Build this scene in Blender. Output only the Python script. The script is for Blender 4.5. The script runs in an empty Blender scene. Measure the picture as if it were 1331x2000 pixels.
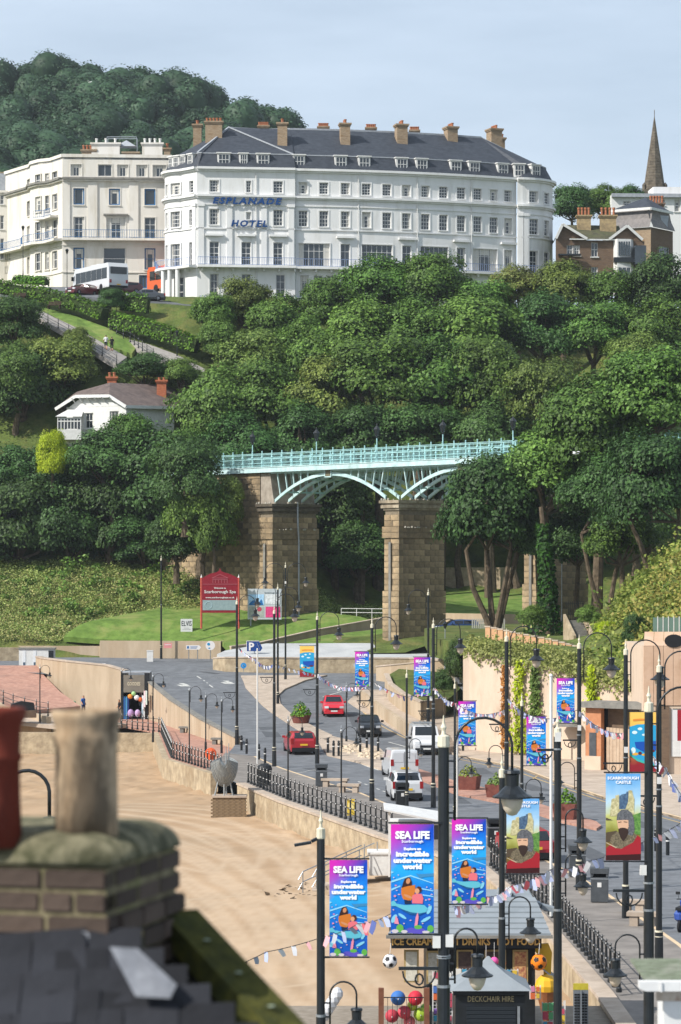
import bpy, bmesh, math, random
import numpy as np
from mathutils import Vector, Matrix
random.seed(7); rng = np.random.default_rng(7)
C = bpy.context.scene.collection
SC = bpy.context.scene
PI = math.pi
# ------------------------------------------------------------------ camera, sky, sun, exposure
F, YH, XC, H = 5500.0, 1112.0, 665.5, 13.0      # focal length in photo pixels, horizon row, centre column, eye height
cam_d = bpy.data.cameras.new('camera'); cam = bpy.data.objects.new('camera', cam_d); C.objects.link(cam)
cam.location = (0, 0, H); cam.rotation_euler = (PI / 2, 0, 0)
cam_d.sensor_fit = 'HORIZONTAL'; cam_d.sensor_width = 24.0; cam_d.lens = F / 1331 * 24.0
cam_d.shift_y = (YH - 1000) / 1331
cam_d.clip_start = 0.5; cam_d.clip_end = 9000
cam_d.dof.use_dof = True; cam_d.dof.focus_distance = 150; cam_d.dof.aperture_fstop = 4.5
SC.camera = cam
SUN_EL, SUN_A = math.radians(40), math.radians(31)   # height; how far the sun stands on the viewer's side of due left
to_sun = Vector((-math.cos(SUN_A) * math.cos(SUN_EL), -math.sin(SUN_A) * math.cos(SUN_EL), math.sin(SUN_EL)))
w = bpy.data.worlds.new('World'); SC.world = w; w.use_nodes = True
nt = w.node_tree; bg = nt.nodes['Background']
sky = nt.nodes.new('ShaderNodeTexSky'); sky.sky_type = 'NISHITA'; sky.sun_disc = False
sky.sun_elevation = SUN_EL
sky.sun_rotation = math.atan2(to_sun.x, to_sun.y)
sky.air_density = 1.0; sky.dust_density = 2.2; sky.ozone_density = 1.5; sky.altitude = 20
tcw = nt.nodes.new('ShaderNodeTexCoord'); mpw = nt.nodes.new('ShaderNodeMapping'); mpw.inputs['Scale'].default_value = (2.0, 2.0, 9.0)
nzw = nt.nodes.new('ShaderNodeTexNoise'); nzw.inputs['Scale'].default_value = 2.2; nzw.inputs['Detail'].default_value = 7; nzw.inputs['Roughness'].default_value = 0.55
rpw = nt.nodes.new('ShaderNodeValToRGB'); rpw.color_ramp.elements[0].position = 0.38; rpw.color_ramp.elements[1].position = 0.78
rpw.color_ramp.elements[0].color = (0.42, 0.42, 0.42, 1); rpw.color_ramp.elements[1].color = (0.8, 0.8, 0.8, 1)
mxw = nt.nodes.new('ShaderNodeMixRGB'); mxw.inputs[2].default_value = (7.3, 8.5, 10.0, 1)
nt.links.new(tcw.outputs['Generated'], mpw.inputs[0]); nt.links.new(mpw.outputs[0], nzw.inputs[0]); nt.links.new(nzw.outputs[0], rpw.inputs[0])
nt.links.new(rpw.outputs[0], mxw.inputs[0]); nt.links.new(sky.outputs[0], mxw.inputs[1]); nt.links.new(mxw.outputs[0], bg.inputs[0])
bg.inputs[1].default_value = 0.1
sl = bpy.data.lights.new('sun', 'SUN'); sl.energy = 5.0; sl.angle = math.radians(0.53); sl.color = (1.0, 0.955, 0.89)
so = bpy.data.objects.new('sun', sl); C.objects.link(so); so.rotation_euler = to_sun.to_track_quat('Z', 'Y').to_euler(); so.location = (-60, -20, 120)
SC.view_settings.view_transform = 'Standard'; SC.view_settings.look = 'None'; SC.view_settings.gamma = 1
SC.view_settings.use_curve_mapping = False; SC.view_settings.exposure = 0.22
SC.cycles.max_bounces = 5; SC.cycles.diffuse_bounces = 3; SC.cycles.glossy_bounces = 2; SC.cycles.transmission_bounces = 3
SC.cycles.transparent_max_bounces = 6; SC.cycles.caustics_reflective = False; SC.cycles.caustics_refractive = False
SC.cycles.use_denoising = True
# ------------------------------------------------------------------ photo pixel <-> place
def zr(d):                                   # level of the seafront road at distance d: flat, then climbing to the bridge
 return float(np.interp(d, [0, 185, 200, 215, 230, 248, 262, 276, 300, 340], [0, 0, .25, .75, 1.5, 3.1, 3.75, 4.2, 5, 6]))
def U(x, y, d): return Vector(((x - XC) * d / F, d, H - (y - YH) * d / F))
def G(x, y, z=0.0): return U(x, y, (H - z) * F / (y - YH))
def R(x, y):                                 # a point on the road
 d = 150.0
 for _ in range(40): d = .5 * d + .5 * (H - zr(d)) * F / (y - YH)
 return U(x, y, d)
# ------------------------------------------------------------------ materials
def lin(c):
 if isinstance(c, str):
  c = c.lstrip('#'); c = [int(c[i:i + 2], 16) / 255 for i in (0, 2, 4)]
  c = [v / 12.92 if v <= .04045 else ((v + .055) / 1.055) ** 2.4 for v in c]
 return tuple(c[:3]) + (1,)
MATS = {}
def mat(name, col, col2=None, scale=3.0, rough=.8, bump=0.0, bscale=None, metal=0.0, spec=.3, lo=.35, hi=.65, stretch=(1, 1, 1), dirt=None, dscale=.4, detail=6, emit=0, coat=0, alpha=None, trans=0, world=False, dpos=(.5, .68)):
 if name in MATS: return MATS[name]
 m = bpy.data.materials.new(name); m.use_nodes = True; t = m.node_tree; b = t.nodes['Principled BSDF']
 b.inputs['Roughness'].default_value = rough; b.inputs['Metallic'].default_value = metal; b.inputs['Specular IOR Level'].default_value = spec
 if coat: b.inputs['Coat Weight'].default_value = coat
 if trans: b.inputs['Transmission Weight'].default_value = trans
 if alpha is not None: b.inputs['Alpha'].default_value = alpha
 b.inputs['Base Color'].default_value = lin(col)
 if emit: b.inputs['Emission Color'].default_value = lin(col); b.inputs['Emission Strength'].default_value = emit
 if col2 is not None or bump:
  if world:
   tc = t.nodes.new('ShaderNodeNewGeometry'); src = tc.outputs['Position']
  else:
   tc = t.nodes.new('ShaderNodeTexCoord'); src = tc.outputs['Object']
  mp = t.nodes.new('ShaderNodeMapping'); mp.inputs['Scale'].default_value = stretch
  t.links.new(src, mp.inputs[0])
  n = t.nodes.new('ShaderNodeTexNoise'); n.inputs['Scale'].default_value = scale; n.inputs['Detail'].default_value = detail; n.inputs['Roughness'].default_value = .6
  t.links.new(mp.outputs[0], n.inputs[0])
  if col2 is not None:
   r = t.nodes.new('ShaderNodeValToRGB'); r.color_ramp.elements[0].position = lo; r.color_ramp.elements[1].position = hi
   r.color_ramp.elements[0].color = lin(col); r.color_ramp.elements[1].color = lin(col2)
   t.links.new(n.outputs[0], r.inputs[0]); out = r.outputs[0]
   if dirt is not None:
    n2 = t.nodes.new('ShaderNodeTexNoise'); n2.inputs['Scale'].default_value = dscale; n2.inputs['Detail'].default_value = 8; n2.inputs['Roughness'].default_value = .65
    t.links.new(mp.outputs[0], n2.inputs[0])
    r2 = t.nodes.new('ShaderNodeValToRGB'); r2.color_ramp.elements[0].position, r2.color_ramp.elements[1].position = dpos
    r2.color_ramp.elements[0].color = (0, 0, 0, 1); r2.color_ramp.elements[1].color = (.75, .75, .75, 1)
    t.links.new(n2.outputs[0], r2.inputs[0])
    mx = t.nodes.new('ShaderNodeMixRGB'); mx.inputs[2].default_value = lin(dirt)
    t.links.new(r2.outputs[0], mx.inputs[0]); t.links.new(out, mx.inputs[1]); out = mx.outputs[0]
   t.links.new(out, b.inputs['Base Color'])
  if bump:
   n3 = t.nodes.new('ShaderNodeTexNoise'); n3.inputs['Scale'].default_value = bscale or scale * 3; n3.inputs['Detail'].default_value = 5
   t.links.new(mp.outputs[0], n3.inputs[0])
   bm_ = t.nodes.new('ShaderNodeBump'); bm_.inputs['Strength'].default_value = 1; bm_.inputs['Distance'].default_value = bump
   t.links.new(n3.outputs[0], bm_.inputs['Height']); t.links.new(bm_.outputs[0], b.inputs['Normal'])
 MATS[name] = m; return m
def leafmat(name, a, b, tint_var=.5, rough=.55, ns=.5):
 if name in MATS: return MATS[name]
 m = bpy.data.materials.new(name); m.use_nodes = True; t = m.node_tree; bs = t.nodes['Principled BSDF']
 bs.inputs['Roughness'].default_value = rough; bs.inputs['Specular IOR Level'].default_value = .25
 g = t.nodes.new('ShaderNodeNewGeometry'); oi = t.nodes.new('ShaderNodeObjectInfo')
 r = t.nodes.new('ShaderNodeValToRGB'); r.color_ramp.elements[0].color = lin(a); r.color_ramp.elements[1].color = lin(b)
 t.links.new(g.outputs['Random Per Island'], r.inputs[0])
 hs = t.nodes.new('ShaderNodeHueSaturation')
 mr = t.nodes.new('ShaderNodeMapRange'); mr.inputs[3].default_value = 1 - tint_var * .45; mr.inputs[4].default_value = 1 + tint_var * .5
 t.links.new(oi.outputs['Random'], mr.inputs[0]); t.links.new(mr.outputs[0], hs.inputs['Value'])
 mu = t.nodes.new('ShaderNodeMath'); mu.operation = 'MULTIPLY'; mu.inputs[1].default_value = 7.31
 fr = t.nodes.new('ShaderNodeMath'); fr.operation = 'FRACT'
 mr2 = t.nodes.new('ShaderNodeMapRange'); mr2.inputs[3].default_value = .5 - .035 * tint_var; mr2.inputs[4].default_value = .5 + .02 * tint_var
 t.links.new(oi.outputs['Random'], mu.inputs[0]); t.links.new(mu.outputs[0], fr.inputs[0]); t.links.new(fr.outputs[0], mr2.inputs[0]); t.links.new(mr2.outputs[0], hs.inputs['Hue'])
 tc = t.nodes.new('ShaderNodeTexCoord'); nz = t.nodes.new('ShaderNodeTexNoise'); nz.inputs['Scale'].default_value = ns; nz.inputs['Detail'].default_value = 3; m4 = t.nodes.new('ShaderNodeMapRange'); m4.inputs[1].default_value = .3; m4.inputs[2].default_value = .7; m4.inputs[3].default_value = .68; m4.inputs[4].default_value = 1.3
 m5 = t.nodes.new('ShaderNodeMath'); m5.operation = 'MULTIPLY'; t.links.new(tc.outputs['Object'], nz.inputs[0]); t.links.new(nz.outputs[0], m4.inputs[0]); t.links.new(m4.outputs[0], m5.inputs[0]); t.links.new(mr.outputs[0], m5.inputs[1]); t.links.new(m5.outputs[0], hs.inputs['Value'])
 t.links.new(r.outputs[0], hs.inputs['Color']); t.links.new(hs.outputs[0], bs.inputs['Base Color'])
 tr = t.nodes.new('ShaderNodeBsdfTranslucent'); t.links.new(hs.outputs[0], tr.inputs[0])
 mx = t.nodes.new('ShaderNodeMixShader'); mx.inputs[0].default_value = .25
 t.links.new(bs.outputs[0], mx.inputs[1]); t.links.new(tr.outputs[0], mx.inputs[2]); t.links.new(mx.outputs[0], t.nodes['Material Output'].inputs[0])
 MATS[name] = m; return m
# ------------------------------------------------------------------ mesh helpers
class MB:
 def __init__(s): s.v = []; s.f = []
 def add(s, vs, fs):
  n = len(s.v); s.v.extend([tuple(q) for q in vs]); s.f.extend([tuple(i + n for i in q) for q in fs]); return s
 def box(s, x0, x1, y0, y1, z0, z1):
  return s.add([(x0, y0, z0), (x1, y0, z0), (x1, y1, z0), (x0, y1, z0), (x0, y0, z1), (x1, y0, z1), (x1, y1, z1), (x0, y1, z1)],
                     [(3, 2, 1, 0), (4, 5, 6, 7), (0, 1, 5, 4), (1, 2, 6, 5), (2, 3, 7, 6), (3, 0, 4, 7)])
 def obox(s, c, ax, ay, az):               # oriented box: centre and three half-axis vectors
  c, ax, ay, az = Vector(c), Vector(ax), Vector(ay), Vector(az)
  vs = [c + i * ax + j * ay + k * az for k in (-1, 1) for j, i in ((-1, -1), (-1, 1), (1, 1), (1, -1))]
  return s.add(vs, [(3, 2, 1, 0), (4, 5, 6, 7), (0, 1, 5, 4), (1, 2, 6, 5), (2, 3, 7, 6), (3, 0, 4, 7)])
 def bar(s, a, b, wx, wz=None, up=(0, 0, 1)):   # a rectangular bar between two points
  a, b = Vector(a), Vector(b); t = (b - a); L = t.length; t.normalize(); wz = wz or wx
  sd = t.cross(Vector(up));
  if sd.length < 1e-4: sd = t.cross(Vector((1, 0, 0)))
  sd.normalize(); u = sd.cross(t)
  return s.obox((a + b) / 2, t * (L / 2), sd * (wx / 2), u * (wz / 2))
 def tube(s, pts, r, n=6, cap=True):
  pts = [Vector(q) for q in pts]; rs = r if isinstance(r, (list, tuple)) else [r] * len(pts)
  vs = []; fs = []; prev = None
  for i, q in enumerate(pts):
   t = (pts[min(i + 1, len(pts) - 1)] - pts[max(i - 1, 0)]).normalized()
   a = prev if prev is not None else (Vector((0, 0, 1)) if abs(t.z) < .9 else Vector((1, 0, 0)))
   e1 = (a - t * a.dot(t)).normalized(); e2 = t.cross(e1); prev = e1
   for k in range(n):
    th = 2 * PI * k / n; vs.append(q + rs[i] * (math.cos(th) * e1 + math.sin(th) * e2))
  for i in range(len(pts) - 1):
   for k in range(n):
    k2 = (k + 1) % n; fs.append((i * n + k, i * n + k2, (i + 1) * n + k2, (i + 1) * n + k))
  if cap: fs += [tuple(range(n - 1, -1, -1)), tuple((len(pts) - 1) * n + k for k in range(n))]
  return s.add(vs, fs)
 def lathe(s, prof, c=(0, 0, 0), n=12):    # prof: (radius, z)
  vs = []; fs = []; c = Vector(c)
  for r, z in prof:
   for k in range(n): vs.append(c + Vector((r * math.cos(2 * PI * k / n), r * math.sin(2 * PI * k / n), z)))
  for i in range(len(prof) - 1):
   for k in range(n): k2 = (k + 1) % n; fs.append((i * n + k, i * n + k2, (i + 1) * n + k2, (i + 1) * n + k))
  fs += [tuple(range(n - 1, -1, -1)), tuple((len(prof) - 1) * n + k for k in range(n))]
  return s.add(vs, fs)
 def prism(s, poly, z0, z1):               # polygon in plan, extruded
  n = len(poly)
  return s.add([(q[0], q[1], z0) for q in poly] + [(q[0], q[1], z1) for q in poly],
                     [tuple(range(n - 1, -1, -1)), tuple(range(n, 2 * n))] + [(k, (k + 1) % n, n + (k + 1) % n, n + k) for k in range(n)])
 def extr(s, poly, o, a, b, nrm, t):       # polygon (u,v) in the plane o + u a + v b, thickened by t along nrm
  o, a, b, nrm = Vector(o), Vector(a), Vector(b), Vector(nrm); n = len(poly)
  p0 = [o + q[0] * a + q[1] * b for q in poly]
  return s.add(p0 + [q + nrm * t for q in p0],
                     [tuple(range(n - 1, -1, -1)), tuple(range(n, 2 * n))] + [(k, (k + 1) % n, n + (k + 1) % n, n + k) for k in range(n)])
 def sphere(s, c, r, n=10, m=6, sz=1.0):
  return s.lathe([(max(r * math.sin(PI * i / m), 1e-3), -r * sz * math.cos(PI * i / m)) for i in range(m + 1)], c, n)
 def quad(s, a, b, c, d): return s.add([a, b, c, d], [(0, 1, 2, 3)])
 def mesh(s, name, m=None, smooth=False, off=None):
  me = bpy.data.meshes.new(name)
  v = s.v if off is None else [(q[0] - off[0], q[1] - off[1], q[2] - off[2]) for q in s.v]
  me.from_pydata(v, [], s.f); me.validate(); me.update()
  if smooth:
   me.polygons.foreach_set('use_smooth', [True] * len(me.polygons))
  if m is not None:
   for q in (m if isinstance(m, (list, tuple)) else [m]): me.materials.append(q)
  fixn(me); return me
def fixn(me):
 b = bmesh.new(); b.from_mesh(me); bmesh.ops.recalc_face_normals(b, faces=b.faces); b.to_mesh(me); b.free()
def npmesh(name, V, Fq, m, smooth=False):     # numpy vertices and quads
 me = bpy.data.meshes.new(name); n, k = Fq.shape
 me.vertices.add(len(V)); me.vertices.foreach_set('co', V.astype(np.float32).ravel())
 me.loops.add(n * k); me.loops.foreach_set('vertex_index', Fq.astype(np.int32).ravel())
 me.polygons.add(n); me.polygons.foreach_set('loop_start', np.arange(0, n * k, k, dtype=np.int32)); me.polygons.foreach_set('loop_total', np.full(n, k, np.int32))
 if smooth: me.polygons.foreach_set('use_smooth', np.ones(n, bool))
 me.update(calc_edges=True); me.materials.append(m); return me
def link(name, me, parent=None, loc=None, rot=None, scl=None):
 o = bpy.data.objects.new(name, me); C.objects.link(o)
 if parent is not None: o.parent = parent
 if loc is not None: o.location = loc
 if rot is not None: o.rotation_euler = rot if hasattr(rot, '__len__') else (0, 0, rot)
 if scl is not None: o.scale = scl if hasattr(scl, '__len__') else (scl,) * 3
 return o
def tag(o, label, cat, group=None):
 o['label'] = label; o['category'] = cat
 if group: o['group'] = group
 return o
def thing(name, label, cat, loc=(0, 0, 0), rz=0.0, group=None):
 o = link(name, None, None, loc, rz); o.empty_display_size = .3; return tag(o, label, cat, group)
def part(name, mb, m, parent, smooth=False, world=False):
 """a part; world=True: its points are given in the world and its thing is not turned"""
 root = parent
 while root.parent is not None: root = root.parent
 return link(name, mb.mesh(name, m, smooth, root.location if world else None), parent)
def struct(name, mb, m, smooth=False, label=None, cat=None):
 o = link(name, mb if isinstance(mb, bpy.types.Mesh) else mb.mesh(name, m, smooth)); o['kind'] = 'structure'
 o['label'] = label or name.replace('_', ' '); o['category'] = cat or name.split('_')[-1]
 return o
def copy_tree(o, parent=None):
 c = o.copy(); C.objects.link(c); c.parent = parent
 for ch in o.children: copy_tree(ch, c)
 return c
def drape(poly, hf, step=3.0, kerb=0.0, top=0.0):
 """plan polygon cut by a grid and laid on height function hf, with side faces going kerb metres down"""
 b = bmesh.new(); b.faces.new([b.verts.new((q[0], q[1], 0)) for q in poly])
 xs = [q[0] for q in poly]; ys = [q[1] for q in poly]
 for ax, lo, hi in ((0, min(xs), max(xs)), (1, min(ys), max(ys))):
  k = math.ceil(lo / step + .01)
  while k * step < hi:
   co = [0, 0, 0]; co[ax] = k * step; no = [0, 0, 0]; no[ax] = 1
   bmesh.ops.bisect_plane(b, geom=b.verts[:] + b.edges[:] + b.faces[:], plane_co=co, plane_no=no); k += 1
 if kerb:
  ed = [e for e in b.edges if e.is_boundary]
  r = bmesh.ops.extrude_edge_only(b, edges=ed); low = {v for v in r['geom'] if isinstance(v, bmesh.types.BMVert)}
 else: low = set()
 for v in b.verts: v.co.z = hf(v.co.x, v.co.y) + (top - kerb if v in low else top)
 bmesh.ops.recalc_face_normals(b, faces=b.faces)
 if sum(f.normal.z for f in b.faces) < 0: bmesh.ops.reverse_faces(b, faces=b.faces)
 me = bpy.data.meshes.new('drape'); b.to_mesh(me); b.free(); return me
def text_mesh(txt, size, m, bold=0.0, ext=.004, align='CENTER', squeeze=1.0, name='lettering', shear=0.0, sp=1.0):
 cu = bpy.data.curves.new('t', 'FONT'); cu.body = txt; cu.size = size; cu.extrude = ext; cu.offset = bold; cu.align_x = align; cu.resolution_u = 2; cu.shear = shear; cu.space_character = sp
 o = bpy.data.objects.new('t', cu); C.objects.link(o); dg = bpy.context.evaluated_depsgraph_get(); dg.update()
 me = bpy.data.meshes.new_from_object(o.evaluated_get(dg)); bpy.data.objects.remove(o); bpy.data.curves.remove(cu)
 for v in me.vertices: v.co.x *= squeeze
 me.name = name; me.materials.clear(); me.materials.append(m); return me
# ------------------------------------------------------------------ shared materials
M_asph = mat('asphalt', '#5e6165', '#74777b', scale=1.3, rough=.9, dirt='#54575b', dscale=.12, bump=.004, bscale=40, world=True)
M_pave = mat('pavement_asphalt', '#706b66', '#87817b', scale=.9, rough=.9, dirt='#6a645e', dscale=.15, bump=.003, bscale=30, world=True)
M_brickpave = mat('brick_paving', '#9b7263', '#b48d7b', scale=2.2, rough=.9, dirt='#86685c', dscale=.3, world=True)
M_flag = mat('concrete_paving', '#a39484', '#b8a999', scale=1.6, rough=.9, dirt='#8e8174', dscale=.3, world=True)
M_kerb = mat('kerb_stone', '#c0a888', '#cdb899', scale=3, rough=.9)
M_white = mat('white_road_paint', '#c9c9c4', '#b0b0aa', scale=4, rough=.8)
M_yell = mat('yellow_road_paint', '#c8a863', '#b9a07a', scale=4, rough=.8)
M_sandst = mat('sandstone_wall', '#8f806a', '#b5a58a', scale=1.6, rough=.95, dirt='#8d7a60', dscale=.35, bump=.03, bscale=6)
M_conc = mat('tan_concrete', '#a3927b', '#b6a58e', scale=.8, rough=.95, dirt='#9c866c', dscale=.25, bump=.01, bscale=8, stretch=(1, 1, .25))
M_cope = mat('coping_stone', '#6b6a66', '#85827b', scale=2, rough=.9)
M_black = mat('black_paint', '#15191c', '#1d2226', scale=5, rough=.35, spec=.5)
M_ltrim = mat('cream_paint', '#c4bda6', '#d4ceb9', scale=6, rough=.5)
M_wpaint = mat('white_paint', '#c9c8c5', '#d6d6d3', scale=3, rough=.6)
M_glass = mat('window_glass', '#20262c', '#39424a', scale=.25, rough=.06, spec=.9, lo=.3, hi=.7)
M_grass = mat('mown_grass', '#50692a', '#6a843c', scale=1.1, rough=.95, dirt='#868a50', dscale=.35, bump=.05, bscale=9, world=True)
M_soil = mat('rough_bank', '#3c4a1e', '#5c6a30', scale=.5, rough=1, dirt='#6f6a3c', dscale=.3, bump=.15, bscale=3, world=True)
M_steel = mat('galvanised_steel', '#8d9296', '#a3a8ac', scale=6, rough=.4, metal=.6)
# ------------------------------------------------------------------ terrain
_TX = [-90, -60, -20, -8, 0, 8, 20, 60]
_TP = [
 [(255, 0), (277, 2.5), (279, 6), (284, 8), (292, 11.5), (300, 14.5), (303, 16), (307, 26), (318, 29), (326, 38.5), (335, 43.6), (341, 45.8), (345, 46.9), (420, 50)],
 [(255, 0), (277, 2.5), (279, 6), (284, 8), (292, 11.5), (300, 14.5), (303, 16), (307, 26), (318, 29), (326, 38.5), (335, 43.6), (341, 45.8), (345, 46.9), (420, 50)],
 [(255, 0), (277, 2.5), (279, 5.9), (287, 8.2), (290, 10), (294, 11.8), (298, 13), (303, 15), (306.5, 26.3), (314, 26.6), (321, 35.6), (330, 40.6), (338, 45.3), (345, 46.9), (420, 50)],
 [(255, 0), (267, 3.2), (270, 4.6), (280, 6.6), (286, 7.6), (290, 11), (294, 13), (299, 14.5), (310, 24), (325, 36), (338, 46), (420, 48)],
 [(255, 3), (262, 5), (270, 6.7), (290, 7.5), (300, 9), (308, 14), (325, 30), (340, 45.5), (420, 48)],
 [(255, 3), (262, 6.2), (270, 6.9), (290, 8), (304, 9.3), (312, 13), (325, 28), (342, 45.5), (420, 48)],
 [(255, 6), (262, 7.4), (275, 8), (300, 9.3), (310, 13), (325, 28), (345, 45.5), (420, 48)],
 [(255, 14), (262, 14), (275, 14), (300, 18), (310, 22), (325, 32), (345, 45.5), (420, 48)]]
def T(x, y):
 zs = [float(np.interp(y, [q[0] for q in pr], [q[1] for q in pr])) for pr in _TP]
 return float(np.interp(x, _TX, zs))
def gridmesh(name, xs, ys, hf, m, smooth=True):
 V = np.array([(x, y, hf(x, y)) for y in ys for x in xs]); nx, ny = len(xs), len(ys)
 q = np.array([(j * nx + i, j * nx + i + 1, (j + 1) * nx + i + 1, (j + 1) * nx + i) for j in range(ny - 1) for i in range(nx - 1)])
 return npmesh(name, V, q, m, smooth)
struct('hillside_terrain', gridmesh('hillside_terrain', np.arange(-90, 91, 3.0), np.arange(262, 470, 2.0), lambda x, y: T(x, y) + .35 * math.sin(x * .9) * math.sin(y * .7) - .4, M_soil), None, label='steep grassy cliff under the trees and the hotels', cat='hillside')
far = MB().quad((-900, 40, -4.0), (900, 40, -4.0), (900, 1500, -4.0), (-900, 1500, -4.0))
struct('ground', far, M_soil, label='low ground reaching to the horizon behind everything', cat='ground')
# ------------------------------------------------------------------ sea wall line (plan), sand, promenade
SW = [(-14.5, 224), *[tuple(G(x, y, 0).xy) for x, y in ((330, 1482), (425, 1512), (478, 1536), (560, 1571), (660, 1606), (757, 1641), (950, 1702), (1062, 1797))], (8.2, 85), (8.5, 55)]
SWr = sorted(SW, key=lambda q: q[1])
def swx(y): return float(np.interp(y, [q[1] for q in SWr], [q[0] for q in SWr]))
TR = [[(1000, 2150), (560, 1905), (470, 1780), (360, 1720), (200, 1690)], [(760, 2100), (600, 1880), (430, 1700), (250, 1640)],
      [(720, 1800), (640, 1720), (540, 1620), (420, 1590), (250, 1580)], [(600, 1860), (565, 1780), (480, 1690), (330, 1620), (200, 1600)],
      [(690, 1760), (560, 1745), (470, 1730), (520, 1690), (500, 1650), (350, 1610), (200, 1590)], [(640, 1990), (575, 1900), (560, 1850), (500, 1800), (430, 1770)],
      [(520, 1930), (545, 1860), (520, 1800), (440, 1740), (380, 1690), (260, 1650)], [(450, 1640), (560, 1640), (650, 1700), (700, 1750)]]
tp = []
for ln in TR:
 pts = [G(x, y, -1.6).xy for x, y in ln]; P = np.array(pts)
 for _ in range(3):                       # soften the corners
  Q = [P[0]]
  for a, b in zip(P[:-1], P[1:]): Q += [.75 * a + .25 * b, .25 * a + .75 * b]
  P = np.array(Q + [P[-1]])
 tp.append(P)
sx = np.arange(-46, 9.3, .24); sy = np.concatenate([np.arange(58, 95, .6), np.arange(95, 170, .24), np.arange(170, 262, .5)])
GX, GY = np.meshgrid(sx, sy)
wall = np.interp(GY, [q[1] for q in SWr], [q[0] for q in SWr])
Z = -1.05 - .03 * np.clip(wall - GX, 0, 60) - .004 * np.clip(GY - 120, 0, 200)
Z = np.maximum(Z, -3.2)
def vnoise(X, Y, s, seed):
 r = np.random.default_rng(seed); t = r.random((128, 128)); x = X / s; y = Y / s; xi = np.floor(x).astype(int); yi = np.floor(y).astype(int)
 fx = x - xi; fy = y - yi; fx = fx * fx * (3 - 2 * fx); fy = fy * fy * (3 - 2 * fy); g = lambda a, b: t[a % 128, b % 128]
 return (g(xi, yi) * (1 - fx) + g(xi + 1, yi) * fx) * (1 - fy) + (g(xi, yi + 1) * (1 - fx) + g(xi + 1, yi + 1) * fx) * fy - .5
Z += .05 * vnoise(GX, GY, 9, 1) + .008 * vnoise(GX, GY, 2.2, 2) + .02 * vnoise(GX, GY, .6, 7)
trk = np.zeros_like(Z)
for P in tp:
 best = np.full(Z.shape, 99.0)
 for a, b in zip(P[:-1], P[1:]):
  ab = b - a; L2 = (ab ** 2).sum() + 1e-9
  t = np.clip(((GX - a[0]) * ab[0] + (GY - a[1]) * ab[1]) / L2, 0, 1)
  best = np.minimum(best, np.hypot(GX - a[0] - t * ab[0], GY - a[1] - t * ab[1]))
 for off in (.0, 1.7):
  trk = np.maximum(trk, np.exp(-((best - off) / .26) ** 2)); Z += -.006 * np.exp(-((best - off) / .22) ** 2) + .006 * np.exp(-((best - off - .45) / .2) ** 2)
rough_sand = (np.clip(1 - (wall - GX) / 3.5, 0, 1) + np.clip((GY - 172) / 12, 0, 1)).clip(0, 1)
Z += rough_sand * (.22 * vnoise(GX, GY, .7, 5) + .08 * vnoise(GX, GY, 1.7, 6))
V = np.stack([GX.ravel(), GY.ravel(), Z.ravel()], 1); nx = len(sx)
ii, jj = np.meshgrid(np.arange(nx - 1), np.arange(len(sy) - 1)); k = (jj * nx + ii).ravel()
keep = (GX[:-1, :-1] < wall[:-1, :-1] + .7).ravel(); k = k[keep]
M_sand = mat('sand', '#9c8265', '#ac9275', scale=.35, rough=1, dirt='#8f7b62', dscale=.11, bump=.012, bscale=14, world=True)
t_ = M_sand.node_tree; b_ = t_.nodes['Principled BSDF']; lk = [l for l in t_.links if l.to_socket == b_.inputs['Base Color']][0]; src_ = lk.from_socket
at = t_.nodes.new('ShaderNodeAttribute'); at.attribute_name = 'track'; mx_ = t_.nodes.new('ShaderNodeMixRGB'); mx_.inputs[2].default_value = lin('#cdbaa2')
mm = t_.nodes.new('ShaderNodeMath'); mm.operation = 'MULTIPLY'; mm.inputs[1].default_value = .3
t_.links.new(at.outputs['Fac'], mm.inputs[0]); t_.links.new(mm.outputs[0], mx_.inputs[0]); t_.links.new(src_, mx_.inputs[1]); t_.links.new(mx_.outputs[0], b_.inputs['Base Color'])
me = npmesh('beach_sand', V, np.stack([k, k + 1, k + nx + 1, k + nx], 1), M_sand, True)
a_ = me.attributes.new('track', 'FLOAT', 'POINT'); a_.data.foreach_set('value', trk.ravel().astype(np.float32))
struct('beach_sand', me, None, label='raked beach sand with curving tyre tracks', cat='sand')
def wall_line(name, pts, z0, z1, th, m, label, cope=None, cat='wall', world_z=False):
 """a wall following plan points; z0/z1 numbers or functions of (x, y); th to the right of the walking direction"""
 fz = lambda f, q: f(q[0], q[1]) if callable(f) else f
 P = [Vector((q[0], q[1])) for q in pts]; n = len(P); inn = []
 for i in range(n):
  t = (P[min(i + 1, n - 1)] - P[max(i - 1, 0)]).normalized(); inn.append(P[i] + Vector((t.y, -t.x)) * th)
 def ring(mb, A, B, za, zb):
  vs = []
  for a, b in zip(A, B): vs += [(a.x, a.y, fz(za, a)), (b.x, b.y, fz(za, a)), (b.x, b.y, fz(zb, a)), (a.x, a.y, fz(zb, a))]
  fs = []
  for i in range(len(A) - 1):
   for k in range(4): fs.append((4 * i + k, 4 * i + (k + 1) % 4, 4 * i + 4 + (k + 1) % 4, 4 * i + 4 + k))
  fs += [(3, 2, 1, 0), tuple(4 * (len(A) - 1) + k for k in range(4))]
  mb.add(vs, fs)
 base = Vector((P[0].x, P[0].y, fz(z0, P[0])))
 o = thing(name, label, cat, base)
 mb = MB(); ring(mb, P, inn, z0, z1); part('masonry', mb, m, o, world=True)
 if cope:
  A = []; B = []
  for a, b in zip(P, inn):
   n_ = (b - a).normalized() * .06; A.append(a - n_); B.append(b + n_)
  mb = MB(); f1 = lambda x, y: fz(z1, (x, y)) + .004; f2 = lambda x, y: fz(z1, (x, y)) + .12
  ring(mb, A, B, f1, f2); part('coping', mb, cope, o, world=True)
 return o
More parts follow.
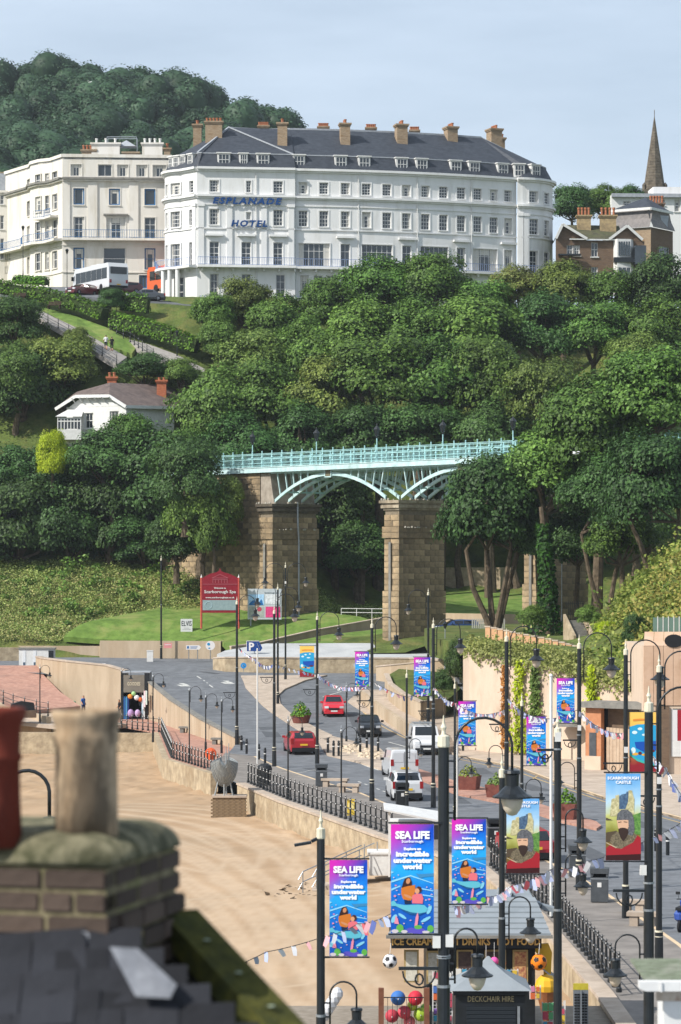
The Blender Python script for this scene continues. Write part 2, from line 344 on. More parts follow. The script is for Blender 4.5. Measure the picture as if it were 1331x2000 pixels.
RW0, RW1 = Vector((-17.4, 247.0)), Vector((-7.6, 203.0))       # retaining wall between road and promenade
road_poly = [(30, 55), (30, 262), (30, 300), (-60, 300), (-60, 268), (-34, 262), (-24.5, 254), tuple(RW0), tuple(RW1), (-8.2, 186)] + [(swx(y), y) for y in (182, 165, 150, 135, 122, 105, 85, 55)]
struct('road', drape(road_poly, lambda x, y: zr(y), 4.0), None, label='grey asphalt seafront road climbing towards the bridge', cat='road').data.materials.append(M_asph)
def slab(name, px, m, label, top=.12, z=None, cat='pavement', step=4.0, plan=False, extra=()):
 pl = [(tuple(q) if plan else tuple(R(*q).xy)) for q in px] + [tuple(q) for q in extra]
 o = struct(name, drape(pl, (lambda x, y: zr(y)) if z is None else z, step, .14, top), None, label=label, cat=cat); o.data.materials.append(m); return o
K1 = [(500, 1481), (560, 1507), (642, 1534), (694, 1548), (752, 1572), (870, 1608), (960, 1641), (1060, 1681), (1150, 1728), (1192, 1754), (1250, 1795), (1331, 1852), (1480, 1980)]
k1 = [tuple(R(*q).xy) for q in K1]
slab('sea_front_pavement', K1, M_pave, 'wide grey pavement between the sea wall and the road', extra=[(k1[-1][0] - 2, 60)] + [(swx(y) + .02, y) for y in (60, 85, 104, 121, 135, 150, 165, 176, 182)] + [(-8.2, 186), (-8.0, 195)])
def kerb_line(px, w, m, nm, label, top=.126, r=True):
 pts = [R(*q) if r else Vector(q) for q in px]; mb = MB()
 for a, b in zip(pts[:-1], pts[1:]):
  t = (b - a).normalized(); s = Vector((t.y, -t.x, 0)).normalized() * w
  n = max(1, int((b - a).length / 3)); qs = [a.lerp(b, i / n) for i in range(n + 1)]
  for q in qs: q.z = zr(q.y) + top
  for q0, q1 in zip(qs[:-1], qs[1:]): mb.add([q0, q1, q1 + s, q0 + s, q0 - Vector((0, 0, top)), q1 - Vector((0, 0, top)), q1 + s - Vector((0, 0, top)), q0 + s - Vector((0, 0, top))], [(0, 1, 2, 3), (0, 1, 5, 4), (3, 2, 6, 7)])
 return struct(nm, mb, m, label=label, cat='kerb')
kerb_line(K1, .16, M_kerb, 'kerb', 'pale kerb along the sea front pavement', top=.128)
K2 = [(893, 1479), (1010, 1501), (1080, 1528), (1182, 1562), (1331, 1602), (1480, 1640)]
slab('landward_pavement', K2, M_flag, 'tan pavement in front of the tall retaining wall', extra=[(30, 120), (30, 215), (9.5, 232), (6.2, 226), (6.4, 206)])
kerb_line(K2, -.16, M_kerb, 'kerb', 'pale kerb along the landward pavement', top=.128)
slab('median_island', [(800, 1499), (893, 1530), (985, 1551), (1100, 1589), (1166, 1609), (1175, 1617), (1166, 1623), (1100, 1609), (990, 1573), (893, 1554), (800, 1517), (790, 1507)], M_brickpave, 'brick paved central island with planters', step=5)
slab('crossing_island', [(622, 1449), (650, 1441), (740, 1462), (757, 1478), (748, 1506), (700, 1491), (640, 1477)], M_flag, 'pale island with bollards between the two lanes', step=5)
slab('junction_island', [(471, 1322), (640, 1321), (601, 1330), (557, 1348), (545, 1359), (548, 1376), (575, 1401), (650, 1439), (640, 1450), (600, 1437), (555, 1409), (510, 1376), (480, 1344)], M_flag, 'long curved paved island at the road junction', step=4)
slab('junction_footway', [(680, 1372), (705, 1350), (760, 1350), (800, 1392), (880, 1440), (900, 1476), (860, 1470), (790, 1437), (735, 1405)], M_flag, 'curved footway beside the low garden wall', step=4)
def stripe(px, w, m=M_white):
 mb = MB(); pts = [R(*q) for q in px]
 for a, b in zip(pts[:-1], pts[1:]):
  t = (b - a).normalized(); s = Vector((t.y, -t.x, 0)).normalized() * w / 2; n = max(1, int((b - a).length / 2.5)); qs = [a.lerp(b, i / n) for i in range(n + 1)]
  for q in qs: q.z = zr(q.y) + .012
  for q0, q1 in zip(qs[:-1], qs[1:]): mb.quad(q0 - s, q1 - s, q1 + s, q0 + s)
 return mb
mk = MB()
for px in ([(385, 1321), (393, 1326)], [(398, 1329), (406, 1335)], [(409, 1338), (416, 1343)], [(322, 1322), (343, 1322)], [(362, 1322), (380, 1322)], [(403, 1323), (428, 1323)],
           [(626, 1470), (706, 1490)], [(700, 1490), (740, 1505)], [(668, 1351), (630, 1362)], [(680, 1340), (660, 1350)], [(760, 1450), (800, 1461)], [(600, 1508), (560, 1512), (520, 1520)], [(640, 1502), (600, 1506)]):
 m_ = stripe(px, .14); mk.add(m_.v, m_.f)
for i in range(7):
 a = (735 + 14 * i * .0 + i * 9 - 10, 1543 - 0 + i * 3 - 6); m_ = stripe([(700 + i * 12, 1527 + i * 4.6), (706 + i * 12, 1529.3 + i * 4.6)], .12); mk.add(m_.v, m_.f)
for i in range(6):
 m_ = stripe([(920 + i * 17, 1484 + i * 3.2), (930 + i * 17, 1486 + i * 3.2)], .14); mk.add(m_.v, m_.f)
for (cx, cy) in ((354, 1338), (440, 1333)):       # worn turning arrows
 for dx, dy, l in ((0, 0, 10), (6, 3, 8), (-4, 3, 9)): m_ = stripe([(cx + dx, cy + dy - 3), (cx + dx + l, cy + dy)], .5); mk.add(m_.v, m_.f)
for j in range(3):
 for i in range(4):
  m_ = stripe([(545 + i * 16 + j * 4, 1522 + j * 6), (555 + i * 16 + j * 4, 1521 + j * 6)], .35); mk.add(m_.v, m_.f)
struct('road_markings', mk, M_white, label='worn white road markings', cat='markings')
mk = MB()
for px in ([(700, 1382), (735, 1412), (790, 1441), (850, 1470)], [(1071, 1502), (1040, 1523)], [(900, 1484), (1000, 1504), (1075, 1531), (1180, 1566), (1331, 1608)], [(1196, 1762), (1260, 1812), (1331, 1866)]):
 m_ = stripe(px, .1, M_yell); mk.add(m_.v, m_.f)
struct('parking_lines', mk, M_yell, label='faded yellow lines along the kerbs', cat='markings')
mk = MB()
for px, wd in (([(610, 1500), (640, 1508)], 1.4), ([(520, 1420), (535, 1440)], 1.2), ([(690, 1395), (700, 1420)], .9), ([(850, 1540), (900, 1570)], 1.3), ([(1010, 1530), (1060, 1545)], 1.2), ([(400, 1312), (430, 1316)], 1.2), ([(1100, 1640), (1180, 1680)], 1.1), ([(1220, 1600), (1300, 1625)], 1.0), ([(930, 1500), (950, 1512)], 1.0)):
 m_ = stripe(px, wd); mk.add([(q[0], q[1], q[2] - .007) for q in m_.v], m_.f)
struct('road_patches', mk, mat('patched_asphalt', '#4c4f53', '#585b5f', scale=3, rough=.9), label='darker mended patches in the road', cat='patches')
cob = MB(); cob.add([(-.17, -.14, 0), (.18, -.13, 0), (.16, .15, 0), (-.15, .14, 0), (-.1, -.08, .09), (.1, -.08, .1), (.09, .09, .1), (-.09, .08, .08)], [(4, 5, 6, 7), (0, 1, 5, 4), (1, 2, 6, 5), (2, 3, 7, 6), (3, 0, 4, 7)])
M_cob = mat('cobble', '#b4a38c', '#cbbba4', scale=3, rough=.9)
bed = thing('cobble_bed', 'bed of pale rounded cobbles among the bollards on the island', 'cobbles', R(705, 1472))
cm = cob.mesh('cobble', M_cob)
for i in range(150):
 x = random.uniform(668, 742); y = random.uniform(1459, 1486)
 if y < 1459 + (x - 700) * .3 or y > 1472 + (x - 668) * .28: continue
 q = R(x, y); link('cobble', cm, bed, (q.x - bed.location.x, q.y - bed.location.y, zr(q.y) + .118 - bed.location.z), random.uniform(0, 6), (random.uniform(.7, 1.3), random.uniform(.7, 1.3), random.uniform(.7, 1.2)))
pr = [tuple(RW1), tuple(RW0), (-24.5, 254), (-26, 240), (-21, 232)] + [(-17.6, 232), (-14.5, 224), tuple(G(330, 1482).xy), tuple(G(425, 1512).xy), (-8.2, 186)]
struct('promenade', drape(pr, lambda x, y: 0, 6, .14, .02), None, label='brick paved lower promenade beside the railings', cat='promenade').data.materials.append(M_brickpave)
def rampz(x, y): return float(np.interp(y, [232, 236, 262], [.9, 1.2, 4.0]))
rp = [(-25.6, 236), (-22, 238), (-24.5, 246), (-27.5, 258), (-28, 263), (-36, 263), (-33.5, 252), (-28.5, 238)]
struct('promenade_ramp', drape(rp, rampz, 4, .3, .02), None, label='brick paved ramp curving down from the road to the promenade', cat='ramp').data.materials.append(M_brickpave)
struct('promenade_landing', drape([(-26, 240), (-17.6, 232), (-21, 228), (-30, 232), (-28.5, 239)], lambda x, y: float(np.interp(y - .6 * (x + 21), [228, 243], [.1, 1.2])), 4, .3, .01), None, label='paved landing at the foot of the brick ramp', cat='pavement').data.materials.append(M_flag)
for nm, pts, z0, z1, th, m, lab, cp in (
 ('sea_wall', [(q[0], q[1]) for q in SW[0:3]], -3.6, .03, .45, M_sandst, 'weathered sandstone sea wall under the promenade railings', None),
 ('sea_wall', [(q[0], q[1]) for q in SW[3:]], -3.6, .10, .45, M_sandst, 'rough sandstone sea wall between the sand and the pavement railings', M_flag),
 ('stone_groyne', [(-31, 226), (-24, 225), (-14.5, 224)], -4, -.02, .5, M_sandst, 'dark rough stone wall at the foot of the brick ramp', None),
 ('ramp_wall', [(-40, 258), (-36.2, 263.0), (-33.7, 252), (-28.7, 238), (-24, 230)], -3.6, lambda x, y: rampz(x, y) + .05, -.4, M_conc, 'tan wall carrying the outer edge of the brick ramp', None),
 ('road_retaining_wall', [tuple(RW0), tuple(RW0.lerp(RW1, .33)), tuple(RW0.lerp(RW1, .66)), tuple(RW1)], -.4, lambda x, y: zr(y) + .48, -.4, M_conc, 'tan concrete retaining wall rising from the promenade to the road', M_cope),
 ('ramp_retaining_wall', [(-28.6, 264), (-27.4, 258), (-24.3, 250), (-20.6, 247.3), (-18.85, 246.2)], -.4, lambda x, y: float(np.interp(x, [-28.6, -26, -21, -17], [4.75, 4.85, 4.6, 3.6])), -.5, M_conc, 'tall curved tan wall behind the brick ramp', M_flag),
 ('lawn_wall', [(-33, 280), (-23.8, 279), (-23.7, 278.6), (-11.8, 276.5), (-11.5, 280)], 3.5, lambda x, y: 5.95 if x > -23.75 else 5.4, .4, M_conc, 'low tan wall along the front of the mown lawn', None),
 ('boundary_wall', [(-44, 272), (-31, 274)], 3, 5.4, .5, M_sandst, 'coarse stone wall at the far left behind the ramp', None)):
 wall_line(nm, pts, z0, z1, th, m, lab, cp)
stm = []
for i in range(5):
 r_ = random.Random(i); mb = MB(); j_ = lambda a: a * r_.uniform(.8, 1.0); mb.add([(-.5, 0, -.5), (.5, 0, -.5), (.5, 0, .5), (-.5, 0, .5), (-j_(.42), -1, -j_(.4)), (j_(.42), -r_.uniform(.6, 1), -j_(.4)), (j_(.42), -r_.uniform(.6, 1), j_(.4)), (-j_(.42), -1, j_(.4))], [(4, 5, 6, 7), (0, 1, 5, 4), (1, 2, 6, 5), (2, 3, 7, 6), (3, 0, 4, 7)]); stm.append(mb.mesh('stone', M_sandst))
SEAW = [o for o in C.objects if o.name.startswith('sea_wall')]
for o, pts, zt in ((SEAW[0], SW[0:3], 0.0), (SEAW[1], SW[3:8], .06)):
 S_ = []
 for a, b in zip(pts[:-1], pts[1:]):
  a, b = Vector(a), Vector(b); L_ = (b - a).length; t = (b - a) / L_; n_ = max(1, int(L_ / .78)); ang = math.atan2(t.y, t.x)
  for i in range(n_):
   for k in range(3 if o is SEAW[1] else 4):
    if k == 0 and random.random() < .25: continue
    q = a + t * (L_ * (i + .5 + random.uniform(-.2, .2)) / n_); link('stone', random.choice(stm), o, Vector((q.x, q.y, zt - .2 - .38 * k)) - o.location, (0, 0, ang), (.74 * random.uniform(.8, 1), .1 + .12 * random.random(), .34 * random.uniform(.85, 1)))
# ------------------------------------------------------------------ walls, ramps and lawns round the foot of the bridge
M_ramp = mat('pale_concrete_road', '#a3a6a8', '#b4b6b6', scale=.6, rough=.9, dirt='#9a9a98', dscale=.2, world=True)
def D(x, d): return ((x - XC) * d / F, d)
w1 = [D(430, 263), D(416, 261), D(440, 258.6), D(506, 257.6), D(585, 257.2), D(695, 257), D(800, 256), D(858, 253)]
wall_line('approach_wall', w1, 2.5, lambda x, y: 4.85 if y < 260 else 4.7, -.35, M_sandst, 'low tan stone wall curving round the front of the pale ramp', M_flag)
rz = lambda x, y: 4.3 + (y - 257) * .14
struct('approach_ramp', drape([D(424, 262), D(440, 259), D(585, 257.6), D(800, 256.4), D(862, 253.4), D(885, 255), D(885, 268), D(680, 268.2), D(520, 268), D(440, 264)], rz, 4, .3, .1), None, label='pale concrete ramp sweeping round below the bridge', cat='ramp').data.materials.append(M_ramp)
wall_line('ramp_edge_wall', [D(735, 249), D(765, 247), D(800, 246), D(880, 244)], 1.5, lambda x, y: 13 - (float(np.interp(x, [3.1, 9.5], [1303, 1289])) - YH) * y / F, -.35, M_conc, 'shaded lower wall with pale coping beside the ramp', M_flag)
wall_line('lawn_side_wall', [D(452, 267), D(500, 268), D(620, 275), D(755, 282)], 3.5, lambda x, y: float(np.interp(x, [-10.4, -8, -2.3, 4.6], [5.6, 5.85, 7.0, 8.1])), -.4, M_conc, 'shaded wall with pale coping climbing along the lawn edge', M_flag)
def lawnA(x, y): return float(np.interp(y, [276, 279.2, 280.6, 282, 288, 291, 296], [5.72, 6.0, 7.3, 7.8, 8.9, 9.5, 10.4]))
struct('mown_lawn', drape([(-27.5, 279.5), (-23.6, 279.2), (-11.7, 277), (-10.6, 268.5), (-7.9, 268.8), (-2.1, 276), (3.6, 281.4), (2, 284), (-4, 288), (-9, 292), (-15, 292.5), (-19, 288)], lambda x, y: lawnA(x, y) if y > 276 else 5.3 + (y - 268) * .075, 2, .5, .05), None, label='bright mown lawn in front of the red sign', cat='lawn').data.materials.append(M_grass)
struct('bridge_lawn', drape([D(560, 269), D(680, 268.6), D(890, 268.4), D(900, 279), D(760, 280), D(640, 275)], lambda x, y: 5.75 + (y - 268) * .11, 3, .4, .1), None, label='small lawn round the foot of the tall bridge pier', cat='lawn').data.materials.append(M_grass)
struct('valley_lawn', drape([D(860, 284), D(1010, 281), D(1240, 279), D(1240, 300), D(1000, 306), D(860, 308)], lambda x, y: 8.4 + max(0, y - 290) * .13, 3, .4, .15), None, label='sunlit lawn seen behind the bridge pier and tree trunks', cat='lawn').data.materials.append(M_grass)
wall_line('garden_wall', [D(872, 283), D(955, 278), D(1020, 276)], 4, 8.6, .4, M_conc, 'tan wall at the edge of the lawn right of the tall pier', None)
wall_line('back_garden_wall', [D(868, 309), D(960, 307), D(1000, 306)], 8, 13.2, .4, M_sandst, 'shaded stone wall behind the sunlit lawn', None)
wall_line('planter_wall', [tuple(R(x, y).xy) for x, y in ((703, 1374), (720, 1388), (745, 1406), (795, 1441))], -.2, lambda x, y: zr(y) + 1.05, -.3, M_conc, 'sunlit low wall curving beside the footway', None)
wall_line('planter_wall', [tuple(R(x, y).xy) for x, y in ((752, 1352), (760, 1372), (785, 1392), (822, 1410), (872, 1402))], -.2, lambda x, y: zr(y) + 1.5, -.3, M_conc, 'second low tan wall round the shrub bed behind the footway', M_flag)
struct('shrub_bed', drape([tuple(R(x, y).xy) for x, y in ((756, 1350), (764, 1372), (788, 1390), (822, 1407), (872, 1400), (900, 1375), (860, 1335), (790, 1330))], lambda x, y: zr(y) + 1.2, 4, 1, .1), None, label='raised earth bed behind the low tan walls', cat='earth').data.materials.append(M_soil)
M_bigwall = mat('rendered_wall', '#bda893', '#cfbdaa', scale=.5, rough=.95, dirt='#a8917a', dscale=.5, bump=.012, bscale=5, stretch=(1, 1, .5))
RT = [D(905, 206), D(917, 198), D(960, 195.5), D(1040, 192.5), D(1130, 189), D(1235, 185), D(1330, 181)]
rtop = lambda x, y: float(np.interp(y, [181, 185, 189, 192.5, 195.5, 198, 206], [4.6, 5.1, 5.9, 6.5, 7.0, 7.4, 7.5]))
rw = wall_line('tall_retaining_wall', RT, -.3, rtop, -.5, M_bigwall, 'tall tan retaining wall with hanging plants on the right', None)
def bank(x, y):
 b = float(np.interp(y, [181, 185, 189, 192.5, 198, 206, 262], [4.6, 5.1, 5.9, 6.5, 7.3, 7.5, 7.6]))
 r = float(np.interp(y, [150, 185, 200, 230, 262], [21.5, 20.5, 18.5, 20, 26]))
 return b + max(0.0, min(6.6, (x - r) * 1.0)) + max(0, min(1, (y - 236) / 26)) * .2
bp = [(q[0] + .3, q[1] + .15) for q in RT] + [(40, 170), (60, 170), (60, 268), (12, 268), (7.5, 252), (7.2, 225)]
struct('bank_terrain', drape(bp, bank, 2.5, 1.5, 0), None, label='rough grassy bank above the tall retaining wall', cat='bank').data.materials.append(M_soil)
M_board = mat('tan_fence_panel', '#b08562', '#c49c78', scale=2, rough=.9, dirt='#93694c', dscale=.5)
bf = [D(948, 214), D(1010, 210), D(1080, 206), D(1160, 201), D(1236, 197)]
bfo = thing('panel_fence', 'tan upright panel fence along the top of the bank', 'fence', (*bf[0], bank(*bf[0])))
pm = MB().box(-.36, .36, -.05, .05, 0, 1.75).mesh('panel', M_board); pc = MB().box(-.42, .42, -.09, .09, 1.752, 1.85).mesh('capping', M_flag); pp = MB().box(-.06, .06, -.1, .1, 0, 1.74).mesh('post', M_board)
for a, b in zip(bf[:-1], bf[1:]):
 a, b = Vector(a), Vector(b); n = max(1, int((b - a).length / .84)); ang = math.atan2(b.y - a.y, b.x - a.x)
 for i in range(n):
  q = a.lerp(b, (i + .5) / n); zt = float(np.interp(q.y, [197, 206, 214], [6.75, 7.9, 8.75])); L = Vector((q.x, q.y, zt - 1.85)) - bfo.location
  link('panel', pm, bfo, L, ang + random.uniform(-.03, .03)); link('capping', pc, bfo, L, ang)
  if i % 2: link('post', pp, bfo, L + Vector((math.cos(ang) * .42, math.sin(ang) * .42, 0)), ang)
# ------------------------------------------------------------------ the iron footbridge
def stone_mat(name, a, b, dirt):
 m = mat(name, a, b, scale=1.4, rough=.95, dirt=dirt, dscale=.6, bump=.02, bscale=7); t = m.node_tree; bs = t.nodes['Principled BSDF']
 l = [q for q in t.links if q.to_socket == bs.inputs['Base Color']][0]; s = l.from_socket
 oi = t.nodes.new('ShaderNodeObjectInfo'); hs = t.nodes.new('ShaderNodeHueSaturation'); mr = t.nodes.new('ShaderNodeMapRange'); mr.inputs[3].default_value = .6; mr.inputs[4].default_value = 1.2
 t.links.new(oi.outputs['Random'], mr.inputs[0]); t.links.new(mr.outputs[0], hs.inputs['Value']); t.links.new(s, hs.inputs['Color']); t.links.new(hs.outputs[0], bs.inputs['Base Color']); return m
M_pier = stone_mat('pier_stone', '#8b7b63', '#ae9776', '#4f4a3f')
M_mortar = mat('mortar', '#6f6555', '#837866', scale=4, rough=1)
M_mint = mat('pale_turquoise_paint', '#8fbcbd', '#a5cbcb', scale=2, rough=.5, dirt='#86a9a6', dscale=.8)
M_ivory = mat('pale_iron_paint', '#a9c6c8', '#bdd4d4', scale=2, rough=.5, dirt='#8fa9a8', dscale=.8)
TH = math.radians(51); bu = Vector((math.cos(TH), -math.sin(TH), 0)); bv = Vector((math.sin(TH), math.cos(TH), 0)); bz = Vector((0, 0, 1))
P2 = Vector(((780 - XC) * 268 / F, 268, 0)); SPAN = 19.7; PW, PT = 5.6, 2.1     # near corner of the tall pier, spacing, pier width across and along
ZD, ZC, ZS = 22.85, 22.35, 19.6                                                  # deck underside, arch crown, pier cap
fb = thing('footbridge', 'pale turquoise iron arch footbridge on stone piers', 'bridge', P2)
def BP(s, t, z): return bu * s + bv * t + bz * z         # bridge frame: along, across, up (thing is unturned)
stone_cache = {}
def stone(parent, s0, s1, t0, t1, z0, z1, name='stone'):
 """one squared block; slight wear by size"""
 sx_, sy_, sz_ = round(s1 - s0, 2), round(t1 - t0, 2), round(z1 - z0, 2); key = (sx_, sy_, sz_)
 if key not in stone_cache:
  mb = MB(); e = .018
  mb.obox((0, 0, 0), bu * (sx_ / 2 - e), bv * (sy_ / 2 - e), bz * (sz_ / 2 - e)); stone_cache[key] = mb.mesh('stone', M_pier)
 o = link(name, stone_cache[key], parent); o.location = BP((s0 + s1) / 2, (t0 + t1) / 2, (z0 + z1) / 2); return o
def pier(k, zb, courses=True):
 s1 = k * SPAN; s0 = s1 - PT; mb = MB()
 mb.obox(BP((s0 + s1) / 2, PW / 2, (zb + ZS) / 2), bu * (PT / 2 - .03), bv * (PW / 2 - .03), bz * ((ZS - zb) / 2)); pr_ = part('pier', mb, M_mortar, fb)
 hs = .56; n = int((ZS - 1.0 - zb) / hs)
 for i in range(n):
  z0 = zb + i * hs; z1 = z0 + hs; f = 1 - i / n; g = .12 * f + .05      # batter
  if 16.2 < (z0 + z1) / 2 < 16.9:
   stone(pr_, s0 - .22, s1 + .22, -.22, PW / 2, z0, z1, 'band_stone'); stone(pr_, s0 - .22, s1 + .22, PW / 2, PW + .2, z0, z1, 'band_stone'); continue
  g = round(g * 4) / 4 * .5 + .06
  sp = .9 if i % 2 else 1.25
  stone(pr_, s0 - g, s0 + sp, -g, .4, z0, z1); stone(pr_, s0 + sp, s1 + g, -g, .5, z0, z1)
  cuts = [.5, 1.9, 3.2, 4.5, PW + g] if i % 2 else [.5, 1.2, 2.6, 3.9, 5.0, PW + g]
  for a, b in zip(cuts[:-1], cuts[1:]): stone(pr_, s1 - .5, s1 + g - random.choice((0, 0, .02)), a, b, z0, z1)
 mb = MB()                                                                     # moulded cap
 for e, z0, z1 in ((.12, ZS - .95, ZS - .75), (.3, ZS - .75, ZS - .45), (.22, ZS - .45, ZS - .28), (.42, ZS - .28, ZS - .003)):
  mb.obox(BP((s0 + s1) / 2, PW / 2, (z0 + z1) / 2), bu * (PT / 2 + e), bv * (PW / 2 + e), bz * ((z1 - z0) / 2 - .002))
 mb_c = part('cap', mb, stone_mat('cap_stone', '#857764', '#b0a590', '#5a5348'), pr_)
 mb = MB().obox(BP((s0 + s1) / 2 - .1, -.2, (zb + 15.6) / 2), bu * .16, bv * .03, bz * ((15.6 - zb) / 2)); part('recess', mb, M_cope, pr_)
 mb = MB()
 for i in range(46):
  e = random.choice((0, 1)); q = BP(s0 + random.uniform(-.3, PT + .3), -.3, ZS) if e and random.random() < .4 else BP(s1 + .34, random.uniform(0, PW), random.choice((ZS, ZS, 16.95)))
  r = random.uniform(.05, .14); mb.sphere(q + bz * r * .6, r, 5, 3)
 part('ledge_growth', mb, mat('pale_growth', '#8d8779', '#b8b3a6', scale=6), pr_)
 return pr_
for k, zb in ((-1, 6.5), (0, 5.9), (1, 7.2)): pier(k, zb)
s1 = -SPAN - PT; ab = MB().obox(BP(s1 - 9, PW / 2 + .2, 14), bu * 9, bv * PW / 2, bz * 8.8); abo = part('abutment', ab, M_mortar, fb)
for i in range(26):
 z0 = 8.2 + i * .56; o_ = .6 if i % 2 else 0
 for j in range(12):
  stone(abo, s1 - 1.5 - 1.45 * j - o_ * .9, s1 - .05 - 1.45 * j - (o_ * .9 if j else 0), .02, .6, z0, z0 + .56)
mb = MB().extr([(-.0, 0), (2.2, 0), (1.5, 3.1), (-.0, 3.1)], BP(s1, .1, ZS), bu, bz, bv, PW - .3); part('springer_block', mb, mat('grey_stone', '#857c70', '#a0978a', scale=1.5, rough=.9), abo)
nr = 4; rib_t = [.25 + i * (PW - .5) / (nr - 1) for i in range(nr)]
for k in (-1, 0, 1):                                                              # spans: left, right, and the one behind the trees
 sa = k * SPAN + .1; sb = (k + 1) * SPAN - PT - .1; mid = (sa + sb) / 2; hw = (sb - sa) / 2
 for ri, t in enumerate(rib_t):
  ar = lambda s: ZS + .12 + (ZC - ZS - .25) * (1 - ((s - mid) / hw) ** 2)
  mb = MB(); N = 18; ss = [sa + (sb - sa) * i / N for i in range(N + 1)]
  top = [(s, ar(s) + .32) for s in ss]; low = [(s, ar(s)) for s in ss]
  for (a, b), (c, d) in zip(zip(low[:-1], low[1:]), zip(top[:-1], top[1:])):
   pts = [BP(a[0], t - .09, a[1]), BP(b[0], t - .09, b[1]), BP(d[0], t - .09, d[1]), BP(c[0], t - .09, c[1])]
   pts += [q + bv * .18 for q in pts]; mb.add(pts, [(0, 1, 2, 3), (7, 6, 5, 4), (0, 4, 5, 1), (3, 2, 6, 7)])
  rb = part('arch_rib', mb, M_ivory, fb)
  for i in range(15):                                                       # fanned spandrel struts
   f = (i + .5) / 15; s = sa + .3 + f * (sb - sa - .6); lean = (s - mid) / hw
   zl = ar(s) + .3
   if ZD - .25 - zl < .35: continue
   zt = ZD - .12; s2 = s + lean * (zt - zl) * .26
   mb = MB().bar(BP(s, t, zl), BP(s2, t, zt), .13, .1); part('strut', mb, M_ivory, rb)
  mb = MB().bar(BP(sa - PT / 2, t, ZD - .12), BP(sb + PT / 2, t, ZD - .12), .14, .2); part('top_chord', mb, M_ivory, rb)
  if ri == 0:
   mb = MB().obox(BP(mid, t - .12, ZC + .1), bu * .45, bv * .05, bz * .34); pq = part('keystone_plaque', mb, mat('plaque', '#5d5a4a', '#79735c', scale=5), rb)
   fr = MB()
   for dz in (-.36, .36): fr.obox(BP(mid, t - .16, ZC + .1 + dz), bu * .5, bv * .06, bz * .05)
   for ds in (-.48, .48): fr.obox(BP(mid + ds, t - .16, ZC + .1), bu * .05, bv * .06, bz * .31)
   part('plaque_frame', fr, M_ivory, rb)
 for j in range(5):
  s = sa + (sb - sa) * (j + .5) / 5; mb = MB().bar(BP(s, rib_t[0], ar(s) + .1), BP(s, rib_t[-1], ar(s) + .1), .1, .16); part('cross_brace', mb, M_mint, fb)
SL, SR = -SPAN - PT - 46, 2 * SPAN
mb = MB().obox(BP((SL + SR) / 2, PW / 2, ZD + .14), bu * ((SR - SL) / 2), bv * (PW / 2 + .25), bz * .13); part('deck', mb, M_ivory, fb)
for t in (-.32, PW + .32):
 mb = MB().obox(BP((SL + SR) / 2, t, ZD + .16), bu * ((SR - SL) / 2), bv * .06, bz * .24).obox(BP((SL + SR) / 2, t, ZD + .44), bu * ((SR - SL) / 2), bv * .12, bz * .04)
 fa = part('fascia', mb, M_ivory, fb)
 zb = ZD + .48; mb = MB()
 for zz in (.12, .78, 1.22, 1.34): mb.bar(BP(SL, t, zb + zz), BP(SR, t, zb + zz), .05, .05)
 part('handrail', mb, M_mint, fa)
 mb = MB(); s = SL
 while s < SR:
  mb.bar(BP(s, t, zb), BP(s, t, zb + 1.36), .028, .028); s += .2
 o = part('balusters', mb, M_mint, fa); o['kind'] = 'stuff'
 pm = MB(); pm.tube([(0, 0, 0), (0, 0, 1.5)], .06, 6).sphere((0, 0, 1.56), .07, 6, 4)
 for z_ in (.35, .95): pm.sphere((0, 0, z_), .13, 6, 4)
 pmm = pm.mesh('post', M_mint); s = SL + 1.1
 while s < SR: link('post', pmm, fa, BP(s, t, zb)); s += 1.63
mb = MB().tube([BP(-SPAN + .35, 2.9, ZS + .2), BP(-SPAN + .4, 2.9, 17.4), BP(-SPAN + .3, 3.1, 16), BP(-SPAN + .3, 3.1, 7)], .1, 6); part('drain_pipe', mb, M_steel, fb)
M_lamp = mat('frosted_lamp_glass', '#b6b3a6', '#c7c4b8', scale=3, rough=.3, spec=.5)
lm = MB().tube([(0, 0, 0), (0, 0, .5), (0, 0, 2.55)], [.1, .06, .05], 8); lh = MB().lathe([(.06, 2.5), (.13, 2.62), (.07, 2.7), (.2, 2.78), (.3, 3.3), (.34, 3.34), (.12, 3.62), (.05, 3.7), (.06, 3.82), (.01, 3.9)], n=8); lg = MB().lathe([(.17, 2.80), (.27, 3.28)], n=8)
lmm, lhm, lgm = lm.mesh('post', M_mint), lh.mesh('lantern_frame', M_black), lg.mesh('glass', M_lamp)
for i, (x, lab) in enumerate(((492, 'leftmost lantern lamp on the footbridge'), (617, 'second lantern lamp from the left on the footbridge'), (735, 'middle lantern lamp on the footbridge, above the tall pier'), (864, 'fourth lantern lamp from the left on the footbridge'), (1001, 'rightmost lantern lamp on the footbridge beside the big tree'))):
 k = (x - XC) / F; s = (k * P2.y - P2.x) / (bu.x - k * bu.y); q = P2 + BP(s, .1, ZD + .27)
 t = thing('bridge_lamp', lab, 'lamp', q, 0, 'lantern lamps on the footbridge'); link('post', lmm, t); h_ = link('lantern_head', lhm, t); link('glass', lgm, h_)
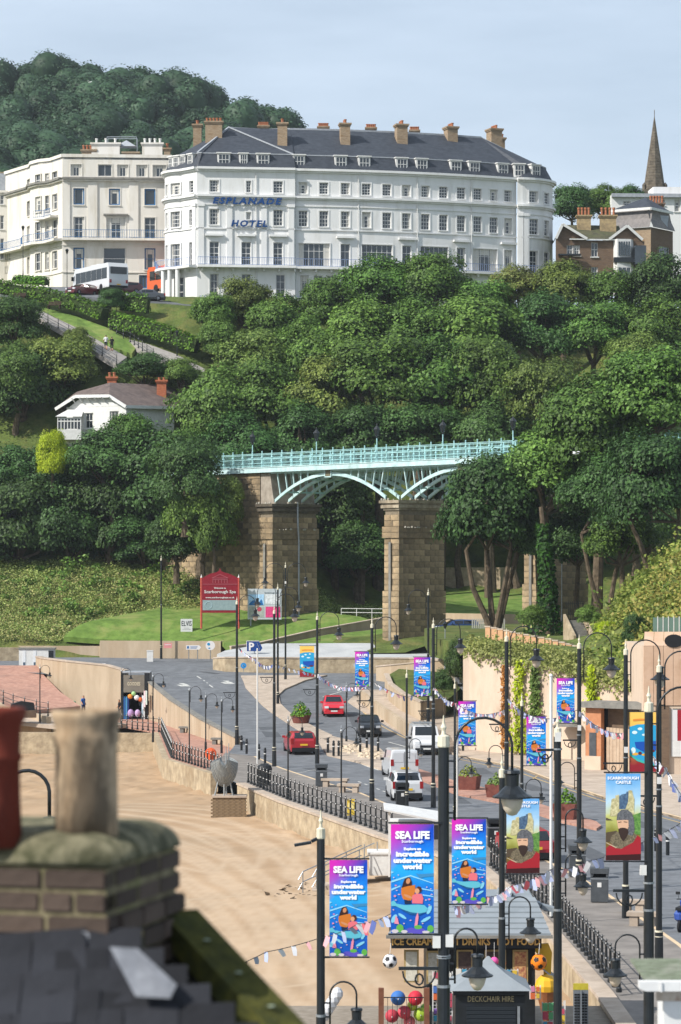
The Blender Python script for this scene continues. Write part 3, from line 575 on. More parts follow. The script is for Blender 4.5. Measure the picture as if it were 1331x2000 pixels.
# ------------------------------------------------------------------ trees and shrubs
M_bark = mat('bark', '#4a4034', '#6a5d4c', scale=3, rough=1, bump=.03, bscale=8)
L_syc = leafmat('sycamore_leaves', '#35521f', '#6b8d3e')
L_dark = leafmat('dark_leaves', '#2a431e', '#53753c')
L_olive = leafmat('olive_leaves', '#40561f', '#7a8c44')
L_lime = leafmat('lime_leaves', '#8aa114', '#b8c52c', .2)
L_scrub = leafmat('scrub_leaves', '#587434', '#a0ac64', .3, ns=.35)
L_hedge = leafmat('hedge_leaves', '#3c661a', '#68902c', .3)
L_far = leafmat('far_wood_leaves', '#243d27', '#47654a', .3, ns=.06)
L_brown = leafmat('browning_leaves', '#5c5c2c', '#7c8a48', .3)
def leaves(P, N, size, var=.4, r=rng, flat=.5):
 """leaf quads at points P facing roughly along N"""
 n = len(P); Nn = N + flat * r.normal(size=(n, 3)); Nn /= np.linalg.norm(Nn, axis=1)[:, None] + 1e-9
 a = r.normal(size=(n, 3)); a -= (a * Nn).sum(1)[:, None] * Nn; a /= np.linalg.norm(a, axis=1)[:, None] + 1e-9
 b = np.cross(Nn, a); s = size * (1 + var * r.uniform(-1, 1, n))[:, None]
 V = np.stack([P - a * s * .5, P + b * s * .36 + Nn * s * .08, P + a * s * .62, P - b * s * .36 + Nn * s * .05], 1).reshape(-1, 3)
 return V, np.arange(4 * n).reshape(n, 4)
def lobes(r, n, R0, squash=.8, lobe=.42):
 """centres and radii of leaf clumps filling a domed crown of radius R0 centred at origin"""
 c = []; 
 for i in range(n):
  v = r.normal(size=3); v /= np.linalg.norm(v); v[2] = v[2] if v[2] > -.55 else -.9 * v[2]
  k = r.uniform(.42, .72); c.append((v * R0 * k * np.array([1, 1, squash]), R0 * lobe * r.uniform(.55, 1.05)))
 return c
def crown_points(r, cs, per, squash=.75):
 P = []; N = []
 for c, rad in cs:
  m = int(per * (rad * rad)); v = r.normal(size=(m, 3)); v /= np.linalg.norm(v, axis=1)[:, None]
  v[:, 2] = np.where(v[:, 2] < -.35, -v[:, 2] * .6, v[:, 2])
  k = r.uniform(.7, 1.06, m)[:, None] * (1 + .12 * np.sin(np.arctan2(v[:, 1], v[:, 0]) * 5 + c[0] * 3))[:, None]
  P.append(c + v * k * rad * np.array([1, 1, squash])); N.append(v * .75 + c / (np.linalg.norm(c) + 1e-6) * .45 + np.array([0, 0, .3]))
 return np.concatenate(P), np.concatenate(N)
def limbs(r, R0, ht, cs, rt, spread=1.0, n=7, lean=0, forks=1):
 """trunk and limbs; crown centre is at z = ht"""
 mb = MB(); top = Vector((lean, 0, ht - R0 * .55))
 if forks == 1:
  bend = Vector((r.uniform(-.3, .3) * R0 * .3, r.uniform(-.2, .2) * R0 * .3, 0))
  mb.tube([Vector((0, 0, -1.5)), Vector((0, 0, 0)), top * .5 + bend, top], [rt * 1.3, rt * 1.1, rt * .85, rt * .65], 8); starts = [(top, rt * .62)]
 else:
  starts = []
  for k in range(forks):
   a = 2 * PI * k / forks + r.uniform(0, .6); o = Vector((math.cos(a), math.sin(a) * .6, 0))
   e = top + o * R0 * .45; m1 = o * R0 * .12 + Vector((0, 0, top.z * .18)); m2 = o * R0 * .3 + Vector((r.uniform(-.3, .3), 0, top.z * .55))
   mb.tube([o * .25 + Vector((0, 0, -1.5)), o * .25, m1, m2, e], [rt * .9, rt * .75, rt * .6, rt * .5, rt * .38], 7); starts.append((e, rt * .36))
 for i in range(n):
  s, rr = starts[i % len(starts)]; c = Vector(cs[int(r.integers(len(cs)))][0]) + Vector((0, 0, ht))
  m = s.lerp(c, .5) + Vector((r.uniform(-.5, .5), r.uniform(-.5, .5), -.3))
  mb.tube([s, m, c], [rr * .8, rr * .5, rr * .2], 5, False)
 return mb
protos = {}
def proto(kind):
 if kind in protos: return protos[kind]
 fam, i = kind; r = np.random.default_rng(hash((fam, i)) % 2 ** 31 if False else (sum(map(ord, fam)) * 31 + i * 7919))
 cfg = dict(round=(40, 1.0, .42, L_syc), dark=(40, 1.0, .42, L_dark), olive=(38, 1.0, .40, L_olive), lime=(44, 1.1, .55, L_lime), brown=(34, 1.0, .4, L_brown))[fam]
 cs = lobes(r, cfg[0], 5.0, cfg[1], cfg[2]); P, N = crown_points(r, cs, 190, .82)
 V, Q = leaves(P, N, .26, .45, r, .38)
 crown = npmesh('crown', V, Q, cfg[3])
 protos[kind] = (crown, cs); return protos[kind]
trunk_cache = {}
def tree(label, x, y, rx, ry, d, fam='round', i=0, zb=None, name='tree', group='trees on the cliff below the hotels', forks=1, rt=.32, turn=None):
 """a tree whose crown is centred at photo pixel (x, y) at distance d with pixel radii rx, ry; trunk down to the ground"""
 crown, cs = proto((fam, i)); q = U(x, y, d); R0 = rx * 1.14 * d / F; sz = ry / rx
 zb = T(q.x, q.y) - .3 if zb is None else zb; ht = max(q.z - zb, R0 * .5)
 o = thing(name, label, 'tree', (q.x, q.y, zb), 0, group)
 tr = random.uniform(0, 6.28) if turn is None else turn
 c = link('crown', crown, o, (0, 0, ht), tr, (R0 / 5.0 * .98, R0 / 5.0 * .98, R0 / 5.0 * sz / .92))
 sc_cs = [(np.array([v[0][0] * R0 / 5 * math.cos(tr) - v[0][1] * R0 / 5 * math.sin(tr), v[0][0] * R0 / 5 * math.sin(tr) + v[0][1] * R0 / 5 * math.cos(tr), v[0][2] * R0 / 5 * sz]), v[1]) for v in cs]
 link('trunk', limbs(np.random.default_rng(i + int(x)), R0, ht, sc_cs, rt * R0 / 4, forks=forks, n=7 + 3 * (forks > 1)).mesh('trunk', M_bark), o)
 return o
TREES = [  # label, x, y, rx, ry, d, family, variant
 ('small leafy tree left of the hotel terrace steps', 415, 622, 45, 50, 330, 'round', 0),
 ('bushy tree in front of the hotel terrace tables', 478, 612, 58, 58, 333, 'olive', 1),
 ('spreading tree directly below the left end of the hotel terrace', 555, 640, 72, 62, 328, 'round', 2),
 ('rounded tree below the hotel balcony, left of the tallest domes', 650, 605, 68, 62, 331, 'round', 3),
 ('tall domed tree hiding the hotel ground floor, left of the pair', 742, 572, 84, 66, 333, 'round', 1),
 ('tall domed tree hiding the hotel ground floor, right of the pair', 840, 572, 88, 68, 333, 'round', 4),
 ('tree below the white balcony end of the hotel', 935, 612, 72, 64, 332, 'round', 0),
 ('browning tree top below the right end of the hotel', 1015, 570, 66, 48, 336, 'brown', 1),
 ('tree top below the brick house gable', 1100, 572, 72, 60, 334, 'olive', 2),
 ('tree below the bay window of the brick house', 1195, 592, 68, 62, 334, 'round', 3),
 ('dark tree at the right edge below the mansard house', 1292, 568, 78, 66, 332, 'dark', 1),
 ('tree on the slope with paler leaves above the bridge left end', 500, 715, 82, 72, 318, 'olive', 0),
 ('rounded tree in the middle row, second from the left', 605, 705, 84, 74, 318, 'round', 2),
 ('domed tree in the middle row under the twin domes', 705, 672, 92, 76, 318, 'round', 4),
 ('broad tree in the middle row right of the centre', 815, 668, 96, 78, 319, 'round', 1),
 ('broad layered tree in the middle row left of the dark hollow', 945, 665, 112, 84, 318, 'round', 3),
 ('shaded tree in the middle row below the brick house', 1060, 652, 84, 76, 320, 'dark', 0),
 ('tree in the middle row right of the dark hollow', 1160, 662, 84, 72, 319, 'round', 0),
 ('tree at the right edge in the middle row', 1275, 655, 88, 72, 318, 'round', 2),
 ('large leafy tree rising beside the villa roof', 425, 815, 96, 92, 306, 'round', 1),
 ('leafy tree above the left half of the bridge', 528, 800, 92, 84, 306, 'round', 4),
 ('tree above the first bridge arch', 638, 785, 84, 82, 305, 'olive', 3),
 ('fan shaped tree with sunlit crest above the bridge middle', 738, 745, 108, 88, 306, 'round', 0),
 ('broad tree above the tall bridge pier', 860, 755, 106, 92, 306, 'round', 2),
 ('tree above the right arch of the bridge', 962, 752, 92, 88, 305, 'round', 3),
 ('thin tree with bare tips above the right end of the bridge', 1062, 780, 84, 82, 300, 'olive', 1),
 ('olive tree top between the middle row and the big right trees', 1250, 700, 70, 48, 312, 'olive', 2),
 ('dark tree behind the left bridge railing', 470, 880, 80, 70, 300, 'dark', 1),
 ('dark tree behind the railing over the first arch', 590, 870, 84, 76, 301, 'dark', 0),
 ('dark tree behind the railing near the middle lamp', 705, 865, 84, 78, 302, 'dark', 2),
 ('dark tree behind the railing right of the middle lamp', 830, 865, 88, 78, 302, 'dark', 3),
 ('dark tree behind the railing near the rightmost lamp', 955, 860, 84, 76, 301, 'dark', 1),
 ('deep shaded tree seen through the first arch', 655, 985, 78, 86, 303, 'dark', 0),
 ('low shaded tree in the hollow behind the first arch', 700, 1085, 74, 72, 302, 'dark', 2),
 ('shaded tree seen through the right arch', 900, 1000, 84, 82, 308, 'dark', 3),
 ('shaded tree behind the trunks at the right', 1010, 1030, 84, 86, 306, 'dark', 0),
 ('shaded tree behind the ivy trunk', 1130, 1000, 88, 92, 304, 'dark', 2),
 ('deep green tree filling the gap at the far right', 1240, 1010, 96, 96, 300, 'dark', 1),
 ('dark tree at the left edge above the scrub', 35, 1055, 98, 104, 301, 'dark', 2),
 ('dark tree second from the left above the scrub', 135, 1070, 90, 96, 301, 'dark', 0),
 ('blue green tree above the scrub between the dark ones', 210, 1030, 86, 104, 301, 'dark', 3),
 ('large tree left of the bridge abutment', 330, 965, 116, 112, 300, 'dark', 1),
 ('tree beside the bridge abutment', 392, 1015, 80, 100, 287, 'round', 2),
 ('low tree over the scrub left of the bridge abutment', 285, 1065, 74, 60, 299, 'dark', 3),
 ('bush growing on the bridge abutment wall', 445, 985, 34, 56, 285, 'olive', 0),
 ('tree left of the turquoise railing at the far left', 30, 935, 66, 56, 305, 'dark', 1),
 ('tree under the villa balcony', 215, 905, 84, 64, 300, 'dark', 0),
 ('leafy tree in front of the villa wall', 250, 862, 54, 56, 301, 'round', 3),
 ('tree below the villa roof at its right', 345, 892, 62, 56, 300, 'round', 0),
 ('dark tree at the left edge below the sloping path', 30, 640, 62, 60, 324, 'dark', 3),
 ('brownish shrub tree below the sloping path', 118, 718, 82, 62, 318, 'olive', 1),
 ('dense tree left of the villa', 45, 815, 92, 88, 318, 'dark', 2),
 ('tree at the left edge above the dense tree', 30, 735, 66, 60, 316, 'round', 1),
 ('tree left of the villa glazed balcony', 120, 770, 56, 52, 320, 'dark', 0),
 ('small bush beside the path just left of the walking couple', 150, 668, 34, 28, 322, 'olive', 3),
 ('dark wide bush below the path end', 285, 722, 56, 30, 318, 'dark', 1),
 ('light green bush right of the dark wide bush', 352, 738, 44, 34, 317, 'round', 4),
 ('dark rounded bush in the hedge line beside the coach', 215, 590, 28, 28, 334, 'dark', 2),
 ('tree beside the lower path under the hotel corner', 430, 668, 50, 48, 325, 'round', 2),
 ('tree left of the brick house behind the hotel end', 1118, 405, 42, 44, 392, 'dark', 2),
 ('sunlit tree behind the brick house chimneys', 1180, 398, 44, 36, 396, 'round', 2),
 ('tree behind the white flat roofed block', 1235, 396, 38, 32, 400, 'dark', 0),
]
for k, (lab, x, y, rx, ry, d, fam, i) in enumerate(TREES):
 nm = 'shrub' if 'bush' in lab.split(' ')[:3] or 'bush' in lab else 'tree'
 tree(lab, x, y, rx, ry, d, fam, i, name=nm, zb=U(x, y + ry * .8, d).z if 'abutment' in lab and x > 390 else None)
BIG = 'big trees in front of the right end of the bridge'
for lab, x, y, rx, ry, d, fam, i, fk, xb in (
 ('big dark tree with forked trunk in front of the right bridge pier', 965, 1005, 110, 126, 243, 'dark', 4, 4, 0),
 ('big tree overhanging the right end of the bridge deck', 1065, 935, 112, 100, 240, 'round', 3, 1, 0),
 ('big sunlit tree right of the bridge deck end', 1165, 850, 118, 112, 238, 'round', 2, 1, 0),
 ('tallest sunlit tree at the right edge', 1275, 785, 112, 104, 236, 'round', 0, 1, 0),
 ('big tree with curved trunk above the garden steps', 1180, 985, 92, 92, 234, 'dark', 5, 2, 0),
 ('low leafy tree between the forked tree and the ivy trunk', 1050, 1050, 70, 74, 244, 'dark', 1, 1, 0),
 ('low leafy tree behind the garden steps', 1130, 1065, 66, 70, 242, 'dark', 0, 1, 0),
 ('low leafy tree above the bank at the right', 1215, 1060, 72, 62, 232, 'round', 4, 1, 0),
 ('big tree with leaning double trunk at the right edge', 1275, 955, 104, 112, 226, 'dark', 2, 2, 0)):
 q = U(x, y, d); tree(lab, x, y, rx, ry, d, fam, i, zb=bank(q.x, q.y) - .2, group=BIG, forks=fk, rt=.34)
o = tree('bright yellow green conifer below the villa balcony', 103, 900, 28, 50, 300, 'lime', 0, zb=U(103, 930, 300).z, name='conifer')
tree('leafy tree hiding the left end of the bridge railing', 362, 945, 76, 84, 285, 'dark', 3, zb=U(362, 1020, 285).z)
tree('ivy bush on the left part of the bridge abutment', 418, 1050, 36, 66, 284, 'round', 4, zb=U(418, 1110, 284).z, name='shrub')
tree('round bush covering the far end of the abutment', 345, 1062, 58, 62, 289, 'dark', 0, zb=U(345, 1112, 289).z, name='shrub')
tree('shaded tree under the yellow conifer', 100, 968, 70, 60, 305, 'dark', 2)
tree('tree between the conifer and the turquoise railing', 170, 955, 62, 56, 305, 'round', 1)
q = U(1072, 1210, 236); iv = thing('ivy_trunk', 'tree trunk thickly covered in dark green ivy beside the garden steps', 'tree', (q.x, q.y, bank(q.x, q.y) - .3), 0, BIG)
part('trunk', MB().tube([(0, 0, -1), (.1, 0, 3), (-.2, .2, 7), (-.6, .3, 11)], [.45, .38, .3, .2], 7), M_bark, iv)
n = 2600; t_ = rng.random(n) ** 1.15; a_ = rng.uniform(0, 2 * PI, n); rad = (.95 - .45 * t_) * rng.uniform(.75, 1.1, n) * np.where(t_ < .14, 2.2, 1)
Pn = np.stack([np.cos(a_) * rad - .5 * t_ ** 2, np.sin(a_) * rad, t_ * 9.5], 1); Nn = np.stack([np.cos(a_), np.sin(a_), .3 + 0 * a_], 1)
V, Q = leaves(Pn, Nn, .33, .4); link('ivy', npmesh('ivy', V, Q, leafmat('ivy_leaves', '#18340f', '#3f6a24', .1)), iv)
def scatter(name, label, hf, poly, n, hts, size, m, kind='stuff', cat='plants', tuft=7, seed=3):
 """low growth over a plan polygon: tufts of leaf faces rising from the ground"""
 r = np.random.default_rng(seed); xs = [q[0] for q in poly]; ys = [q[1] for q in poly]; pts = []
 def inside(x, y):
  c = False; j = len(poly) - 1
  for i in range(len(poly)):
   if (poly[i][1] > y) != (poly[j][1] > y) and x < (poly[j][0] - poly[i][0]) * (y - poly[i][1]) / (poly[j][1] - poly[i][1] + 1e-9) + poly[i][0]: c = not c
   j = i
  return c
 while len(pts) < n:
  x = r.uniform(min(xs), max(xs)); y = r.uniform(min(ys), max(ys))
  if inside(x, y): pts.append((x, y, hf(x, y)))
 P0 = np.array(pts); hh = r.uniform(hts[0], hts[1], n) * (.55 + .9 * r.random(n) ** 3)
 lump = 1 + .7 * np.sin(P0[:, 0] * .9 + 1.3 * np.sin(P0[:, 1] * .6)) * np.sin(P0[:, 1] * .8 + P0[:, 0] * .3); hh = hh * np.clip(lump, .4, 1.7)
 P = np.repeat(P0, tuft, 0); h = np.repeat(hh, tuft); k = r.random(len(P)); P = P + np.stack([r.normal(0, .28, len(P)), r.normal(0, .28, len(P)), h * k], 1)
 N = np.stack([r.normal(0, .5, len(P)), r.normal(-.3, .5, len(P)), np.full(len(P), .8)], 1)
 V, Q = leaves(P, N, size, .45, r, .6); o = link(name, npmesh(name, V, Q, m)); o['kind'] = kind; o['label'] = label; o['category'] = cat; return o
scatter('scrub', 'tangled green scrub on the slope above the lawn wall', lambda x, y: T(x, y) - .3, [(-38, 279.5), (-27, 279.8), (-20, 286), (-15, 288.5), (-9, 287.5), (-3, 286), (2, 284), (6, 284), (6, 300), (-38, 300)], 9500, (.25, .7), .18, L_scrub, seed=4)
scatter('tall_grass', 'tufts of dry tall grass scattered over the scrub slope', lambda x, y: T(x, y) - .3, [(-38, 279.5), (-27, 279.8), (-20, 286), (-12, 288.5), (-16, 296), (-38, 296)], 1500, (.4, .9), .17, leafmat('tall_grass_blades', '#8a8c4c', '#b4b078', .2, ns=.5), seed=33)
scatter('slope_shrubs', 'darker bushes dotted over the green scrub slope', lambda x, y: T(x, y) - .3, [(-38, 284), (-27, 284), (-20, 290), (-9, 290), (-9, 298), (-38, 298)], 90, (.8, 1.6), .3, L_syc, tuft=60, seed=21)
L_dry = leafmat('dry_grass', '#7c7a38', '#b0a45a', .3); L_mix = leafmat('bank_plants', '#4c6420', '#93984a', .3)
scatter('bank_growth', 'mixed grass and wild shrubs on the bank at the right', bank, [(19.5, 187), (36, 176), (40, 180), (40, 236), (24, 236), (19.5, 214), (18, 200)], 4200, (.4, 1.1), .26, L_mix, seed=6)
scatter('dark_bank_shrubs', 'darker leafy clumps on the bank at the right', bank, [(17, 190), (34, 172), (40, 200), (30, 232), (20, 222)], 300, (.8, 2.0), .3, L_mix, tuft=26, seed=12)
scatter('yellow_growth', 'patch of yellowing bracken on the bank at the right', bank, [(20, 188), (27, 182), (30, 196), (23, 208), (20, 202)], 900, (.6, 1.2), .24, L_dry, seed=8)
scatter('wall_top_growth', 'grass and weeds hanging over the top of the tall retaining wall', lambda x, y: bank(x, y) - .1, [(q[0] + .1, q[1]) for q in RT] + [(q[0] + 2.4, q[1] + 3.5) for q in reversed(RT)], 2300, (.3, .9), .2, leafmat('wall_plants', '#5d6b2a', '#9da060', .2), seed=9)
r_ = np.random.default_rng(11)      # hanging strands
Pn = []
for a, b in zip(RT[:-1], RT[1:]):
 for i in range(170):
  f = r_.random(); x = a[0] + (b[0] - a[0]) * f; y = a[1] + (b[1] - a[1]) * f; dz = r_.random() ** 2 * 1.1 * (.5 + .5 * math.sin(y * 1.7) ** 2)
  Pn.append((x - .12 - .1 * r_.random(), y - .08, rtop(x, y) + .15 - dz))
V, Q = leaves(np.array(Pn), np.tile(np.array([[-.8, -.5, .3]]), (len(Pn), 1)), .24, .4, r_); o = link('hanging_weeds', npmesh('hanging_weeds', V, Q, MATS['wall_plants'])); o['kind'] = 'stuff'; o['label'] = 'weeds trailing down the face of the tall wall'; o['category'] = 'weeds'
for lab, x, wpx, y0, y1, m in (('broad yellow creeper on the tall wall nearest its left end', 1013, 22, 1290, 1470, L_lime), ('narrow olive creeper on the tall wall beside the broad yellow one', 1044, 14, 1300, 1400, L_olive), ('yellow creeper spreading at its foot on the tall wall', 1155, 16, 1300, 1420, L_lime), ('rusty orange creeper stain plant on the tall wall', 984, 9, 1300, 1460, leafmat('rust_leaves', '#a8703a', '#c08a4a', .2))):
 d = float(np.interp(x, [917, 960, 1040, 1130, 1235], [198, 195.5, 192.5, 189, 185])) - .2; top = U(x, y0, d); n = 560; t_ = r_.random(n); wv = wpx * d / F * (.4 + .6 * t_ ** .7)
 q0 = thing('wall_creeper', lab, 'creeper', U(x, y1, d))
 Pn = np.stack([r_.normal(0, .45, n) * wv * .85, np.full(n, -.14) + r_.uniform(-.25, .02, n), t_ * 0 + (1 - t_) * (top.z - q0.location.z)], 1); Pn[:, 1] += -(Pn[:, 0]) * .9
 V, Q = leaves(Pn, np.tile(np.array([[-.8, -.5, .3]]), (n, 1)), .26, .4, r_); link('leaves', npmesh('leaves', V, Q, m), q0)
 part('stem', MB().tube([(0, -.1, 0), (.05, -.12, (top.z - q0.location.z) * .5), (0, -.1, top.z - q0.location.z)], .03, 5), M_bark, q0)
for lab, x, y, rx, ry, d, fam, i, zb in (
 ('dark green shrub at the left end of the tall wall', 893, 1300, 24, 48, 207, 'dark', 0, 0.5), ('shrub growing behind the low tan walls', 868, 1335, 26, 26, 214, 'dark', 1, 1.6),
 ('bright green bush at the foot of the ivy trunk', 1040, 1208, 32, 24, 232, 'round', 1, None), ('yellow flowering bush above the panel fence', 1188, 1238, 24, 18, 204, 'lime', 0, None),
 ('dark leafy bush beside the end of the panel fence', 1240, 1240, 24, 40, 195, 'dark', 3, None), ('leafy bush beside the garden steps', 1150, 1205, 26, 22, 212, 'round', 2, None)):
 q = U(x, y, d); tree(lab, x, y, rx, ry, d, fam, i, zb=bank(q.x, q.y) - .2 if zb is None else zb, name='shrub', group='shrubs near the tall wall', rt=.12)
def hedge(label, pts, h, wd):
 P = [U(*q) for q in pts]; o = thing('hedge', label, 'hedge', P[0]); r = np.random.default_rng(len(label)); A = []; N = []
 for a, b in zip(P[:-1], P[1:]):
  n = int((b - a).length * 150); f = r.random(n)[:, None]; q = np.array(a)[None] * (1 - f) + np.array(b)[None] * f - np.array(P[0])[None]
  t = np.array((b - a).normalized()); sd = np.array([t[1], -t[0], 0]); c = r.random(n); th = c * PI
  off = np.cos(th)[:, None] * sd * wd + np.stack([0 * c, 0 * c, .25 * h + np.sin(th) * h * .75 + .08 * np.sin(f[:, 0] * 40)], 1) * (np.where(np.abs(np.cos(th)) > .75, r.random(n), 1))[:, None]
  A.append(q + off + r.normal(0, .06, (n, 3))); N.append(np.cos(th)[:, None] * sd + np.stack([0 * c, 0 * c, np.sin(th) + .3], 1))
 V, Q = leaves(np.concatenate(A), np.concatenate(N), .26, .4, r); link('foliage', npmesh('foliage', V, Q, L_hedge), o)
 mb = MB()
 for a, b in zip(P[:-1], P[1:]): a_, b_ = a - P[0], b - P[0]; mb.bar(a_ + Vector((0, 0, h * .4)), b_ + Vector((0, 0, h * .4)), wd * 1.2, h * .8)
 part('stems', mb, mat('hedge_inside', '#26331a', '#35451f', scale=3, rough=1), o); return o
hedge('long sunlit hedge above the sloping path, left of the coach', [(-10, 572, 338), (70, 585, 337), (150, 605, 334), (205, 625, 331)], 1.7, 1.0)
hedge('sunlit hedge above the lower path, right of the dark bush', [(222, 640, 331), (290, 655, 328), (340, 672, 326), (385, 690, 325)], 1.9, 1.1)
hedge('clipped dark hedge in front of the cream building', [(28, 553, 342), (92, 556, 341)], .9, 1.0)
hedge('brown green hedge below the grey car', [(238, 606, 335), (290, 612, 334)], 2.2, .8)
M_path = mat('path_asphalt', '#8a8580', '#9b9690', scale=2, rough=.95, world=True)
def strip(name, A, B, m, label, cat):
 mb = MB(); a = [U(*q) for q in A]; b = [U(*q) for q in B]
 for i in range(len(a) - 1): mb.add([a[i], a[i + 1], b[i + 1], b[i], *[q - Vector((0, 0, .6)) for q in (a[i], a[i + 1], b[i + 1], b[i])]], [(0, 1, 2, 3), (0, 4, 5, 1), (2, 6, 7, 3), (0, 3, 7, 4), (1, 5, 6, 2)])
 return struct(name, mb, m, label=label, cat=cat)
strip('cliff_path', [(-10, 580, 337), (70, 602, 333), (150, 640, 328), (215, 678, 324), (248, 697, 323)], [(-10, 592, 334), (50, 606, 330.5), (130, 650, 325), (195, 692, 321), (228, 712, 320)], M_path, 'grey sloping path with a walking couple', 'path')
strip('path_verge', [(40, 588, 337.5), (150, 618, 333), (210, 640, 330), (270, 672, 327)], [(70, 600, 333.4), (150, 639, 328.4), (215, 677, 324.4), (258, 690, 324)], M_grass, 'bright mown verge above the sloping path', 'grass')
strip('lower_path', [(222, 655, 329.5), (290, 672, 326), (345, 692, 324), (400, 720, 322)], [(255, 668, 327), (285, 690, 323), (340, 718, 320), (395, 745, 318)], M_path, 'brown lower path below the second hedge', 'path')
strip('hotel_forecourt', [(0, 560, 352), (150, 560, 352), (320, 575, 352), (420, 585, 348), (600, 585, 346)], [(0, 570, 341), (150, 578, 339), (320, 590, 338), (420, 600, 337), (600, 600, 337)], M_asph, 'road and forecourt in front of the hotels', 'road')
hx = [-500, -86, -60, -42, -24, -5, 12, 30, 60, 200]
def hill(x, y):
 X = x / y * 700
 top = float(np.interp(X, [-300, -86, -72, -60, -42, -28, -14, -3, 3, 10, 60, 200], [110, 128.5, 130, 130, 127, 124.5, 119.5, 113.5, 101, 84, 30, 20]))
 return 30 + (top - 30) * float(np.interp(y, [480, 700, 900], [.18, 1, 1]))
struct('far_hill', gridmesh('far_hill', np.arange(-330, 240, 12.0), np.arange(470, 900, 14.0), lambda x, y: hill(x, y) - 5, M_soil), None, label='wooded hill behind the town', cat='hill')
r_ = np.random.default_rng(5); PP = []; NN = []; CORE = []
for i in range(460):
 y = 500 + 215 * r_.random() ** .8; x = r_.uniform(-100, 12) / 700 * y * 1.1
 rad = r_.choice((5, 6.5, 8, 10)) * r_.uniform(.8, 1.15); c = np.array([x, y, hill(x, y) + rad * .15 + r_.uniform(-4, 2)])
 for j in range(5):
  v = r_.normal(size=3); v[2] = abs(v[2]); v /= np.linalg.norm(v); cc = c + v * rad * .5; CORE.append((cc, rad * .47)); m = 300; u = r_.normal(size=(m, 3)); u /= np.linalg.norm(u, axis=1)[:, None]; u[:, 2] = np.abs(u[:, 2]) * 1.1 - .1
  PP.append(cc + u * rad * .55 * r_.uniform(.8, 1.05, (m, 1))); NN.append(u + np.array([0, 0, .4]))
V, Q = leaves(np.concatenate(PP), np.concatenate(NN), .66, .4, r_, .35); th, phi = np.meshgrid(np.linspace(0, 2 * PI, 9)[:-1], np.linspace(.15, 2.2, 5)); sv = np.stack([np.cos(th) * np.sin(phi), np.sin(th) * np.sin(phi), np.cos(phi)], -1).reshape(-1, 3); sq = np.array([(a * 8 + b, a * 8 + (b + 1) % 8, (a + 1) * 8 + (b + 1) % 8, (a + 1) * 8 + b) for a in range(4) for b in range(8)])
cV = np.concatenate([c_ + sv * k_ for c_, k_ in CORE]); cQ = np.concatenate([sq + 40 * i for i in range(len(CORE))]) + len(V)
o = link('far_wood', npmesh('far_wood', np.concatenate([V, cV]), np.concatenate([Q, cQ]), L_far)); o['kind'] = 'stuff'; o['label'] = 'dense dark wood covering the far hill'; o['category'] = 'wood'
PP = np.array([tuple(G(x, y, -1.9 if x < 500 else -1.35)) for x, y in [(random.gauss(cx, sx_), random.gauss(cy, sy_)) for cx, cy, sx_, sy_, n_ in ((330, 1520, 70, 14, 60), (440, 1580, 30, 5, 30), (590, 1742, 28, 7, 50), (300, 1475, 30, 4, 30), (650, 1640, 60, 10, 24)) for _ in range(n_)]]); PP[:, 2] += .06
V, Q = leaves(PP, np.tile(np.array([[0, 0, 1.0]]), (len(PP), 1)), .22, .7, rng, .3); o = link('seaweed', npmesh('seaweed', V, Q, mat('dry_seaweed', '#3a3024', '#5c4c3a', scale=9, rough=1))); o['kind'] = 'stuff'; o['label'] = 'scraps of dry seaweed and driftwood on the sand'; o['category'] = 'seaweed'
# ------------------------------------------------------------------ buildings on the cliff top
M_stucco = mat('white_stucco', '#d6d6d4', '#dededd', scale=.6, rough=.85, dirt='#b9b7b0', dscale=.8, stretch=(1, 1, .18), dpos=(.52, .8))
M_cream = mat('cream_stucco', '#d0cbc1', '#d9d5cd', scale=.6, rough=.85, dirt='#aea48f', dscale=.8, stretch=(1, 1, .18), dpos=(.5, .75))
M_slate = mat('roof_slate', '#2f343c', '#40454d', scale=1.5, rough=.6, dirt='#343840', dscale=.5, stretch=(1, 1, 2.5), bump=.02, bscale=9)
M_lead = mat('lead', '#8b9097', '#a0a5aa', scale=3, rough=.6)
M_buff = mat('buff_brick', '#857460', '#9f8c74', scale=3, rough=.95, dirt='#7b6244', dscale=1.2, stretch=(1, 1, 3))
M_pot = mat('clay_pot', '#8f5a40', '#a87052', scale=4, rough=.9)
M_curt = mat('curtain', '#b8b5ad', '#cac7bf', scale=5, rough=.9)
M_blue = mat('blue_paint', '#2d5f8e', '#3a6d9c', scale=4, rough=.5)
M_blue2 = mat('pale_blue_iron', '#7386ad', '#8496b8', scale=4, rough=.5)
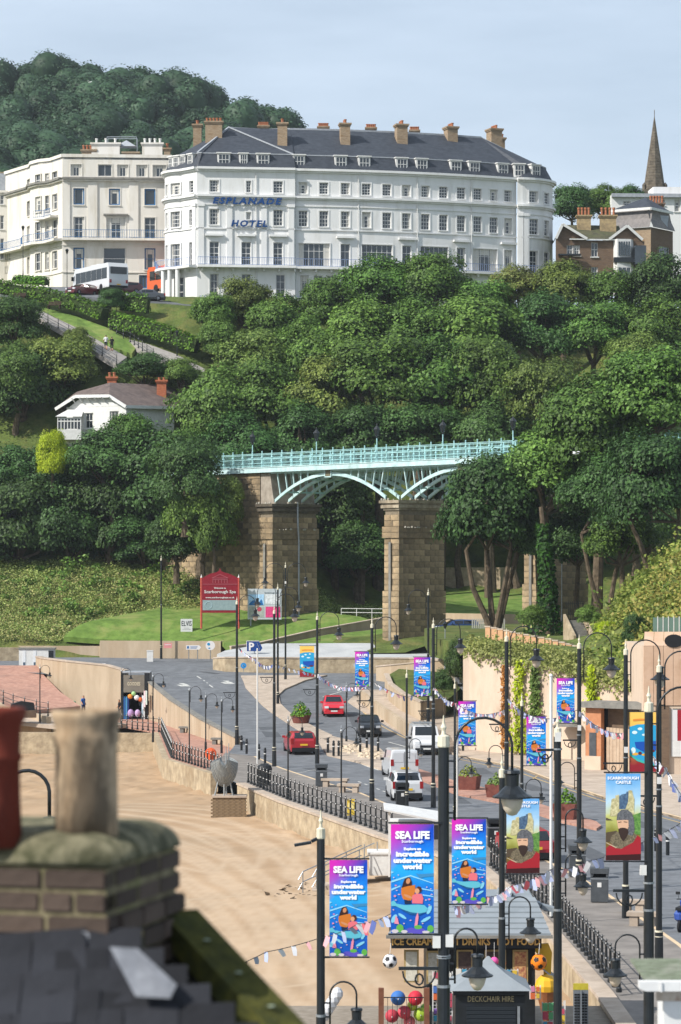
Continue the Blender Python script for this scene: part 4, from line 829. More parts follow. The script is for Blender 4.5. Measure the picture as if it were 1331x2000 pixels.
class Face:
 """a facade laid out along a plan curve: pts = polyline [(x, y)], s = metres along it, outward = to the right of travel when sgn = 1"""
 def __init__(f, pts, sgn=1):
  f.P = [Vector(q) for q in pts]; f.S = [0]; f.sgn = sgn
  for a, b in zip(f.P[:-1], f.P[1:]): f.S.append(f.S[-1] + (b - a).length)
  f.L = f.S[-1]
 def at(f, s):
  s = min(max(s, 0), f.L - 1e-6); i = max(j for j in range(len(f.S) - 1) if f.S[j] <= s)
  t = (f.P[i + 1] - f.P[i]).normalized(); return f.P[i] + t * (s - f.S[i]), t, Vector((t.y, -t.x)) * f.sgn
 def tan(f, s):                                # smoothed tangent
  a, _, _ = f.at(s - .4); b, _, _ = f.at(s + .4); t = (b - a).normalized(); return t, Vector((t.y, -t.x)) * f.sgn
 def pt(f, s, w, z): q, t, n = f.at(s); t2, n2 = f.tan(s); return Vector((q.x + n2.x * w, q.y + n2.y * w, z))
 def s_of(f, px):                              # where photo column px meets the curve
  best = None
  for i in range(len(f.P) - 1):
   for k in range(41):
    q = f.P[i].lerp(f.P[i + 1], k / 40); e = abs(XC + q.x * F / q.y - px)
    if best is None or e < best[0]: best = (e, f.S[i] + (f.S[i + 1] - f.S[i]) * k / 40)
  return best[1]
 def cuts(f): return list(f.S)
def wall_face(f, z0, z1, holes, depth=.28, s0=None, s1=None):
 """wall surface with real openings; holes = [(sa, sb, za, zb)]"""
 s0 = 0 if s0 is None else s0; s1 = f.L if s1 is None else s1; mb = MB()
 us = sorted({round(u, 3) for u in [s0, s1] + [c for c in f.cuts() if s0 < c < s1] + [e for h in holes for e in h[:2]]})
 us = [u for u in us if s0 - 1e-3 <= u <= s1 + 1e-3]; vs = sorted({round(v, 3) for v in [z0, z1] + [e for h in holes for e in h[2:4]]})
 hit = lambda u, v: any(h[0] < u < h[1] and h[2] < v < h[3] for h in holes)
 for a, b in zip(us[:-1], us[1:]):
  if b - a < 1e-3: continue
  for c, d in zip(vs[:-1], vs[1:]):
   if not hit((a + b) / 2, (c + d) / 2): mb.quad(f.pt(a, 0, c), f.pt(b, 0, c), f.pt(b, 0, d), f.pt(a, 0, d))
 for a, b, c, d in [h[:4] for h in holes]:
  q = [f.pt(a, 0, c), f.pt(b, 0, c), f.pt(b, 0, d), f.pt(a, 0, d)]; r = [f.pt(a, -depth, c), f.pt(b, -depth, c), f.pt(b, -depth, d), f.pt(a, -depth, d)]
  for k in range(4): mb.quad(q[k], q[(k + 1) % 4], r[(k + 1) % 4], r[k])
 return mb
def band(f, z0, z1, out, s0=0, s1=None, ins=.1, step=1.2):
 """a moulding following the facade"""
 s1 = f.L if s1 is None else s1; us = sorted({s0, s1, *[c for c in f.cuts() if s0 < c < s1]}); mb = MB(); vs = []
 for u in us: vs += [f.pt(u, -ins, z0), f.pt(u, out, z0), f.pt(u, out, z1), f.pt(u, -ins, z1)]
 fs = [(4 * i + k, 4 * i + (k + 1) % 4, 4 * i + 4 + (k + 1) % 4, 4 * i + 4 + k) for i in range(len(us) - 1) for k in range(4)]
 return mb.add(vs, fs + [(3, 2, 1, 0), tuple(4 * (len(us) - 1) + k for k in range(4))])
win_cache = {}
def window(parent, f, sa, sb, za, zb, nx=2, ny=4, frame=None, glass=None, depth=.2, bar=.05, sill=True, surround=0.0, sm=None, name='window', arch=False, curtain=True):
 """a framed window set back in its opening; sub-parts: pane, sill"""
 frame = frame or M_wpaint; glass = glass or M_glass; root = parent
 wd, ht = round(sb - sa, 2), round(zb - za, 2); cv = curtain and random.random() < .6; cl = random.random() < .5
 key = (wd, ht, nx, ny, frame.name, glass.name, bar, sill, surround, arch, cv, cl, depth)
 if key not in win_cache:
  mb = MB(); e = .15 if frame is M_blue else .07
  for x0, x1, z0, z1 in ((-wd / 2, -wd / 2 + e, 0, ht), (wd / 2 - e, wd / 2, 0, ht), (-wd / 2 + e, wd / 2 - e, 0, e), (-wd / 2 + e, wd / 2 - e, ht - e, ht)): mb.box(x0, x1, -.06, .04, z0, z1)
  for i in range(1, nx): mb.box(-wd / 2 + wd * i / nx - bar / 2, -wd / 2 + wd * i / nx + bar / 2, -.04, .035, e, ht - e)
  for j in range(1, ny):
   b2 = bar * (1.5 if j * 2 == ny else 1); mb.box(-wd / 2 + e, wd / 2 - e, -.045, .03, ht * j / ny - b2 / 2, ht * j / ny + b2 / 2)
  g = MB().box(-wd / 2 + .02, wd / 2 - .02, 0, .02, .02, ht - .02)
  c = None
  if cv:
   c = MB().box(-wd / 2 + .03, -wd / 2 + wd * (.28 if cl else .16), -.012, -.004, .03, ht - .03).box(wd / 2 - wd * (.28 if cl else .2), wd / 2 - .03, -.012, -.004, .03, ht - .03)
   if cl: c.box(-wd / 2 + wd * .3, wd / 2 - wd * .3, -.012, -.004, ht * .72, ht - .03)
  s_ = MB()
  if sill: s_.box(-wd / 2 - .12, wd / 2 + .12, -depth - .14, .05, -.13, -.003)
  if surround:
   u = surround
   for x0, x1, z0, z1 in ((-wd / 2 - u, -wd / 2 - .004, .0, ht + u), (wd / 2 + .004, wd / 2 + u, .0, ht + u), (-wd / 2 - .004, wd / 2 + .004, ht + .004, ht + u)): s_.box(x0, x1, -depth - .05, -depth + .02, z0, z1)
  win_cache[key] = (mb.mesh('window', frame), g.mesh('pane', glass), s_.mesh('sill', sm or frame) if s_.v else None, c.mesh('curtain', M_curt) if c else None)
 a, b, s_, c = win_cache[key]; sc = (sa + sb) / 2; q = f.pt(sc, -depth, za); t, n = f.tan(sc); ang = math.atan2(t.y, t.x) if f.sgn > 0 else math.atan2(-t.y, -t.x)
 o = link(name, a, parent, q - root.location, ang); link('pane', b, o)
 if s_: link('sill', s_, o)
 if c: link('curtain', c, o)
 return o
def chimney(parent, x, y0, y1, d, wx, wy, m=M_buff, pots=5, name='chimney', rz=0, potm=None, ph=.45):
 q = U(x, y0, d); zb = H - (y1 - YH) * d / F - .6; L = q - parent.location; c, s = math.cos(rz), math.sin(rz)
 o = link(name, None, parent, (L.x, L.y, 0), rz); base = zb - parent.location.z; top = L.z - ph
 a = MB().box(-wx / 2, wx / 2, -wy / 2, wy / 2, base, top - .35); link('stack', a.mesh('stack', m), o)
 b = MB().box(-wx / 2 - .1, wx / 2 + .1, -wy / 2 - .1, wy / 2 + .1, top - .348, top - .2).box(-wx / 2 - .18, wx / 2 + .18, -wy / 2 - .18, wy / 2 + .18, top - .198, top); link('chimney_cap', b.mesh('chimney_cap', m), o)
 pm = MB().lathe([(.15, 0), (.14, ph * .7), (.18, ph * .78), (.18, ph)], n=8).mesh('chimney_pot', potm or M_pot)
 for i in range(pots):
  t = (i + .5) / pots - .5; link('chimney_pot', pm, o, (t * wx if wx > wy else 0, t * wy if wy >= wx else 0, top))
 return o
def railing(parent, f, z, h, s0, s1, out, m, step=.28, name='balcony_railing'):
 mb = MB(); n = max(1, int((s1 - s0) / .9)); us = [s0 + (s1 - s0) * i / n for i in range(n + 1)]
 for a, b in zip(us[:-1], us[1:]):
  for zz in (.08, h): mb.bar(f.pt(a, out, z + zz), f.pt(b, out, z + zz), .05, .05)
 s = s0
 while s <= s1: mb.bar(f.pt(s, out, z), f.pt(s, out, z + h), .035, .035); s += step
 return part(name, mb, m, parent, world=True)
# ---- the big white hotel
HD = 345.0; pz = lambda y: H + (YH - y) * HD / F
c0 = Vector(((385 - XC) * HD / F, HD)); ph = math.radians(7)
c1 = c0 + Vector((math.cos(ph), math.sin(ph))) * 12.1
pav = Face([c0, c1])
pts = [c1 + Vector((.02, .45))]; n = 20; ang0, ang1 = 6, 27; Lc = 29.1
for i in range(n):
 a = math.radians(ang0 + (ang1 - ang0) * (i + .5) / n); pts.append(pts[-1] + Vector((math.cos(a), math.sin(a))) * Lc / n)
body = Face(pts)
pts = [pts[-1] + Vector((.1, -.5))]; Rb = 5.3
for i in range(12):
 a = math.radians(5 + 91 * (i + .5) / 12); pts.append(pts[-1] + Vector((math.cos(a), math.sin(a))) * Rb * math.radians(91) / 12)
bow = Face(pts)
lp = [c0]; a = math.radians(50); lp.append(lp[-1] + Vector((-math.cos(a), math.sin(a))) * 3.2); lp[-1]
for i in range(10):
 a = math.radians(22 + (92 - 22) * (i + .5) / 10); lp.append(lp[-1] + Vector((-math.cos(a), math.sin(a))) * 3.6 * math.radians(70) / 10)
lp.append(lp[-1] + Vector((.2, 4)))
lbay = Face(list(reversed(lp)))
hotel = thing('hotel', 'long white curved hotel with slate mansard roof and blue lettering', 'hotel', (c0.x, c0.y, 45.5))
Z0, ZBAL, ZS1, ZCOR, ZMAN, ZRID = 45.3, pz(518), pz(381), pz(325), pz(296), 68.3
rows = {'top': (pz(373.5), pz(351)), 'mid': (pz(438), pz(407)), 'low': (pz(516), pz(471)), 'gnd': (pz(576), pz(534))}
def hole(f, px, w, row): s = f.s_of(px); a, b = rows[row]; return (s - w / 2, s + w / 2, a, b)
HW = []   # (face, hole, nx, ny, kind)
for px, wt in ((419, 1.15), (484, .6), (541, 1.15)):
 HW.append((pav, hole(pav, px, wt, 'top'), 3 if wt > 1 else 2, 4, 'sash'))
for px, wt in ((418, 1.2), (484, .6), (541, 1.15)):
 h = hole(pav, px, wt, 'mid'); h = h if wt > 1 else (h[0], h[1], h[2] + .7, h[3] - .35); HW.append((pav, h, 3 if wt > 1 else 2, 4, 'sash'))
for px in (418, 480, 543): HW.append((pav, hole(pav, px, 1.15, 'low'), 2, 4, 'french'))
for px in (418, 483, 546): HW.append((pav, hole(pav, px, 1.1, 'gnd'), 2, 3, 'french'))
bx = [592, 633, 675, 716, 756, 794, 831.5, 866.5, 901, 933, 964.5, 993]
for px in bx:
 HW.append((body, hole(body, px, 1.1, 'top'), 3, 4, 'sash')); HW.append((body, hole(body, px, 1.1, 'mid'), 3, 4, 'sash'))
for px, w_ in ((614, 3.9), (675, 1.15), (737, 3.9), (795, 1.15), (849, 3.7), (901, 1.15), (948, 3.4), (993, 1.1)):
 HW.append((body, hole(body, px, w_, 'low'), 6 if w_ > 2 else 2, 3, 'french'))
for px in (595, 622, 647): HW.append((body, hole(body, px, 1.1, 'gnd'), 2, 3, 'french'))
for px, w_ in ((1043, 1.3), (1068, 1.2)):
 for rw_ in ('top', 'mid', 'low'): HW.append((bow, hole(bow, px, w_, rw_), 3 if rw_ != 'low' else 2, 4, 'sash'))
for px, w_ in ((326, .7), (343, 1.5), (374, .8)):
 for rw_ in ('top', 'mid', 'low'): HW.append((lbay, hole(lbay, px, w_, rw_), 3 if w_ > 1 else 1, 4, 'sash'))
HW.append((lbay, (lbay.s_of(350) - .7, lbay.s_of(350) + .7, Z0 + .1, pz(537)), 2, 4, 'french'))
for f, nm in ((pav, 'pavilion_wall'), (body, 'curved_wall'), (bow, 'bow_wall'), (lbay, 'end_wall')):
 part(nm, wall_face(f, Z0 - 4, ZCOR, [h for g, h, *_ in HW if g is f]), M_stucco, hotel, world=True)
 for za, zb, out in ((ZCOR - .5, ZCOR - .28, .22), (ZCOR - .28, ZCOR, .5), (ZS1 - .32, ZS1 - .12, .2), (ZS1 - .12, ZS1 + .12, .42), (pz(399), pz(396), .1), (pz(446), pz(443.5), .14)):
  part('cornice', band(f, za, zb, out), M_stucco, hotel, world=True)
 part('balcony_slab', band(f, ZBAL - .28, ZBAL, 1.25 if f is not body else .95), M_stucco, hotel, world=True)
 railing(hotel, f, ZBAL, .95, .05, f.L - .05, 1.15 if f is not body else .85, M_blue2)
random.seed(3)
for f, h, nx_, ny_, kind in HW: window(hotel, f, *h, nx=nx_, ny=ny_, surround=.16 if kind == 'sash' else .12, sill=kind == 'sash', sm=M_stucco, depth=.22)
mb = MB()                                              # pilasters and balcony brackets
for f, ss in ((pav, (.5, pav.L * .33, pav.L * .68, pav.L - .5)), (bow, (.4, 1.2)), (lbay, (lbay.L - .5,))):
 for s in ss: part('pilaster', band(f, pz(520) + .3, pz(396), .14, s - .35, s + .35), M_stucco, hotel, world=True); part('pilaster_capital', band(f, pz(402), pz(396.5), .24, s - .45, s + .45), M_stucco, hotel, world=True)
for f in (pav, body, bow, lbay):
 s = .6
 while s < f.L: part('bracket', band(f, ZBAL - .65, ZBAL - .285, .7, s - .1, s + .1), M_stucco, hotel, world=True); s += 1.9
for f, px in ((pav, 418), (pav, 480), (pav, 543), (body, 675), (body, 795), (body, 901), (body, 993)):
 s = f.s_of(px); part('window_hood', band(f, pz(460), pz(456), .45, s - 1.1, s + 1.1), M_stucco, hotel, world=True)
for px in (500, 655): pass
for f, px in ((pav, 502), (body, 700), (body, 815), (body, 921)):
 s = f.s_of(px); part('drain_pipe', MB().tube([f.pt(s, .12, Z0), f.pt(s, .12, ZCOR - .6)], .06, 5), M_wpaint, hotel, world=True)
alls = [lbay.pt(s, .1, 0) for s in np.linspace(.3, lbay.L - .1, 10)] + [pav.pt(s, .1, 0) for s in (.1, 4, 8, pav.L)] + [body.pt(s, .1, 0) for s in np.linspace(.3, body.L, 18)] + [bow.pt(s, .1, 0) for s in np.linspace(.6, bow.L, 10)]
def inner(i, k):
 a = alls[max(i - 1, 0)]; b = alls[min(i + 1, len(alls) - 1)]; t = (b - a).normalized(); return alls[i] + Vector((-t.y, t.x, 0)) * k
mb = MB(); e1 = [q + Vector((0, 0, ZCOR + .02)) for q in alls]; e2 = [inner(i, 1.0) + Vector((0, 0, ZMAN)) for i in range(len(alls))]
for i in range(len(alls) - 1): mb.quad(e1[i], e1[i + 1], e2[i + 1], e2[i])
mro = part('mansard', mb, M_slate, hotel, world=True)
ridge = []
rs0 = U(447, 247, HD + 7.5); bodymid = [body.pt(s, -6.6, ZRID) for s in np.linspace(0, body.L * .95, 11)]
rid = [Vector((rs0.x, rs0.y, ZRID))] + [pav.pt(pav.L * .75, -8.0, ZRID)] + bodymid
def near_ridge(q): return min(rid, key=lambda r: (r.xy - q.xy).length)
mb = MB()
for i in range(len(e2) - 1):
 a, b = near_ridge(e2[i]), near_ridge(e2[i + 1])
 if (a - b).length < .01: mb.add([e2[i], e2[i + 1], a], [(0, 1, 2)])
 else: mb.quad(e2[i], e2[i + 1], b, a)
for a, b in zip(rid[:-1], rid[1:]):
 q = Vector((-(b - a).y, (b - a).x, 0)).normalized() * 8; mb.quad(a, b, b + q - Vector((0, 0, 4)), a + q - Vector((0, 0, 4)))
part('slate_roof', mb, M_slate, hotel, world=True)
mb = MB()
for a, b in zip(rid[:-1], rid[1:]): mb.bar(a, b, .3, .22)
part('ridge_tiles', mb, M_lead, hotel, world=True)
mb = MB()
for k in (0, len(e2) - 1): pass
hips = [(10, 0)]
mb.bar(e2[10] + Vector((0, 0, .05)), rid[0] + Vector((0, 0, .05)), .25, .15); part('hip_tiles', mb, M_lead, hotel, world=True); mb = MB(); mb.bar(e2[-1], rid[-1], .25, .15); part('hip_tiles', mb, M_lead, hotel, world=True); mb = MB(); mb.bar(e2[13] + Vector((0, 0, .05)), rid[0] + Vector((0, 0, .1)), .25, .15)
part('hip_tiles', mb, M_lead, hotel, world=True)
mb = MB()
for a, b in zip(e2[:-1], e2[1:]): mb.bar(a, b, .2, .14)
part('roof_break', mb, M_lead, hotel, world=True)
def dormer(f, px, w_):
 s = f.s_of(px); q = f.pt(s, -.25, ZCOR + .1); t, n_ = f.tan(s); ang = math.atan2(t.y, t.x); h = 1.62
 o = link('dormer', MB().box(-w_ / 2 - .16, w_ / 2 + .16, .0, 1.2, 0, h).box(-w_ / 2 - .28, w_ / 2 + .28, -.16, 1.3, h + .003, h + .14).mesh('dormer', M_wpaint), hotel, q - hotel.location, ang)
 link('pane', MB().box(-w_ / 2, w_ / 2, -.03, .02, .2, h - .12).mesh('pane', M_glass), o); g = MB()
 for i in range(4): g.box(-w_ / 2 + w_ * i / 3 - .025, -w_ / 2 + w_ * i / 3 + .025, -.07, -.034, .2, h - .12)
 for z_ in (.2, .85, 1.5): g.box(-w_ / 2, w_ / 2, -.08, -.033, z_ - .03, z_ + .03)
 link('glazing_bars', g.mesh('glazing_bars', M_wpaint), o)
for px, w_ in ((437, 1.25), (478, .75), (517, 1.25)): dormer(pav, px, w_)
for px in (585, 667, 713, 787, 826, 893, 929, 985): dormer(body, px, 1.2)
for px in (1016, 1050): dormer(bow, px, 1.1)
for px in (330, 341, 353, 368): dormer(lbay, px, .7)
for x, y0, y1, dd, wx, wy, rz_ in ((552, 233, 292, 5.0, 1.5, 1.9, 0), (674, 234, 290, 7, 1.5, 1.9, .1), (784, 236, 294, 9.5, 1.7, 2.0, .2), (881, 241, 300, 13, 1.7, 2.1, .3), (966, 245, 304, 17, 1.9, 2.2, .35), (418, 230, 282, 5.5, 2.6, 1.6, 0), (386, 236, 284, 9, 1.3, 1.8, 0),
                                   (515, 238, 262, 15, 1.6, 1.2, 0), (632, 240, 262, 17, 1.6, 1.2, 0), (725, 242, 262, 18, 1.5, 1.2, 0), (810, 247, 266, 20, 1.4, 1.2, 0), (980, 262, 300, 20, .9, 1, .3)):
 chimney(hotel, x, y0, y1, HD + dd, wx * .8, wy * .75, rz=rz_)
M_sign = mat('blue_lettering', '#0e3f78', rough=.4)
for txt, px, y, sz, sp in (('ESPLANADE', 483, 397, 1.05, 1.75), ('HOTEL', 484, 441, 1.05, 1.4)):
 me = text_mesh(txt, sz, M_sign, bold=.04, ext=.06, shear=.22, sp=1.25); xs = [v.co.x for v in me.vertices]; wd = max(xs) - min(xs); want = {'ESPLANADE': 8.55, 'HOTEL': 4.5}[txt]
 for v in me.vertices: v.co.x *= want / wd
 s = pav.s_of(px); o = link('lettering', me, hotel, pav.pt(s, .35, pz(y)) - hotel.location, (PI / 2, 0, ph)); o['label'] = 'blue letters reading ' + txt
mb = MB().prism([(c0.x + .4, c0.y - 3.2), (c0.x + 17, c0.y - 2.2), (c0.x + 17, c0.y - .2), (c0.x + .4, c0.y - .4)], Z0 - 4, Z0 + .02); part('terrace', mb, M_stucco, hotel, world=True)
mb = MB()
for i in range(30): x = c0.x + .6 + i * .55; mb.bar((x, c0.y - 3.1 + i * .032, Z0 + .02), (x, c0.y - 3.1 + i * .032, Z0 + .95), .04)
mb.bar((c0.x + .6, c0.y - 3.1, Z0 + .95), (c0.x + 16.6, c0.y - 2.15, Z0 + .95), .05); part('terrace_railing', mb, M_blue2, hotel, world=True)
mb = MB()
for px in (331, 341, 358): s = lbay.s_of(px); mb.tube([lbay.pt(s, .9, Z0 - .5), lbay.pt(s, .9, ZBAL - .3)], .26, 10)
part('porch_columns', mb, M_stucco, hotel, world=True)
for i, x in enumerate((1.6, 5.2, 6.8, 9.2, 12.6)):
 t = thing('terrace_table', 'dark table set on the hotel terrace, number %s from the left' % ('one', 'two', 'three', 'four', 'five')[i], 'table', (c0.x + x, c0.y - 1.7, Z0 + .02), 0, 'tables on the hotel terrace')
 part('top', MB().lathe([(.45, .7), (.45, .74)], n=10), M_black, t); part('leg', MB().tube([(0, 0, 0), (0, 0, .7)], .04, 6), M_black, t)
# ---- cream building left of it
CD = 357.0; pzc = lambda y: H + (YH - y) * CD / F
k0 = Vector(((122 - XC) * CD / F, CD)); a = math.radians(4); k1_ = k0 + Vector((math.cos(a), math.sin(a))) * ((335 - 122) * CD / F / math.cos(a))
fr_ = Face([k0, k1_]); lp = [k0]
for ang, L in ((62, 4.0), (35, 2.0), (58, 2.4), (80, 2.4), (60, 8)): lp.append(lp[-1] + Vector((-math.cos(math.radians(ang)), math.sin(math.radians(ang)))) * L)
fl_ = Face(list(reversed(lp)))
cb = thing('terrace_house', 'cream stuccoed corner building with blue balconies', 'building', (k0.x, k0.y, 47))
ZT = pzc(304); ZB = 45.6; CW = []
sc = lambda f, x0, x1, y0, y1: (f.s_of(x0), f.s_of(x1), pzc(y1), pzc(y0))
for x0, x1 in ((139, 161), (192, 216), (228, 252), (264, 288), (300, 324)): CW.append((fr_, sc(fr_, x0, x1, 320, 343), 2, 1, M_wpaint))
for x0, x1 in ((142, 163), (212, 232), (282, 303)): CW.append((fr_, sc(fr_, x0, x1, 367, 399), 1, 1, M_blue))
for x0, x1 in ((143, 163), (206, 244), (284, 303)): CW.append((fr_, sc(fr_, x0, x1, 423, 465), 4 if x1 - x0 > 30 else 2, 3, M_wpaint))
for x0, x1 in ((144, 164), (204, 244), (284, 304)): CW.append((fr_, sc(fr_, x0, x1, 483, 525), 1, 2, M_blue if x1 - x0 < 30 else M_wpaint))
for x0, x1 in ((226, 245), (272, 288)): CW.append((fr_, sc(fr_, x0, x1, 536, 562), 2, 1, M_blue))
for x0, x1 in ((52, 58), (70, 80), (88, 96), (102, 112)):
 for y0, y1 in ((330, 352), (374, 404), (424, 458), (486, 520)): CW.append((fl_, sc(fl_, x0, x1, y0, y1), 2, 2, M_wpaint))
for f, nm in ((fr_, 'front_wall'), (fl_, 'side_wall')):
 part(nm, wall_face(f, ZB - 3, ZT, [h for g, h, *_ in CW if g is f]), M_cream, cb, world=True)
 for za, zb, out, m in ((ZT - .15, ZT + .25, .15, M_cream), (pzc(350), pzc(346), .55, M_cope), (pzc(353), pzc(350.2), .35, M_cream), (pzc(470), pzc(465.5), 1.2, M_cream), (pzc(479), pzc(477), .12, M_cream), (pzc(532), pzc(530), .12, M_cream)): part('cornice', band(f, za, zb, out), m, cb, world=True)
 railing(cb, f, pzc(465), 1.0, .1, f.L - .1, 1.1, M_blue, step=.3)
for f, h, nx_, ny_, m in CW: window(cb, f, *h, nx=nx_, ny=ny_, frame=m, sm=M_cream, surround=.12)
for px in (128, 181, 262): s = fr_.s_of(px); part('pilaster', band(fr_, pzc(462), pzc(354), .16, s - .6, s + .6), M_cream, cb, world=True)
s0_ = fl_.s_of(105); part('upper_balcony', band(fl_, pzc(422), pzc(418), 1.1, s0_ - 3, s0_ + 1.5), M_cream, cb, world=True); railing(cb, fl_, pzc(418), .9, s0_ - 3, s0_ + 1.5, 1.0, M_blue, step=.3)
part('window_hood', band(fr_, pzc(420), pzc(417), .5, fr_.s_of(200), fr_.s_of(250)), M_cope, cb, world=True)
pl = [tuple(q) for q in lp[::-1]] + [tuple(k1_), (k1_.x, k1_.y + 9), (lp[-1].x, lp[-1].y + 4)]
part('flat_roof', MB().prism(pl, ZT - .4, ZT - .1), M_lead, cb, world=True)
for x, y0, y1, wx, wy, pots, pm_ in ((207, 270, 305, 3.6, 1.0, 3, M_wpaint), (174, 283, 306, 1.8, .9, 4, M_pot), (298, 270, 305, 2.6, 1.0, 4, M_wpaint), (327, 280, 306, .8, .9, 2, M_pot), (256, 288, 306, 2.0, 1.2, 0, M_pot)):
 chimney(cb, x, y0, y1, CD + 4, wx, wy, m=M_cream if x in (207, 298) else M_buff, pots=pots, potm=pm_, ph=.6)
q = U(247, 287, CD + 5) - cb.location; link('roof_lantern', MB().add([(-1.3, -1, 0), (1.3, -1, 0), (1.3, 1, 0), (-1.3, 1, 0), (0, 0, .9)], [(0, 1, 4), (1, 2, 4), (2, 3, 4), (3, 0, 4), (3, 2, 1, 0)]).mesh('roof_lantern', M_lead), cb, q)
mb = MB()
for dx in (-1.9, 1.9):
 for dy in (0, 1.5): mb.bar((dx, dy, -1), (dx, dy, 1.4), .07)
for dy in (0, 1.5): mb.bar((-1.9, dy, 1.4), (1.9, dy, 1.4), .1)
link('roof_frame', mb.mesh('roof_frame', M_steel), cb, U(238, 288, CD + 6) - cb.location)
# ---- further houses to the left
def simple_house(label, x0, x1, d, ytop, ybot, m, wins, roof=None, ang=6, depth=8, name='house', frame=None, nx=2, ny=2):
 a = math.radians(ang); A = Vector(((x0 - XC) * d / F, d)); L = (x1 - x0) * d / F / math.cos(a); B = A + Vector((math.cos(a), math.sin(a))) * L; f = Face([A, B]); pzz = lambda y: H + (YH - y) * d / F
 o = thing(name, label, 'house', (A.x, A.y, pzz(ybot))); W = [(f.s_of(a_), f.s_of(b_), pzz(d_), pzz(c_)) for a_, b_, c_, d_ in wins]
 part('front_wall', wall_face(f, pzz(ybot) - 3, pzz(ytop), W), m, o, world=True)
 n_ = Vector((-math.sin(a), math.cos(a))); mb = MB()
 for P_, Q_ in ((A, A + n_ * depth), (B + n_ * depth, B), (A + n_ * depth, B + n_ * depth)): mb.quad((*P_, pzz(ybot) - 3), (*Q_, pzz(ybot) - 3), (*Q_, pzz(ytop)), (*P_, pzz(ytop)))
 part('side_wall', mb, m, o, world=True)
 for h in W: window(o, f, *h, nx=nx, ny=ny, frame=frame or M_wpaint)
 part('parapet', band(f, pzz(ytop) - .25, pzz(ytop) + .05, .2), m, o, world=True)
 top = [(*A, pzz(ytop) - .05), (*B, pzz(ytop) - .05), (*(B + n_ * depth), pzz(ytop) - .05), (*(A + n_ * depth), pzz(ytop) - .05)]
 mb = MB().quad(*top); part('roof', mb, roof or M_lead, o, world=True); return o, f, pzz, n_
o, f, zz, n_ = simple_house('white terraced house at the far left edge', -20, 37, 372, 372, 560, M_cream, [(x, x + 7, a, b) for x in (0, 17) for a, b in ((380, 398), (420, 447), (465, 505))])
mb = MB().extr([(-1, 0), (5, 0), (4.2, 2.4), (-1, 2.4)], (*f.pt(0, -.6, 0).xy, zz(372)), (*f.at(1)[1], 0), (0, 0, 1), (*n_, 0), 6); part('glazed_attic', mb, M_lead, o, world=True)
railing(o, f, zz(508), .9, .1, f.L - .1, .9, M_black)
simple_house('dark brick house between the trees at the far left', -15, 48, 400, 336, 380, M_buff, [(12, 22, 343, 358)], roof=M_slate)
simple_house('tall white house with mansard left of the cream building', 36, 62, 376, 342, 560, M_cream, [(42, 47, 352, 366), (52, 57, 352, 366), (42, 47, 400, 425)], roof=M_slate, ang=40)
# ---- brick house right of the hotel
BD = 352.0; bzz = lambda y: H + (YH - y) * BD / F
M_rb = mat('brown_brick', '#615145', '#776350', scale=3, rough=.95, dirt='#65503f', dscale=.8, stretch=(1, 1, 3))
M_tile = mat('mossy_roof_tile', '#3c3d31', '#57563e', scale=2, rough=.95, dirt='#4a5030', dscale=.8)
bh = thing('brick_house', 'brown brick gabled house with white bay window', 'house', U(1090, 540, BD))
A = Vector(((1086 - XC) * BD / F, BD)); B = Vector(((1262 - XC) * BD / F, BD + 1.5)); f = Face([A, B]); W = [(f.s_of(a_), f.s_of(b_), bzz(d_), bzz(c_)) for a_, b_, c_, d_ in ((1108, 1119, 478, 496), (1119, 1132, 478, 498), (1157, 1169, 472, 500), (1154, 1170, 520, 540))]
part('wall', wall_face(f, bzz(575), bzz(468), W), M_rb, bh, world=True)
for h in W: window(bh, f, *h, nx=2, ny=2)
for xa, xm, xb, yt in ((1080, 1101, 1147, 440), (1190, 1224, 1255, 441)):           # gables and their roofs
 pa, pm_, pb_ = f.pt(f.s_of(xa), .02, bzz(468)), f.pt(f.s_of(xm), .02, bzz(yt)), f.pt(f.s_of(xb), .02, bzz(468))
 part('gable', MB().add([pa, pb_, pm_, pa + Vector((0, .3, 0)), pb_ + Vector((0, .3, 0)), pm_ + Vector((0, .3, 0))], [(0, 1, 2), (5, 4, 3), (0, 3, 4, 1), (1, 4, 5, 2), (2, 5, 3, 0)]), M_rb, bh, world=True)
 mb = MB(); e = Vector((0, -.5, .12)); mb.bar(pa + e, pm_ + e, .1, .32); mb.bar(pm_ + e, pb_ + e, .1, .32); part('bargeboard', mb, M_wpaint, bh, world=True)
 bk = Vector((0, 9, 0)); part('gable_roof', MB().quad(pa + e, pm_ + e, pm_ + bk, pa + bk).quad(pm_ + e, pb_ + e, pb_ + bk, pm_ + bk), M_tile, bh, world=True)
a_, b_ = f.pt(f.s_of(1110), .4, bzz(467)), f.pt(f.s_of(1215), .4, bzz(467)); part('main_roof', MB().quad(a_, b_, b_ + Vector((0, 5, 2.4)), a_ + Vector((0, 5, 2.4))), M_tile, bh, world=True); part('gutter', MB().bar(a_, b_, .14), M_wpaint, bh, world=True)
sb0, sb1 = f.s_of(1200), f.s_of(1236); mb = MB(); q0, q1 = f.pt(sb0, 0, 0), f.pt(sb1, 0, 0)
mb.prism([(q0.x, q0.y), (q0.x + .4, q0.y - 1), (q1.x - .4, q1.y - 1), (q1.x, q1.y)], bzz(575), bzz(466)); by = part('bay_window', mb, M_wpaint, bh, world=True)
gl = MB(); br = MB()
for z0, z1 in ((bzz(500), bzz(470)), (bzz(536), bzz(521))):
 n_ = 5 if z1 - z0 > 1.5 else 3
 for i in range(n_): x = q0.x + .5 + (q1.x - q0.x - 1.0) * i / n_; gl.box(x + .04, x + (q1.x - q0.x - 1.0) / n_ - .04, q0.y - 1.03, q0.y - .98, z0 + .08, z1 - .08)
